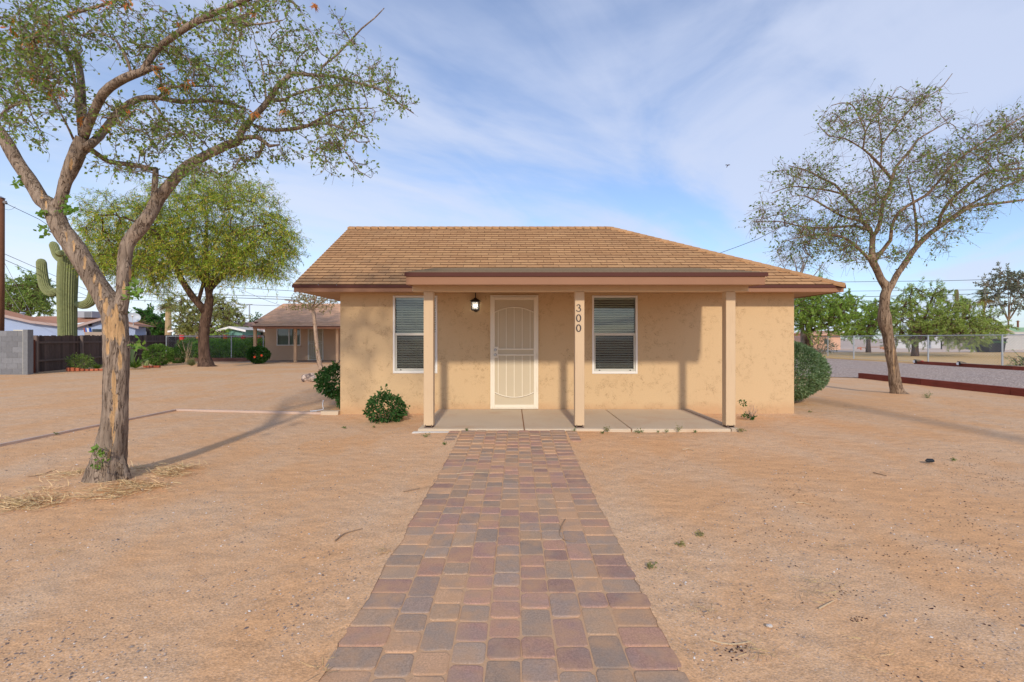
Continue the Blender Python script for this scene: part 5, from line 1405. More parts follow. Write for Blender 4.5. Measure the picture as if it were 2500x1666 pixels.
# pebbles
def pebbles():
    nr = np.random.RandomState(17); V, F, C = [], [], []
    octa = np.array([(1,0,0),(0,1,0),(-1,0,0),(0,-1,0),(0,0,1)]); fc = [(0,1,4,4),(1,2,4,4),(2,3,4,4),(3,0,4,4)]
    k = 0
    tri = []
    for i in range(22000):
        Y = 1.7+nr.uniform(0, 1)**1.6*9; X = nr.uniform(-1.08, 1.08)*Y
        if abs(X-pathc(Y)) < 0.74 and nr.rand() > 0.03: continue
        if -1.3 < X < 3.2 and Y > 6.4: continue
        if Y > 8.3 and -3.1 < X < 5.1: continue
        dens = mnoise.noise(Vector((X*0.9, Y*0.9, 3)))+0.5*mnoise.noise(Vector((X*3, Y*3, 1)))
        if dens < -0.35+0.5*nr.rand(): continue
        r = 0.0024+abs(nr.normal())*0.0022
        if nr.rand() < 0.02: r *= 1.9
        r = min(r, 0.0085)
        z = ghgt(X, Y)
        a = nr.uniform(0, 6.28); R = np.array([[math.cos(a), -math.sin(a), 0], [math.sin(a), math.cos(a), 0], [0, 0, 1]])
        s = np.array([nr.uniform(0.8, 1.6), nr.uniform(0.7, 1.1), nr.uniform(0.5, 0.9)])*r
        V.append((octa*s+nr.normal(size=(5, 3))*r*0.15)@R.T+np.array([X, Y, z+0.001]))
        t_ = nr.rand(); col = (0.20, 0.15, 0.13) if t_ < 0.22 else (0.34, 0.27, 0.23) if t_ < 0.55 else (0.58, 0.44, 0.34) if t_ < 0.90 else (0.80, 0.74, 0.68)
        C.append(np.repeat(np.array([col]), 5, 0)); tri += [(k, k+1, k+4), (k+1, k+2, k+4), (k+2, k+3, k+4), (k+3, k, k+4)]; k += 5
    tag(np_mesh('gravel_grit', np.concatenate(V), np.array(tri), np.concatenate(C), colmat('grit', 0.9, 0.1, 50, 0)), 'loose small stones scattered over the dirt', kind='stuff')
pebbles()
def seeds():
    nr = np.random.RandomState(27); V, C, tri = [], [], []; k = 0
    octa = np.array([(1,0,0),(0,1,0),(-1,0,0),(0,-1,0),(0,0,1)])
    for (px, py, s, n) in ((1900, 1190, 60, 40), (2000, 1250, 110, 70), (2400, 1140, 70, 90), (2330, 1120, 60, 50), (2450, 1170, 50, 60), (2090, 1505, 16, 14), (1790, 1590, 30, 20), (1810, 1580, 18, 12), (2200, 1350, 130, 60), (2050, 1440, 30, 12), (1960, 1150, 80, 40), (2300, 1480, 120, 26), (2420, 1330, 90, 50), (1900, 1300, 150, 40), (1850, 1460, 80, 14), (2250, 1600, 120, 16), (1720, 1310, 50, 10), (2350, 1240, 110, 60)):
        for _ in range(n):
            x_, y_ = px+nr.normal()*s*0.6, py+nr.normal()*s*0.28
            if y_ < 1010: continue
            Y = GY(y_); X = PX(x_, Y); r = 0.0036*nr.uniform(0.7, 1.3)
            a = nr.uniform(0, 6.28); ca, sa = math.cos(a), math.sin(a); R = np.array([[ca, -sa, 0], [sa, ca, 0], [0, 0, 1]])
            V.append((octa*np.array([1.7, 0.9, 0.9])*r)@R.T+np.array([X, Y, ghgt(X, Y)+0.002])); C.append(np.repeat(np.array([[0.06, 0.03, 0.035]]), 5, 0))
            tri += [(k, k+1, k+4), (k+1, k+2, k+4), (k+2, k+3, k+4), (k+3, k, k+4)]; k += 5
    tag(np_mesh('fallen_seeds', np.concatenate(V), np.array(tri), np.concatenate(C), M_roofcol), 'dark fallen seeds littering the dirt at the right', kind='stuff')
seeds()
M_twig = simple('dry_twig', (0.30, 0.20, 0.13), 0.9, 0.3, 30)
M_ptwig = simple('pale_twig', (0.58, 0.44, 0.28), 0.9, 0.2, 30)
def twig(label, pts, r, mat):
    q = [(*gp(px, py), 0.012) for px, py in pts]; m = MB(); cv = catmull([(*a, 0) for a in q], 0.03)
    m.tube([(p[0], p[1], ghgt(p[0], p[1])+r+0.002+(0.011 if abs(p[0]-pathc(p[1])) < 0.73 else 0)) for p in cv], [r*(1-0.5*i/len(cv)) for i in range(len(cv))], 5)
    tag(m.build('twig', mat, loc=(q[0][0], q[0][1], 0)), label, 'twig')
twig('crooked dark twig lying on the dirt left of the paver walkway', [(818, 1322), (840, 1305), (862, 1298), (885, 1292)], 0.005, M_twig)
twig('dark curled twig lying on the paver walkway', [(1380, 1272), (1370, 1290), (1366, 1312), (1385, 1325), (1408, 1325)], 0.0045, M_twig)
twig('long pale bent stalk on the dirt at the lower right', [(1733, 1562), (1765, 1571), (1800, 1572), (1833, 1566)], 0.004, M_ptwig)
twig('short pale stick on the dirt right of the walkway, beside the small weeds', [(1943, 1225), (1960, 1225), (1980, 1230)], 0.005, M_ptwig)
twig('pale stick on the dirt just beyond the right porch post', [(1666, 1099), (1680, 1097), (1694, 1101)], 0.006, M_ptwig)
twig('thin dark stick on the dirt in the shade of the pole shadow', [(2132, 1152), (2150, 1156), (2165, 1160)], 0.006, M_twig)
twig('pale straw stalk beside the dead grass wisps at the right', [(2000, 1482), (2018, 1472), (2036, 1463)], 0.004, M_ptwig)
twig('long thin curved dark twig on the dirt left of the leaning tree', [(68, 1163), (85, 1163), (110, 1157), (136, 1147)], 0.005, M_twig)
twig('thin pale twig lying across the upper pavers', [(1115, 1160), (1150, 1157), (1190, 1158), (1200, 1160)], 0.004, M_ptwig)
twig('short brown twig near the left edge of the paver walkway', [(985, 1201), (1000, 1198), (1025, 1192)], 0.004, M_twig)
def lump(name, label, cat, c, r, mat, seed, sub=3, amp=0.25, flat=(1, 1, 1)):
    import bmesh
    bm_ = bmesh.new(); bmesh.ops.create_icosphere(bm_, subdivisions=sub, radius=1.0)
    for v_ in bm_.verts:
        n = mnoise.noise(v_.co*1.3+Vector((seed, 0, 0)))+0.4*mnoise.noise(v_.co*3.3+Vector((0, seed, 0)))
        v_.co *= 1+amp*n
        v_.co = Vector((v_.co.x*r*flat[0], v_.co.y*r*flat[1], v_.co.z*r*flat[2]))
    me = bpy.data.meshes.new(name); bm_.to_mesh(me); bm_.free()
    o = link_mesh(name, me, mat, None, Vector(c)); return tag(o, label, cat)
t = NT('pale_rock'); c = t.mix(t.ramp(t.noise(7, 6, 0.7, 0.5), 0.42, 0.58), (0.16, 0.12, 0.11), (0.62, 0.50, 0.42)); t.bump(t.noise(12, 6, 0.7), 0.9, 0.03)
M_rock = t.done(c, 0.9, 0, 0.2)
lump('boulder', 'pale grey pink boulder on the dirt left of the house corner shrub', 'rock', (PX(754, 14.6), 14.6, 0.11), 0.21, M_rock, 3, 4, 0.34, (1.05, 0.8, 0.68))
lump('black_stone', 'small black charcoal lump lying on the dirt at the right', 'stone', (PX(2270, 5.05), 5.05, 0.018), 0.04, simple('charcoal', (0.02, 0.024, 0.03), 0.6, 0.4, 30), 5, 2, 0.3, (1.2, 0.7, 0.5))
lump('white_stone', 'smooth white stone beside the base of the leaning tree', 'stone', (*gp(183, 1192), 0.015), 0.020, M_white, 6, 2, 0.1, (1.1, 0.8, 0.7))
lump('white_stone', 'white stone lying on the dirt near the lower right stalk', 'stone', (*gp(1879, 1531), 0.006), 0.013, simple('pale_stone', (0.55, 0.5, 0.46), 0.8), 7, 2, 0.2, (1.1, 0.8, 0.5))
# weeds
def weed(label, px, py, r, n, h, seed, pal, group=None, name='weed'):
    nr = np.random.RandomState(seed); x, y = gp(px, py); lz = dirt_rise(x, y)
    if lz > 0.01:
        y = min(GY(py, lz), 6.50); x = PX(px, y); lz = dirt_rise(x, y)
    root = empty(name, (x, y, 0), label, 'weed', group)
    m = MB(); lp = []
    for i in range(max(4, n//8)):
        a = nr.uniform(0, 6.28); e = np.array((x+math.cos(a)*r*nr.rand(), y+math.sin(a)*r*0.6*nr.rand(), lz+h*nr.uniform(0.4, 1.0)))
        b = np.array((x, y, lz)); m.tube([b, e], [0.002, 0.001], 4, cap=False)
        for _ in range(8): lp.append(b+(e-b)*nr.uniform(0.3, 1.1)+nr.normal(size=3)*r*0.12)
    m.build('stem', simple('green_stem', (0.16, 0.20, 0.08), 0.8), root)
    lp = np.array(lp); lp[:, 2] = np.maximum(lp[:, 2], 0.004+lz)
    V, F, C = leaf_arrays(lp, 0.022, 0.010, pick_cols(pal, len(lp), nr), nr, 0.0)
    np_mesh('leaves', V, F, C, M_leaf, root)
PW = [(0.12, 0.19, 0.06, 2), (0.18, 0.25, 0.09, 1)]
PWD = [(0.28, 0.27, 0.13, 2), (0.36, 0.31, 0.17, 1)]
GW = 'weeds along the front edge of the porch slab'
k_ = 0
for (px, py, r, n, h, pal, lab) in (
    (1484, 1054, 0.07, 70, 0.08, PWD, 'dusty green grassy weed tuft right of the middle porch post'), (1471, 1058, 0.05, 30, 0.02, PW, 'low weed at the slab edge, touching the left of the dusty grassy tuft'),
    (1560, 1056, 0.09, 80, 0.025, PW, 'flat green weed mat at the slab edge, midway between the two right posts'), (1607, 1056, 0.045, 36, 0.03, PW, 'small weed at the slab edge, just right of the flat green mat'),
    (1656, 1054, 0.07, 50, 0.11, PWD, 'tallest weed tuft at the slab edge, with upright grassy blades'), (1627, 1056, 0.04, 26, 0.05, PW, 'small weed at the slab edge, just left of the tallest tuft'), (1697, 1056, 0.05, 40, 0.03, PW, 'small weed at the slab edge between the tallest tuft and the right porch post'),
    (1811, 1054, 0.09, 90, 0.05, PWD, 'dull straw green tuft at the foot of the right porch post'), (1041, 1066, 0.06, 36, 0.04, PW, 'leafy weed below the left porch post'),
    (1140, 1053, 0.03, 26, 0.05, PW, 'green sprig growing where the pavers meet the slab'), (1402, 1052, 0.05, 36, 0.06, PW, 'leafy weed at the foot of the middle porch post'),
    (840, 1045, 0.07, 40, 0.02, PW, 'flat green weed on the dirt in front of the left wall'), (914, 1044, 0.03, 16, 0.02, PWD, 'faint tiny weed just in front of the dark leafy shrub'),
    (135, 1061, 0.05, 24, 0.02, PW, 'tiny dark weed beside the edging strip left of the tree'), (921, 1028, 0.02, 10, 0.02, PW, 'tiny weed at the foot of the dark leafy shrub'),
    (2265, 974, 0.16, 120, 0.14, PW, 'green seedling on the dirt right of the airy tan barked tree'), (1663, 1330, 0.06, 40, 0.02, PWD, 'pale weed right of the walkway, lower of the two spreading ones'),
    (1708, 1308, 0.05, 30, 0.02, PWD, 'pale weed right of the walkway, further of the two spreading ones'), (1592, 1385, 0.05, 40, 0.03, PWD, 'small green grey weed close to the right edge of the walkway'),
    (1085, 1085, 0.04, 26, 0.03, PW, 'small weed beside the flared top of the walkway'), (2330, 1124, 0.04, 14, 0.01, PW, 'tiny flat weed among the dark seeds at the far right'), (1975, 1006, 0.08, 30, 0.012, PW, 'flat green weed on the dirt off the right corner of the house')):
    k_ += 1
    weed(lab or 'small low green weed at the front edge of the porch slab', px, py, r, n, h, 50+k_, pal, GW if 'slab edge' in (lab or '') else None)

# concrete edging strips in the dirt
M_edge = simple('edging_concrete', (0.56, 0.42, 0.34), 0.85, 0.12, 6)
def strip(name, label, a, b, w, z):
    a, b = Vector((*a, 0)), Vector((*b, 0)); d = (b-a).normalized(); s = d.cross(Vector((0,0,1)))*w/2; m = MB()
    n = 24
    for i in range(n):
        p, q = a+(b-a)*i/n, a+(b-a)*(i+1)/n
        k = 1+0.15*math.sin(i*1.7); kk = 1+0.15*math.sin((i+1)*1.7)
        m.add([p-s*k, q-s*kk, q+s*kk, p+s*k, p-s*k-Vector((0,0,0.05)), q-s*kk-Vector((0,0,0.05)), q+s*kk-Vector((0,0,0.05)), p+s*k-Vector((0,0,0.05))], [(0,1,2,3), (0,4,5,1), (2,6,7,3)])
    for v_ in range(len(m.v)): x, y, zz = m.v[v_]; m.v[v_] = (x, y, zz+z)
    tag(m.build(name, M_edge), kind='structure', label=label)
strip('edging_strip', 'pale concrete edging running from the house corner across the yard', gp(428, 1001), (-3.34, 8.38), 0.055, 0.018)
strip('edging_strip', 'pale concrete edging running back past the leaning tree', gp(-80, 1103), gp(426, 1002), 0.05, 0.016)
m = MB(); q = [(-3.42, 8.62, 0.03), (-3.44, 8.63, 0.12), (-3.43, 8.64, 0.20)]; m.tube(q, 0.009, 8); m.tube([(-3.42, 8.6, 0.03), (-3.50, 8.50, 0.025), (-3.60, 8.47, 0.02)], 0.013, 8)
tag(m.build('drain_pipe', simple('pvc_pipe', (0.55, 0.55, 0.58), 0.4), loc=(-3.42, 8.62, 0)), 'thin grey and white drain pipe under the corner shrub', 'pipe')

# ------------------------------------------------------------------ left side: block wall, fences
def block_wall():
    Y = 17.6; x1 = PX(56, Y); x0 = -24.5; zt = PZ(808, Y)
    root = empty('block_wall', (x1, Y, 0), 'grey concrete block wall with capped end pillar at the left edge', 'wall')
    m = MB(); rr2 = random.Random(4); bw, bh = 0.40, 0.2
    rows = int(zt/0.205)+1; m.cur = (0.30, 0.31, 0.33)
    hh = zt/8
    for r in range(8):
        x = x1-(0.2 if r % 2 else 0.0)
        if r % 2: m.cur = (0.205, 0.21, 0.22); m.bbox(x+0.004, x1, Y, Y+0.19, r*hh+0.004, (r+1)*hh-0.004, 0.004)
        while x > x0:
            k = rr2.uniform(0.85, 1.12); m.cur = tuple(c_*k for c_ in (0.205, 0.21, 0.225))
            m.bbox(x-bw+0.004, x-0.004, Y, Y+0.19, r*hh+0.004, (r+1)*hh-0.004, 0.004); x -= bw
    m.cur = (0.24, 0.24, 0.245); m.box(x0-0.2, x1-0.01, Y+0.008, Y+0.18, -0.1, zt-0.006)
    m.build('blocks', colmat('block', 0.95, 0.12, 10, 0.3), root, col=True)
    m = MB(); m.cur = (0.20, 0.205, 0.215); m.bbox(x1+0.012, x1+0.19, Y-0.02, Y+0.2, -0.1, PZ(805, Y), 0.006); m.build('pillar', colmat('block', 0.95, 0.12, 10, 0.3), root, col=True)
    m = MB(); m.box(x1+0.0015, x1+0.0105, Y-0.012, Y+0.1, 0, PZ(805, Y)); m.box(x1-0.35, x1+0.01, Y-0.01, Y+0.1, zt, zt+0.035); m.build('cap', simple('pale_trim', (0.62, 0.60, 0.50), 0.8), root)
block_wall()
M_board = colmat('weathered_board', 0.9, 0.28, 8, 0.4, sc=(6, 6, 0.7))
def wood_fence(label, A, B, zt0, zt1, seed, post_every=2.4, rails=(0.45, 1.17), bw=0.14, face=-1, z0=0.0):
    rf = random.Random(seed); A, B = Vector((*A, 0)), Vector((*B, 0)); d = (B-A); L = d.length; d.normalize(); nrm_ = Vector((d.y, -d.x, 0))
    if nrm_.dot(-A) < 0: nrm_ = -nrm_
    root = empty('wooden_fence', A, label, 'fence')
    m = MB(); x = 0
    while x < L:
        k = rf.uniform(0.6, 1.35); m.cur = tuple(c_*k for c_ in (0.105, 0.072, 0.062))
        zt = zt0+(zt1-zt0)*x/L+rf.uniform(-0.02, 0.02)
        c = A+d*(x+bw/2)
        m.obox((c.x, c.y, (zt+z0)/2), d*(bw/2-0.003), nrm_*0.009, (0, 0, (zt-z0)/2)); x += bw
    m.build('boards', M_board, root, col=True)
    for rz in rails:
        m = MB(); m.cur = (0.15, 0.11, 0.095); c = (A+B)/2+nrm_*0.035; m.obox((c.x, c.y, z0+rz), d*(L/2), nrm_*0.022, (0, 0, 0.04)); m.build('rail', M_board, root, col=True)
    x = 0.06
    while x < L:
        m = MB(); m.cur = (0.20, 0.15, 0.13); c = A+d*x+nrm_*0.10; zt = zt0+(zt1-zt0)*x/L
        m.obox((c.x, c.y, (zt+z0)/2), d*0.05, nrm_*0.05, (0, 0, (zt-z0)/2+0.01)); m.build('fence_post', M_board, root, col=True); x += post_every
    return root
wood_fence('long weathered brown board fence running back from the grey block wall', (-18.65, 18.45), (-22.0, 31.0), 1.44, 1.56, 3, 2.9)
wood_fence('dark board fence behind the clipped hedge and red posts', (-22.0, 31.0), (-14.5, 34.5), 1.56, 1.56, 5, 2.5)
m = MB(); m.box(-18.62, -18.45, 18.2, 18.4, 0, 1.28); tag(m.build('gate_post', simple('dark_red_post', (0.12, 0.035, 0.02), 0.8), loc=(-18.5, 18.3, 0)), 'dark red post between the block wall and the wooden fence', 'post')
def chainlink(label, A, B, H, posts, seed=1, sp=0.10, wr=0.004, lower=True, zb=0.0, post_r=0.03):
    A, B = Vector((*A, 0)), Vector((*B, 0)); d = B-A; L = d.length; d.normalize()
    root = empty('chain_link_fence', A, label, 'fence')
    m = MB(); m.tube([A+Vector((0,0,zb+H)), B+Vector((0,0,zb+H))], 0.022, 8)
    if lower: m.tube([A+Vector((0,0,zb+0.06)), B+Vector((0,0,zb+0.06))], 0.006, 6)
    m.build('rail', M_steel, root)
    for f in posts:
        m = MB(); c = A+d*L*f; m.tube([c+Vector((0,0,-0.1)), c+Vector((0,0,zb+H+0.03))], post_r, 10); m.build('fence_post', M_steel, root)
    m = MB(); h = H-0.04; n = int((L+h)/sp)
    for i in range(n+1):
        s0 = i*sp-h
        a0, z0 = (s0, 0.0) if s0 >= 0 else (0.0, -s0); a1, z1 = (s0+h, h) if s0+h <= L else (L, L-s0)
        if a1-a0 < 0.02: continue
        p, q = A+d*a0, A+d*a1
        m.tube([p+Vector((0,0,zb+0.03+z0)), q+Vector((0,0,zb+0.03+z1))], wr, 3, cap=False)
        m.tube([p+Vector((0,0,zb+0.03+h-z0)), q+Vector((0,0,zb+0.03+h-z1))], wr, 3, cap=False)
    m.build('wire_mesh', M_steel, root)
xa = PX(406, 28.2)
chainlink('galvanised wire fence in front of the clipped hedge at the left', (xa, 28.2), (PX(643, 28.2), 28.2), 1.47, (0, (565-406)/(643-406), 1), sp=0.15, wr=0.0016)
m = MB(); m.box(PX(395, 28.0), PX(615, 28.0), 27.9, 28.05, 0, 0.14); m.box(PX(395, 28.0), PX(615, 28.0), 27.88, 28.07, 0.141, 0.2)
tag(m.build('landscape_timber', simple('old_red_timber', (0.17, 0.085, 0.07), 0.85, 0.25, 4), loc=(PX(395, 28), 28, 0)), 'low dark red timber kerb under the left wire fence', 'timber')
for i, (px, y0, y1, w, col, lab) in enumerate(((444, 818, 850, 11, (0.62, 0.04, 0.03), 'red post beyond the wire fence, left of the dark forked trunk'), (483, 820, 850, 8, (0.55, 0.22, 0.08), 'orange brown post beyond the wire fence beside the forked trunk'),
                                   (550, 818, 850, 9, (0.55, 0.09, 0.03), 'red post beyond the wire fence, just right of the forked trunk'), (594, 819, 850, 9, (0.66, 0.04, 0.02), 'bright red post beyond the wire fence, midway to the further house'), (633.5, 819, 850, 8, (0.55, 0.09, 0.03), 'red post beyond the wire fence beside the further house porch'))):
    Y = 30.8 if i else 30.0; m = MB(); z1 = PZ(y0, Y)
    m.tube([(PX(px, Y), Y, -0.05), (PX(px, Y), Y, z1-0.03), (PX(px, Y), Y, z1)], [w/2*Y/FPX, w/2*Y/FPX, w/2.6*Y/FPX], 12)
    tag(m.build('red_post', simple('post_paint_%d' % int(col[1]*100), col, 0.6, 0.15, 4), loc=(PX(px, Y), Y, 0)), lab, 'post', 'painted posts beyond the wire fence')
# brick edging by the shrub
m = MB(); rb = random.Random(3)
for i in range(9):
    Y = 19.2+0.06*i; x = PX(166+i*8.5, 19.3); k = rb.uniform(0.8, 1.2); m.cur = (0.42*k, 0.13*k, 0.07*k)
    m.bbox(x, x+0.13, Y, Y+0.1, 0, 0.07+rb.uniform(0, 0.03) + (0.06 if i < 3 else 0), 0.006)
tag(m.build('brick_edging', colmat('brick', 0.9, 0.2, 12, 0.3), loc=(-18, 19.3, 0), col=True), 'row of red bricks edging the planting bed by the wooden fence', 'edging')
m = MB()
for i in range(5):
    x = PX(345+i*8, 21.6); m.cur = (0.32, 0.09, 0.05); m.bbox(x, x+0.14, 21.7, 21.8, 0, 0.09, 0.006)
tag(m.build('brick_edging', colmat('brick', 0.9, 0.2, 12, 0.3), loc=(-16.8, 21.7, 0), col=True), 'dark red bricks at the foot of the rounded clipped bush', 'edging')

# ------------------------------------------------------------------ blue house behind the fence
M_blue = simple('blue_painted_block', (0.33, 0.42, 0.62), 0.85, 0.08, 2)
M_bfascia = simple('grey_brown_fascia', (0.42, 0.33, 0.31), 0.8, 0.1, 2)
M_broof = simple('orange_brown_roofing', (0.46, 0.22, 0.13), 0.95, 0.15, 1.5)
def blue_house():
    Y = 31.0; root = empty('blue_house', (PX(170, Y), Y, 0), 'low pale blue house with zigzag roofline behind the saguaro', 'house')
    prof = [(-90, 742), (4, 767), (75, 783), (145, 791), (188, 793), (249, 775), (285, 783), (338, 797)]
    m = MB(); poly = [P(px, py+4, Y) for px, py in prof]
    pts = [Vector((poly[0].x, Y, -0.1))]+poly[:-1]+[P(330, 800, Y)]+[Vector((PX(330, Y), Y, -0.1))]
    m.prism(pts, (0, 0.9, 0)); m.build('wall', M_blue, root)
    m = MB()
    for i in range(len(prof)-1):
        a, b = P(*prof[i], Y-0.35), P(*prof[i+1], Y-0.35); th = Vector((0, 0, -0.17))
        m.prism([a, b, b+th, a+th], (0, 0.05, 0))
    m.build('fascia', M_bfascia, root)
    m = MB()
    for i in range(len(prof)-1):
        a, b = P(*prof[i], Y-0.36), P(*prof[i+1], Y-0.36)
        m.add([a, b, b+Vector((0, 1.5, 0.0)), a+Vector((0, 1.5, 0.0))], [(0,1,2,3)])
    # cross roof behind with low ridge
    r0, r1 = PX(30, 34), PX(262, 34)
    m.add([(r0, 31.6, 2.35), (r1, 31.6, 2.35), (r1, 36.0, PZ(772.5, 36)), (r0, 36.0, PZ(772.5, 36))], [(0,1,2,3)])
    m.build('roof', M_broof, root)
    m = MB(); m.box(PX(226, Y), PX(249, Y), Y-0.03, Y+0.05, PZ(811, Y), PZ(804, Y)); m.build('window', simple('dark_pane', (0.05, 0.06, 0.07), 0.2), root)
    m = MB(); c = P(55, 766, 33); m.tube([c-Vector((0, 0, 0.4)), c+Vector((0, 0, 0.02))], 0.10, 10); m.tube([c+Vector((0, 0, 0.02)), c+Vector((0, 0, 0.10))], [0.17, 0.12], 10); m.build('vent_pipe', M_steel, root)
    m = MB(); c = P(221, 794, Y-0.05); m.tube([c, c+Vector((0, -0.08, 0))], 0.09, 8); m.build('porch_light', M_black, root)
    return root
blue_house()
m = MB(); Ya = 34.0; m.bbox(PX(187, Ya), PX(224, Ya), Ya, Ya+1.0, PZ(776, Ya), PZ(760, Ya), 0.02)
ac = m.build('rooftop_cooler', simple('cooler_metal', (0.36, 0.38, 0.42), 0.6, 0.1, 5), loc=(PX(205, Ya), Ya, PZ(776, Ya))); tag(ac, 'grey louvred cooler box on the roof of the blue house', 'cooler')
m = MB()
for i in range(7): m.box(PX(206, Ya), PX(223, Ya), Ya-0.02, Ya-0.003, PZ(775-i*2, Ya), PZ(774.1-i*2, Ya))
m.build('louvre', simple('louvre_dark', (0.12, 0.13, 0.15), 0.6), ac)
m = MB(); Yd = 30.6; c = P(325, 776, Yd); d = Vector((0.5, -0.75, 0.35)).normalized(); u1 = d.cross(Vector((0,0,1))).normalized(); u2 = u1.cross(d)
rings = [(0.0, -0.09), (0.15, -0.075), (0.3, -0.03), (0.40, 0.02)]
vs = [c-d*0.09]; fs = []
for r, h in rings[1:]:
    vs += [c+d*h+u1*math.cos(a)*r+u2*math.sin(a)*r*0.85 for a in [2*math.pi*k/18 for k in range(18)]]
fs += [(0, 1+k, 1+(k+1) % 18) for k in range(18)]
for q in range(2): fs += [(1+q*18+k, 1+(q+1)*18+k, 1+(q+1)*18+(k+1) % 18, 1+q*18+(k+1) % 18) for k in range(18)]
m.add(vs, fs); di = m.build('satellite_dish', simple('dish_grey', (0.50, 0.55, 0.62), 0.4), loc=c); tag(di, 'grey satellite dish on the right eave of the blue house', 'dish')
m = MB(); m.tube([c-d*0.08, c-d*0.2+Vector((0, 0, -0.2)), P(325, 796, Yd)], 0.02, 6); m.tube([c-u2*0.38, c+d*0.45+Vector((0, 0, -0.1))], 0.012, 6); m.tube([c+d*0.42+Vector((0, 0, -0.1)), c+d*0.52+Vector((0, 0, -0.07))], 0.05, 8); m.build('dish_arm', M_white, di)
# folded blue white thing & planks beside blue house
m = MB(); Yk = 30.2; m.box(PX(206, Yk), PX(250, Yk), Yk, Yk+0.1, PZ(822, Yk), PZ(811, Yk)); tag(m.build('plank_stack', simple('pale_plank', (0.36, 0.29, 0.24), 0.9), loc=(PX(206, Yk), Yk, 1)), 'pale plank panel showing above the fence in front of the blue wall', 'panel')
m = MB()
for (a, b, col) in ((205, 209, (0.3, 0.08, 0.05)), (209, 213, (0.05, 0.12, 0.4)), (213, 218, (0.6, 0.6, 0.62)), (218, 221, (0.04, 0.12, 0.45))):
    m.cur = col; m.prism([P(a, 811, Yk+0.2), P(b, 811, Yk+0.2), P(b-2, 801, Yk+0.2), P(a-2, 801, Yk+0.2)], (0, 0.1, 0))
tag(m.build('folded_parasol', colmat('cloth', 0.9, 0.1, 5, 0), loc=P(211, 811, Yk+0.2), col=True), 'folded blue and white striped parasol above the wooden fence', 'parasol')
# basketball backboard
Yb = 38.0; c = P(350, 818, Yb); root = empty('basketball_hoop', (c.x, Yb, 0), 'black rounded basketball backboard with white square above the fence', 'hoop')
m = MB(); pts = [c+Vector((math.cos(a)*0.60, 0, math.sin(a)*0.62)) for a in [math.pi*k/14 for k in range(15)]]; m.prism([pts[0]-Vector((0, 0, 0.2))]+pts+[pts[-1]-Vector((0, 0, 0.2))], (0, 0.04, 0)); m.build('backboard', M_black, root)
m = MB()
for (a, b, e, f) in ((-0.25, 0.25, 0.20, 0.26), (-0.25, -0.19, -0.12, 0.20), (0.19, 0.25, -0.12, 0.20)): m.box(c.x+a, c.x+b, Yb-0.015, Yb-0.005, c.z+e, c.z+f)
m.build('white_square', M_white, root); m = MB(); m.tube([(c.x, Yb+0.1, 0), (c.x, Yb+0.1, c.z+0.2)], 0.05, 8); m.build('pole', M_black, root)
# ------------------------------------------------------------------ far houses left
def block_house(name, label, Y, x0, x1, ztop, wallc, roofc, ridge_px, ridge_py, eave_py, trim=None, win=None, depth=7, gable=None):
    root = empty(name, (PX((x0+x1)/2, Y), Y, 0), label, 'house')
    m = MB(); m.box(PX(x0, Y), PX(x1, Y), Y, Y+depth, -0.1, PZ(eave_py, Y)+0.05); m.build('wall', simple('w_'+label[:12], wallc, 0.9, 0.1, 1), root)
    ez = PZ(eave_py, Y); e0, e1 = PX(x0, Y)-0.5, PX(x1, Y)+0.5; Yr = Y+depth/2; rz = PZ(ridge_py, Yr)
    ra, rb_ = PX(ridge_px[0], Yr), PX(ridge_px[1], Yr)
    m = MB()
    if gable:    # gable faces the camera
        xm = PX(gable, Y-0.4); hz_ = PZ(ridge_py, Y-0.4)
        m.add([(e0, Y-0.4, ez), (xm, Y-0.4, hz_), (xm, Y+depth, hz_), (e0, Y+depth, ez), (e1, Y-0.4, ez), (e1, Y+depth, ez)], [(0,1,2,3), (1,4,5,2)])
        mw = MB(); mw.add([(e0+0.4, Y-0.02, ez), (e1-0.4, Y-0.02, ez), (xm, Y-0.02, hz_-0.1)], [(0,1,2)]); mw.build('gable', simple('g_'+label[:12], wallc, 0.9, 0.1, 1), root)
        mf = MB()
        for (a, b) in (((e0, ez), (xm, hz_)), ((xm, hz_), (e1, ez))): mf.prism([(a[0], Y-0.42, a[1]), (b[0], Y-0.42, b[1]), (b[0], Y-0.42, b[1]-0.18), (a[0], Y-0.42, a[1]-0.18)], (0, 0.04, 0))
        mf.build('fascia', simple('f_'+label[:12], trim or (0.7, 0.7, 0.7), 0.7), root)
    else:
        m.add([(e0, Y-0.5, ez), (e1, Y-0.5, ez), (rb_, Yr, rz), (ra, Yr, rz), (e0, Y+depth+0.5, ez), (e1, Y+depth+0.5, ez)], [(0,1,2,3), (4,3,2,5), (0,3,4), (1,5,2)])
        mf = MB(); mf.box(e0, e1, Y-0.52, Y-0.49, ez-0.2, ez); mf.build('fascia', simple('f_'+label[:12], trim or (0.7, 0.7, 0.7), 0.7), root)
    m.build('roof', simple('r_'+label[:12], roofc, 0.95, 0.15, 2), root)
    for (a, b, c_, d_) in (win or []):
        m = MB(); m.box(PX(a, Y), PX(b, Y), Y-0.04, Y+0.02, PZ(d_, Y), PZ(c_, Y)); m.build('window', simple('dark_pane', (0.05, 0.06, 0.07), 0.2), root)
    return root
block_house('far_house', 'far brown roofed house with white gable trim left of the further tan house', 44, 560, 665, 0, (0.42, 0.36, 0.30), (0.38, 0.22, 0.16), (575, 640), 787, 806, (0.6, 0.62, 0.68), [(625, 642, 812, 822)])
block_house('far_house', 'far teal walled house seen between the hedge and the yellow green tree', 41, 548, 592, 0, (0.14, 0.30, 0.28), (0.55, 0.52, 0.48), (548, 590), 797, 806, (0.8, 0.8, 0.8), None, 5, gable=560)
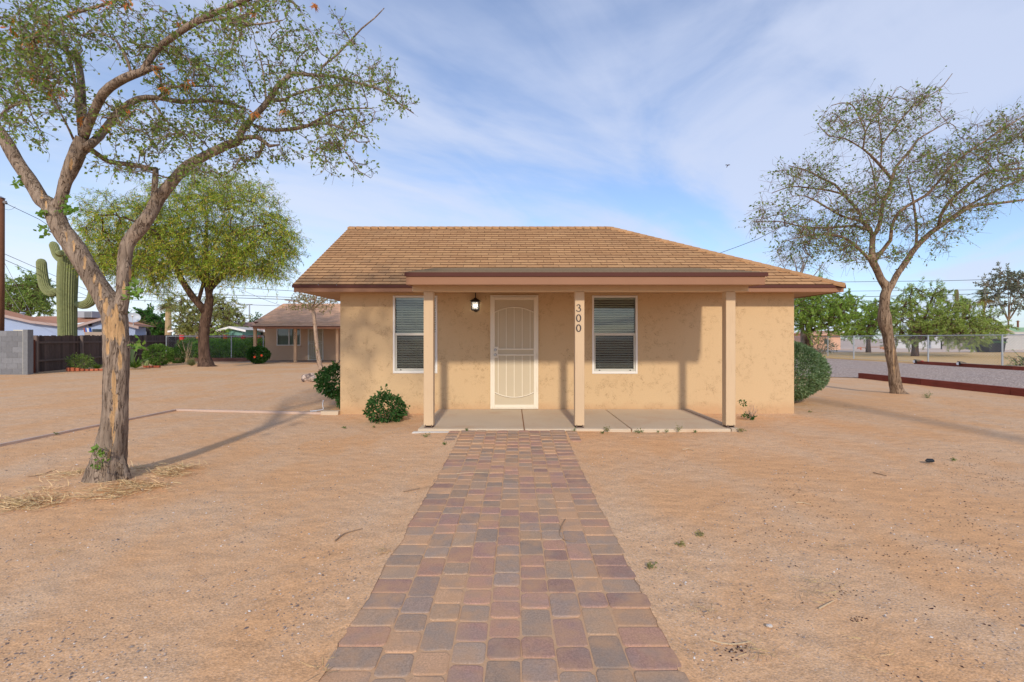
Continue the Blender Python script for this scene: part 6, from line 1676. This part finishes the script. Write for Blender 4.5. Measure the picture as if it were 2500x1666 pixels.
block_house('far_house', 'far small white gabled house behind the palm and yellow green tree', 48, 428, 486, 0, (0.55, 0.54, 0.5), (0.6, 0.58, 0.55), (430, 486), 797, 808, (0.85, 0.85, 0.85), None, 6, gable=478)

# ------------------------------------------------------------------ second tan house (302)
def house2():
    Yw = 29.3; Yp = 26.9; k = FPX/Yw
    root = empty('further_house', (PX(760, Yw), Yw, 0), 'further tan brown house with shingle roof, porch posts and number 302', 'house')
    zb = -0.06
    M_w2 = simple('tan_block_wall', (0.62, 0.42, 0.285), 0.9, 0.08, 1.5)
    wx0, wx1, wz0, wz1 = PX(675.5, Yw), PX(734, Yw), PZ(844, Yw), PZ(801.5, Yw)
    dx0, dx1, dz0, dz1 = PX(752, Yw), PX(790, Yw), PZ(880.5, Yw), PZ(801.5, Yw)
    x0, x1 = PX(646.5, Yw), -3.5; zt = 2.10
    m = MB(); wall_with_holes(m, x0, x1, -0.2, zt, Yw, [(wx0, wx1, wz0, wz1), (dx0, dx1, dz0, dz1)], 0.15)
    m.quad((x0, Yw, -0.2), (x0, Yw, zt), (x0, Yw+7, zt), (x0, Yw+7, -0.2)); m.quad((x1, Yw, -0.2), (x1, Yw+7, -0.2), (x1, Yw+7, zt), (x1, Yw, zt)); m.quad((x0, Yw+7, -0.2), (x0, Yw+7, zt), (x1, Yw+7, zt), (x1, Yw+7, -0.2))
    m.build('wall', M_w2, root)
    f = MB(); t_ = 0.05
    for (a, b, c_, d_) in ((wx0, wx0+t_, wz0, wz1), (wx1-t_, wx1, wz0, wz1), (wx0+t_, wx1-t_, wz0, wz0+t_), (wx0+t_, wx1-t_, wz1-t_, wz1), ((wx0+wx1)/2-0.01, (wx0+wx1)/2+0.05, wz0+t_, wz1-t_)): f.box(a, b, Yw-0.01, Yw+0.05, c_, d_)
    w = f.build('window', M_white, root)
    g_ = MB(); g_.quad((wx0, Yw+0.03, wz0), (wx1, Yw+0.03, wz0), (wx1, Yw+0.03, wz1), (wx0, Yw+0.03, wz1)); g_.build('pane', M_glass, w)
    b = MB(); x = wx0+0.05
    while x < wx1-0.06: b.obox((x+0.035, Yw+0.10, (wz0+wz1)/2), (0.034, 0.02, 0), (0.0005, -0.001, 0), (0, 0, (wz1-wz0)/2-0.03)); x += 0.075
    b.build('blind', simple('vertical_blind', (0.33, 0.37, 0.32), 0.7, 0.05), w)
    s = MB(); s.box(wx0-0.03, wx1+0.03, Yw-0.06, Yw-0.005, wz0-0.11, wz0-0.01); s.build('sill', M_w2, w)
    d = MB(); t_ = 0.07
    for (a, b_, c_, d_) in ((dx0, dx0+t_, dz0, dz1), (dx1-t_, dx1, dz0, dz1), (dx0+t_, dx1-t_, dz0, dz0+t_), (dx0+t_, dx1-t_, dz1-t_, dz1)): d.box(a, b_, Yw-0.04, Yw+0.03, c_, d_)
    dd = d.build('security_door', simple('white_steel', (0.66, 0.63, 0.56), 0.5, 0.05), root)
    p = MB(); p.box(dx0+t_, dx1-t_, Yw-0.01, Yw+0.0, dz0+t_, dz1-t_); p.build('mesh_panel', simple('screen_tan', (0.46, 0.40, 0.30), 0.7, 0.05), dd)
    p = MB(); zm = (dz0+dz1)/2+0.05
    for zz in (zm, zm+0.1): p.box(dx0+t_, dx1-t_, Yw-0.03, Yw-0.012, zz-0.015, zz+0.015)
    for i in range(1, 6):
        xx = dx0+t_+(dx1-dx0-2*t_)*i/6; kq = (i/3.0-1); p.box(xx-0.008, xx+0.008, Yw-0.03, Yw-0.012, dz0+0.28-0.1*(1-kq*kq), zm); p.box(xx-0.008, xx+0.008, Yw-0.03, Yw-0.012, zm+0.1, dz1-0.32+0.12*(1-kq*kq))
    arcs = lambda za, zb2: [(dx0+t_+(dx1-dx0-2*t_)*i/10, Yw-0.02, za+(zb2-za)*(1-(i/5.0-1)**2)) for i in range(11)]
    p.tube(arcs(dz1-0.32, dz1-0.2), 0.012, 5); p.tube(arcs(dz0+0.28, dz0+0.18), 0.012, 5); p.build('door_bars', simple('white_steel', (0.66, 0.63, 0.56), 0.5, 0.05), dd)
    p = MB(); p.box(dx0+0.03, dx0+0.12, Yw-0.06, Yw-0.03, zm-0.06, zm+0.14); p.build('door_handle', M_nickel, dd)
    # roof: main slope then shallower porch skirt
    def rq(mb, pts, rows, expo_cols):
        a, b_, c_, d_ = [Vector(q) for q in pts]; n = rows
        for i in range(n):
            f0, f1 = i/n, (i+1)/n
            A, B, C_, D = a.lerp(d_, f0), b_.lerp(c_, f0), b_.lerp(c_, f1), a.lerp(d_, f1)
            cols_ = int((B-A).length/0.28)+1
            for j in range(cols_):
                g0, g1 = j/cols_, (j+1)/cols_; kk = rr.uniform(0.82, 1.12); mb.cur = (0.62*kk, 0.385*kk, 0.25*kk)
                u0, u1, v0, v1 = A.lerp(B, g0), A.lerp(B, g1), D.lerp(C_, g0), D.lerp(C_, g1); up = Vector((0, 0, rr.uniform(0.008, 0.016)))
                mb.add([u0+up, u1+up, v1, v0, u0-up*0.2, u1-up*0.2], [(0,1,2,3), (4,5,1,0)])
    m = MB()
    eY, eZ = Yp-0.5, PZ(797.5, Yp-0.5); mY, mZ = Yw-0.45, PZ(786, Yw-0.45); rY = Yw+3.4; rZ_ = PZ(741.5, rY)
    eX, mX, rX = PX(612, eY), PX(620, mY), PX(692, rY)
    rq(m, [(eX, eY, eZ), (-3.2, eY, eZ), (-3.2, mY, mZ), (PX(634, mY), mY, mZ)], 14, None)
    rq(m, [(mX, mY, mZ-0.0), (-3.2, mY, mZ), (-3.2, rY, rZ_), (rX, rY, rZ_)], 30, None)
    m.cur = (0.42, 0.26, 0.18); m.add([(mX, mY, mZ), (rX, rY, rZ_), (mX, 2*rY-mY, mZ)], [(0,1,2)]); m.add([(mX, 2*rY-mY, mZ), (rX, rY, rZ_), (-3.2, rY, rZ_), (-3.2, 2*rY-mY, mZ)], [(0,1,2,3)])
    m.build('roof', M_roofcol, root, col=True)
    m = MB(); m.box(eX+0.1, -3.2, eY+0.02, eY+0.06, PZ(803, eY), PZ(798.5, eY)); m.box(mX+0.05, mX+0.5, mY+0.02, mY+0.06, mZ-0.22, mZ-0.05); m.build('fascia', simple('brown_fascia', (0.33, 0.15, 0.09), 0.7), root)
    m = MB(); m.box(eX, -3.2, eY-0.01, eY+0.015, PZ(798.3, eY), PZ(796.6, eY)); m.box(mX, mX+0.6, mY-0.01, mY+0.015, mZ-0.06, mZ); m.build('drip_edge', M_drip, root)
    m = MB(); m.add([(eX+0.1, eY+0.06, PZ(802, eY)), (-3.2, eY+0.06, PZ(802, eY)), (-3.2, Yw, 2.08), (eX+0.1, Yw, 2.08)], [(3,2,1,0)]); m.build('porch_ceiling', M_soffit, root)
    for i, px in enumerate((621.5, 720, 823)):
        m = MB(); x = PX(px, Yp); m.bbox(x-0.075, x+0.075, Yp, Yp+0.13, zb, PZ(802, Yp), 0.006); po = m.build('porch_post', simple('peach_post', (0.60, 0.40, 0.25), 0.7, 0.06), root)
        if i == 1:
            for ch, py in (('3', 813.5), ('0', 819.3), ('2', 825.5)):
                n_ = MB(); numeral(n_, ch, PX(719.5, Yp), PZ(py, Yp), 0.085, 0.125, Yp-0.008, 0.008); n_.build('house_number', M_digit, po)
    m = MB(); m.box(x0-0.2, -3.3, Yp-0.15, Yw-0.01, -0.1, 0.0); m.build('porch_slab', simple('slab_grey', (0.30, 0.24, 0.20), 0.9), root)
house2()

# ------------------------------------------------------------------ poles, lamps, wires
M_pole = simple('creosote_pole', (0.20, 0.085, 0.045), 0.85, 0.3, 6)
root = empty('utility_pole', (PX(-1, 19.8), 19.8, 0), 'brown wooden utility pole at the left edge behind the block wall', 'pole')
m = MB(); Yq = 19.8; m.tube([(PX(-6, Yq), Yq, -0.1), (PX(-3, Yq), Yq, 3.5), (PX(-1, Yq), Yq, PZ(483, Yq))], [0.19, 0.175, 0.155], 14); m.build('shaft', M_pole, root, smooth=True)
m = MB(); m.tube([P(-1, 484, Yq), P(-1, 479, Yq)], [0.19, 0.05], 12); m.build('cap', M_steel, root)
m = MB(); m.tube([P(9, 494, Yq), P(16, 497, Yq)], 0.05, 8); m.tube([P(4, 492, Yq), P(16, 492, Yq)], 0.025, 6); m.build('insulator', simple('insulator_grey', (0.2, 0.19, 0.2), 0.5), root)
# pole standing behind the camera (its shadow falls across the yard at the right)
root = empty('utility_pole', (6.93, -4.6, 0), 'tall brown utility pole whose shadow crosses the dirt at the right', 'pole')
m = MB(); m.tube([(6.93, -4.6, -0.2), (6.93, -4.6, 4), (6.93, -4.6, 8.5)], [0.17, 0.15, 0.125], 14); m.build('shaft', M_pole, root, smooth=True)
M_wire = simple('black_wire', (0.03, 0.03, 0.035), 0.6)
def wire(label, pts, r=0.012, sag=0.0, mat=None, group='overhead wires'):
    q = [P(px, py, Y) for px, py, Y in pts]
    if len(q) == 2:
        n = 14; q = [q[0].lerp(q[1], i/n)-Vector((0, 0, sag*4*(i/n)*(1-i/n))) for i in range(n+1)]
    m = MB(); m.tube(q, r, 4); tag(m.build('overhead_wire', mat or M_wire, loc=q[0]), label, 'wire', group)
wire('black cable dropping from the left pole insulator behind the leaning tree', [(14, 497, 19.8), (96, 536, 21), (250, 640, 30), (420, 700, 60)], 0.012)
wire('thin loop of wire hanging beside the left pole insulator', [(8, 510, 19.8), (20, 513, 19.9), (30, 511, 20), (38, 505, 20)], 0.006)
wire('upper of two parallel wires slanting from the left pole past the cactus arm', [(8, 619, 20), (400, 790, 52)], 0.012)
wire('lower of two parallel wires slanting from the left pole past the cactus arm', [(8, 633, 20), (400, 806, 52)], 0.012)
wire('level wire crossing the sky behind the left feathery tree', [(-40, 716, 70), (1400, 770, 90)], 0.035, 0.3)
wire('pale guy wire from the left pole down to the blue house roof, nearer the pole', [(0, 686, 19.8), (60, 775, 30)], 0.010, mat=M_steel)
wire('pale guy wire from the left pole to the blue house roof, further from the pole', [(10, 640, 20), (82, 778, 31)], 0.010, mat=M_steel)
wire('topmost long wire passing behind the wide yellow green tree', [(530, 700, 70), (735, 712, 75), (1300, 725, 90)], 0.035)
wire('long wire sloping through the sky, middle of the set left of the house roof', [(330, 712, 68), (520, 719, 70), (850, 732, 80)], 0.035)
wire('lowest long wire left of the house roof, above the further tan house', [(330, 717, 68), (520, 726, 70), (850, 736, 80)], 0.045)
wire('diagonal thin wire descending to the roof of the further tan house', [(560, 695, 50), (640, 730, 44), (690, 748, 38)], 0.014)
wire('service cable rising from the right roof slope into the airy tree', [(1750, 621, 12.2), (1800, 603, 11.9), (1850, 584, 11.6), (1885, 566, 11.4)], 0.006)
wire('highest long wire across the sky behind the airy tree', [(2040, 689, 70), (2300, 686, 68), (2560, 679, 66)], 0.035)
wire('middle long wire across the sky behind the airy tree', [(1990, 712, 70), (2300, 709, 68), (2560, 706, 66)], 0.028)
wire('lower long wire across the sky behind the airy tree', [(1990, 726, 70), (2150, 724, 69), (2350, 719, 68), (2560, 714, 66)], 0.04)
wire('short thin cable slanting to the palms at the far right', [(2360, 722, 80), (2400, 708, 76)], 0.03)
def lamp(label, px, Y, y0, y1, kind):
    root = empty('street_lamp', (PX(px, Y), Y, 0), label, 'lamp'); m = MB(); s = Y/FPX
    m.tube([(PX(px, Y), Y, 0), P(px, y1, Y)], [2.2*s*0.9, 1.6*s*0.9], 8); m.build('pole', M_pole if kind == 'arm' else M_steel, root)
    m = MB()
    if kind == 'arm':
        m.tube([P(px, y1+14, Y), P(px+5, y1+1, Y), P(px+14, y1-3, Y), P(px+20, y1-3, Y)], 0.9*s, 6); m.build('arm', M_steel, root)
        h = MB(); h.tube([P(px+17, y1-3, Y), P(px+22, y1-3, Y), P(px+24, y1-2, Y)], [1.2*s, 2.2*s, 0.8*s], 8); h.build('lamp_head', M_white, root)
    else:
        for sx in (-1, 1): m.bbox(PX(px, Y)+sx*4.0*s-2.2*s, PX(px, Y)+sx*4.0*s+2.2*s, Y-0.3, Y+0.3, PZ(y1, Y), PZ(y1, Y)+0.9*s, 0.01)
        m.box(PX(px, Y)-4*s, PX(px, Y)+4*s, Y-0.06, Y+0.06, PZ(y1, Y)+0.2*s, PZ(y1, Y)+0.7*s); m.build('lamp_head', M_steel, root)
lamp('wooden pole street lamp with curved arm beyond the yellow green tree', 551, 75, 800, 750, 'arm')
lamp('tall grey twin headed light pole left of the further tan house', 609, 110, 800, 744, 'twin')
lamp('distant grey light pole above the dark evergreen at the left', 367, 110, 800, 745, 'twin')
m = MB(); m.tube([(PX(2485, 90), 90, 0), P(2485, 783, 90)], 0.16, 8); m.box(PX(2481, 90), PX(2489, 90), 89.9, 90.1, PZ(786, 90), PZ(785, 90)); tag(m.build('far_pole', M_pole, loc=(PX(2485, 90), 90, 0)), 'small distant pole at the far right edge beyond the green roof', 'pole')

# ------------------------------------------------------------------ right side
A_, B_ = (24.2, 17.0), (22.3, 31.0)
chainlink('galvanised chain link fence behind the gravel driveway at the right', A_, B_, 1.50, (0.03, (22.7-17)/14, (26.2-17)/14, 1.0), sp=0.13, wr=0.0036, post_r=0.038)
chainlink('chain link fence stretching back behind the round bush', (22.3, 31.0), (PX(1935, 46), 46.0), 1.50, (0.33, 0.62, 0.75, 1.0), sp=0.22, wr=0.004)
M_redt = colmat('red_stained_timber', 0.8, 0.25, 5, 0.4, sc=(3, 0.6, 3))
def timber(label, A, B, w, h, seed):
    A, B = Vector((*A, 0)), Vector((*B, 0)); d = B-A; L = d.length; d.normalize(); s = d.cross(Vector((0,0,1))); m = MB(); rt = random.Random(seed); x = 0
    while x < L-0.01:
        l = min(2.4, L-x); k = rt.uniform(0.85, 1.15); m.cur = (0.22*k, 0.052*k, 0.032*k); c = A+d*(x+l/2); tw = rt.uniform(-0.006, 0.006)
        m.obox((c.x, c.y, h/2-0.01), d*(l/2-0.006)+s*tw, s*w/2, (0, 0, h/2+0.01)); x += l
    tag(m.build('landscape_timber', M_redt, loc=A, col=True), label, 'timber', 'red stained landscape timbers')
timber('near red stained timber passing behind the airy tree trunk', (11.72, 16.0), (11.95, 4.0), 0.14, 0.165, 1)
timber('far red stained timber with small spotlights below the chain link fence', (21.12, 24.9), (21.35, 15.0), 0.14, 0.16, 2)
def spot(label, px, Y, py, extra=False):
    c = P(px, py, Y); root = empty('solar_spotlight', (c.x, Y, 0), label, 'spotlight', 'small solar spotlights on the far red timber')
    m = MB(); m.tube([(c.x, Y, 0.02), (c.x, Y, c.z)], 0.018, 6); m.build('stake', M_black, root)
    m = MB(); a = c+Vector((-0.16, -0.05, 0.0)); m.tube([a+Vector((0.10, 0.05, 0.03)), a+Vector((0.03, 0.0, 0.0)), a], [0.05, 0.085, 0.09], 12); m.build('lamp_head', M_black, root)
    m = MB(); m.tube([a, a+Vector((-0.012, -0.006, 0))], 0.07, 12); m.build('lens', simple('lens', (0.5, 0.5, 0.55), 0.2), root)
    m = MB(); m.obox(c+Vector((0.05, 0, 0.07)), (0.15, 0, -0.02), (0, 0.08, 0.02), (0, 0, 0.008)); m.build('solar_panel', M_black, root)
    if extra: m = MB(); q = c+Vector((0.24, -0.05, -0.02)); m.tube([q, q+Vector((-0.02, -0.03, 0))], 0.075, 12); m.build('red_lens', simple('red_lens', (0.6, 0.05, 0.07), 0.3), root)
spot('black solar spotlight with red ring at the far end of the red timber', 2238, 24.6, 883, True)
spot('black solar spotlight midway along the far red timber', 2345, 22.4, 888)
def wheelie_bin():
    Y = 46.0; root = empty('dumpster', (PX(2433, Y), Y, 0), 'big black bin behind the chain link fence at the right', 'bin')
    x0, x1 = PX(2414, Y), PX(2452, Y); zt = PZ(828, Y)
    m = MB(); m.add([(x0, Y, 0.02), (x1, Y, 0.02), (x1, Y+1.2, 0.02), (x0, Y+1.2, 0.02), (x0-0.12, Y-0.1, zt), (x1+0.12, Y-0.1, zt), (x1+0.12, Y+1.3, zt), (x0-0.12, Y+1.3, zt)], [(0,3,2,1), (4,5,6,7), (0,1,5,4), (1,2,6,5), (2,3,7,6), (3,0,4,7)]); m.build('body', simple('bin_black', (0.022, 0.024, 0.03), 0.6), root)
    m = MB(); m.bbox(x0-0.2, x1+0.2, Y-0.18, Y+1.35, zt+0.002, zt+0.07, 0.01); m.build('lid', simple('bin_lid', (0.03, 0.035, 0.04), 0.5), root)
    m = MB(); m.bbox(x0-0.15, x1+0.15, Y-0.16, Y-0.11, zt-0.35, zt-0.25, 0.01); m.build('rim', simple('bin_green', (0.05, 0.14, 0.06), 0.6), root)
wheelie_bin()
def bwall(name, label, Y, x0, x1, ytop, col, cat='wall', th=0.2, yb=None):
    root = empty(name, (PX((x0+x1)/2, Y), Y, 0), label, cat); m = MB(); rw = random.Random(int(x0)); z = 0; zt = PZ(ytop, Y); a, b = PX(x0, Y), PX(x1, Y); n = max(3, int(zt/0.22)); h = zt/n
    for r in range(n):
        k = rw.uniform(0.95, 1.05); m.cur = tuple(c_*k for c_ in col); m.box(a, b, Y, Y+th, r*h-(0.1 if r == 0 else 0), (r+1)*h-0.012)
    m.cur = tuple(c_*0.75 for c_ in col); m.box(a, b, Y+0.012, Y+th-0.012, 0, zt-0.01); m.build('blocks', colmat('plain_blocks', 0.9, 0.08, 1.5, 0), root, col=True)
    m = MB(); m.cur = tuple(min(1, c_*1.12) for c_ in col); m.box(a-0.02, b+0.02, Y-0.03, Y+th+0.03, zt-0.011, zt+0.06); m.build('coping', colmat('plain_blocks', 0.9, 0.08, 1.5, 0), root, col=True)
bwall('block_wall', 'long pale grey block wall behind the black bin at the far right', 58, 2395, 2700, 812, (0.46, 0.45, 0.43))
bwall('block_wall', 'grey wall far behind the fence between the pink house and the airy trunk', 64, 2052, 2165, 829, (0.36, 0.33, 0.34))
bwall('block_wall', 'white wall partly hidden behind the wide low tree at the right', 66, 2175, 2300, 824, (0.55, 0.56, 0.58))
bwall('block_wall', 'dull grey wall low behind the tree canopy, left of the black bin', 60, 2300, 2395, 832, (0.34, 0.31, 0.31))
block_house('pink_house', 'salmon pink house behind the bright green tree at the right', 58, 1985, 2052, 0, (0.72, 0.42, 0.28), (0.50, 0.27, 0.18), (1990, 2045), 808, 815, (0.55, 0.35, 0.25), [(2012, 2023, 829, 840)])
block_house('gabled_house', 'cream gabled house above the long pale wall at the far right', 72, 2400, 2466, 0, (0.62, 0.55, 0.42), (0.42, 0.34, 0.28), (2400, 2460), 792, 812, (0.5, 0.46, 0.4), None, 8, gable=2432)
block_house('green_roof_house', 'flat green roofed building at the far right edge', 85, 2462, 2600, 0, (0.5, 0.45, 0.38), (0.30, 0.46, 0.26), (2465, 2600), 800, 811, (0.45, 0.38, 0.3), None, 8)
# logs / clutter
m = MB(); Yc = 55.0
for i, (px, col) in enumerate(((2097, (0.55, 0.16, 0.08)), (2116, (0.30, 0.18, 0.12)), (2152, (0.50, 0.22, 0.10)))):
    m.cur = col; m.tube([P(px-3, 851, Yc), P(px+4, 849, Yc), P(px+5, 854, Yc)], 0.09, 6)
m.cur = (0.35, 0.24, 0.18); m.tube([P(2095, 849, Yc), P(2160, 847, Yc)], 0.07, 6)
tag(m.build('log_bench', colmat('log', 0.9, 0.2, 3, 0), loc=P(2120, 852, Yc), col=True), 'low log bench with rusty supports far behind the fence', 'bench')
bush('shrub', 'scraggly low dark shrub behind the fence right of the round bush', (PX(2000, 42), 42, 0.7), (1.6, 0.8, 0.75), 1100, [(0.12, 0.15, 0.07, 2), (0.18, 0.17, 0.09, 1)], 0.18, 0.06, 61, bumps=0.4, fill=0.3)
# small bird
Yb_ = 30.0; c = P(1777, 404, Yb_); m = MB()
m.tube([c+Vector((0, 0.12, -0.02)), c+Vector((0, 0.04, 0)), c+Vector((0, -0.06, 0.0)), c+Vector((0, -0.12, 0.01))], [0.01, 0.035, 0.035, 0.008], 8)
for s in (-1, 1): m.add([c+Vector((s*0.02, 0.05, 0.01)), c+Vector((s*0.02, -0.05, 0.01)), c+Vector((s*0.12, -0.02, 0.05)), c+Vector((s*0.16, 0.03, 0.02)), c+Vector((s*0.08, 0.05, 0.015))], [(0,1,2,3,4)])
m.add([c+Vector((-0.015, 0.1, -0.02)), c+Vector((0.015, 0.1, -0.02)), c+Vector((0.03, 0.17, -0.07)), c+Vector((-0.03, 0.17, -0.07))], [(0,1,2,3)])
tag(m.build('bird', simple('bird_brown', (0.12, 0.10, 0.09), 0.8), loc=c), 'tiny bird flying in the open sky above the roof', 'bird')
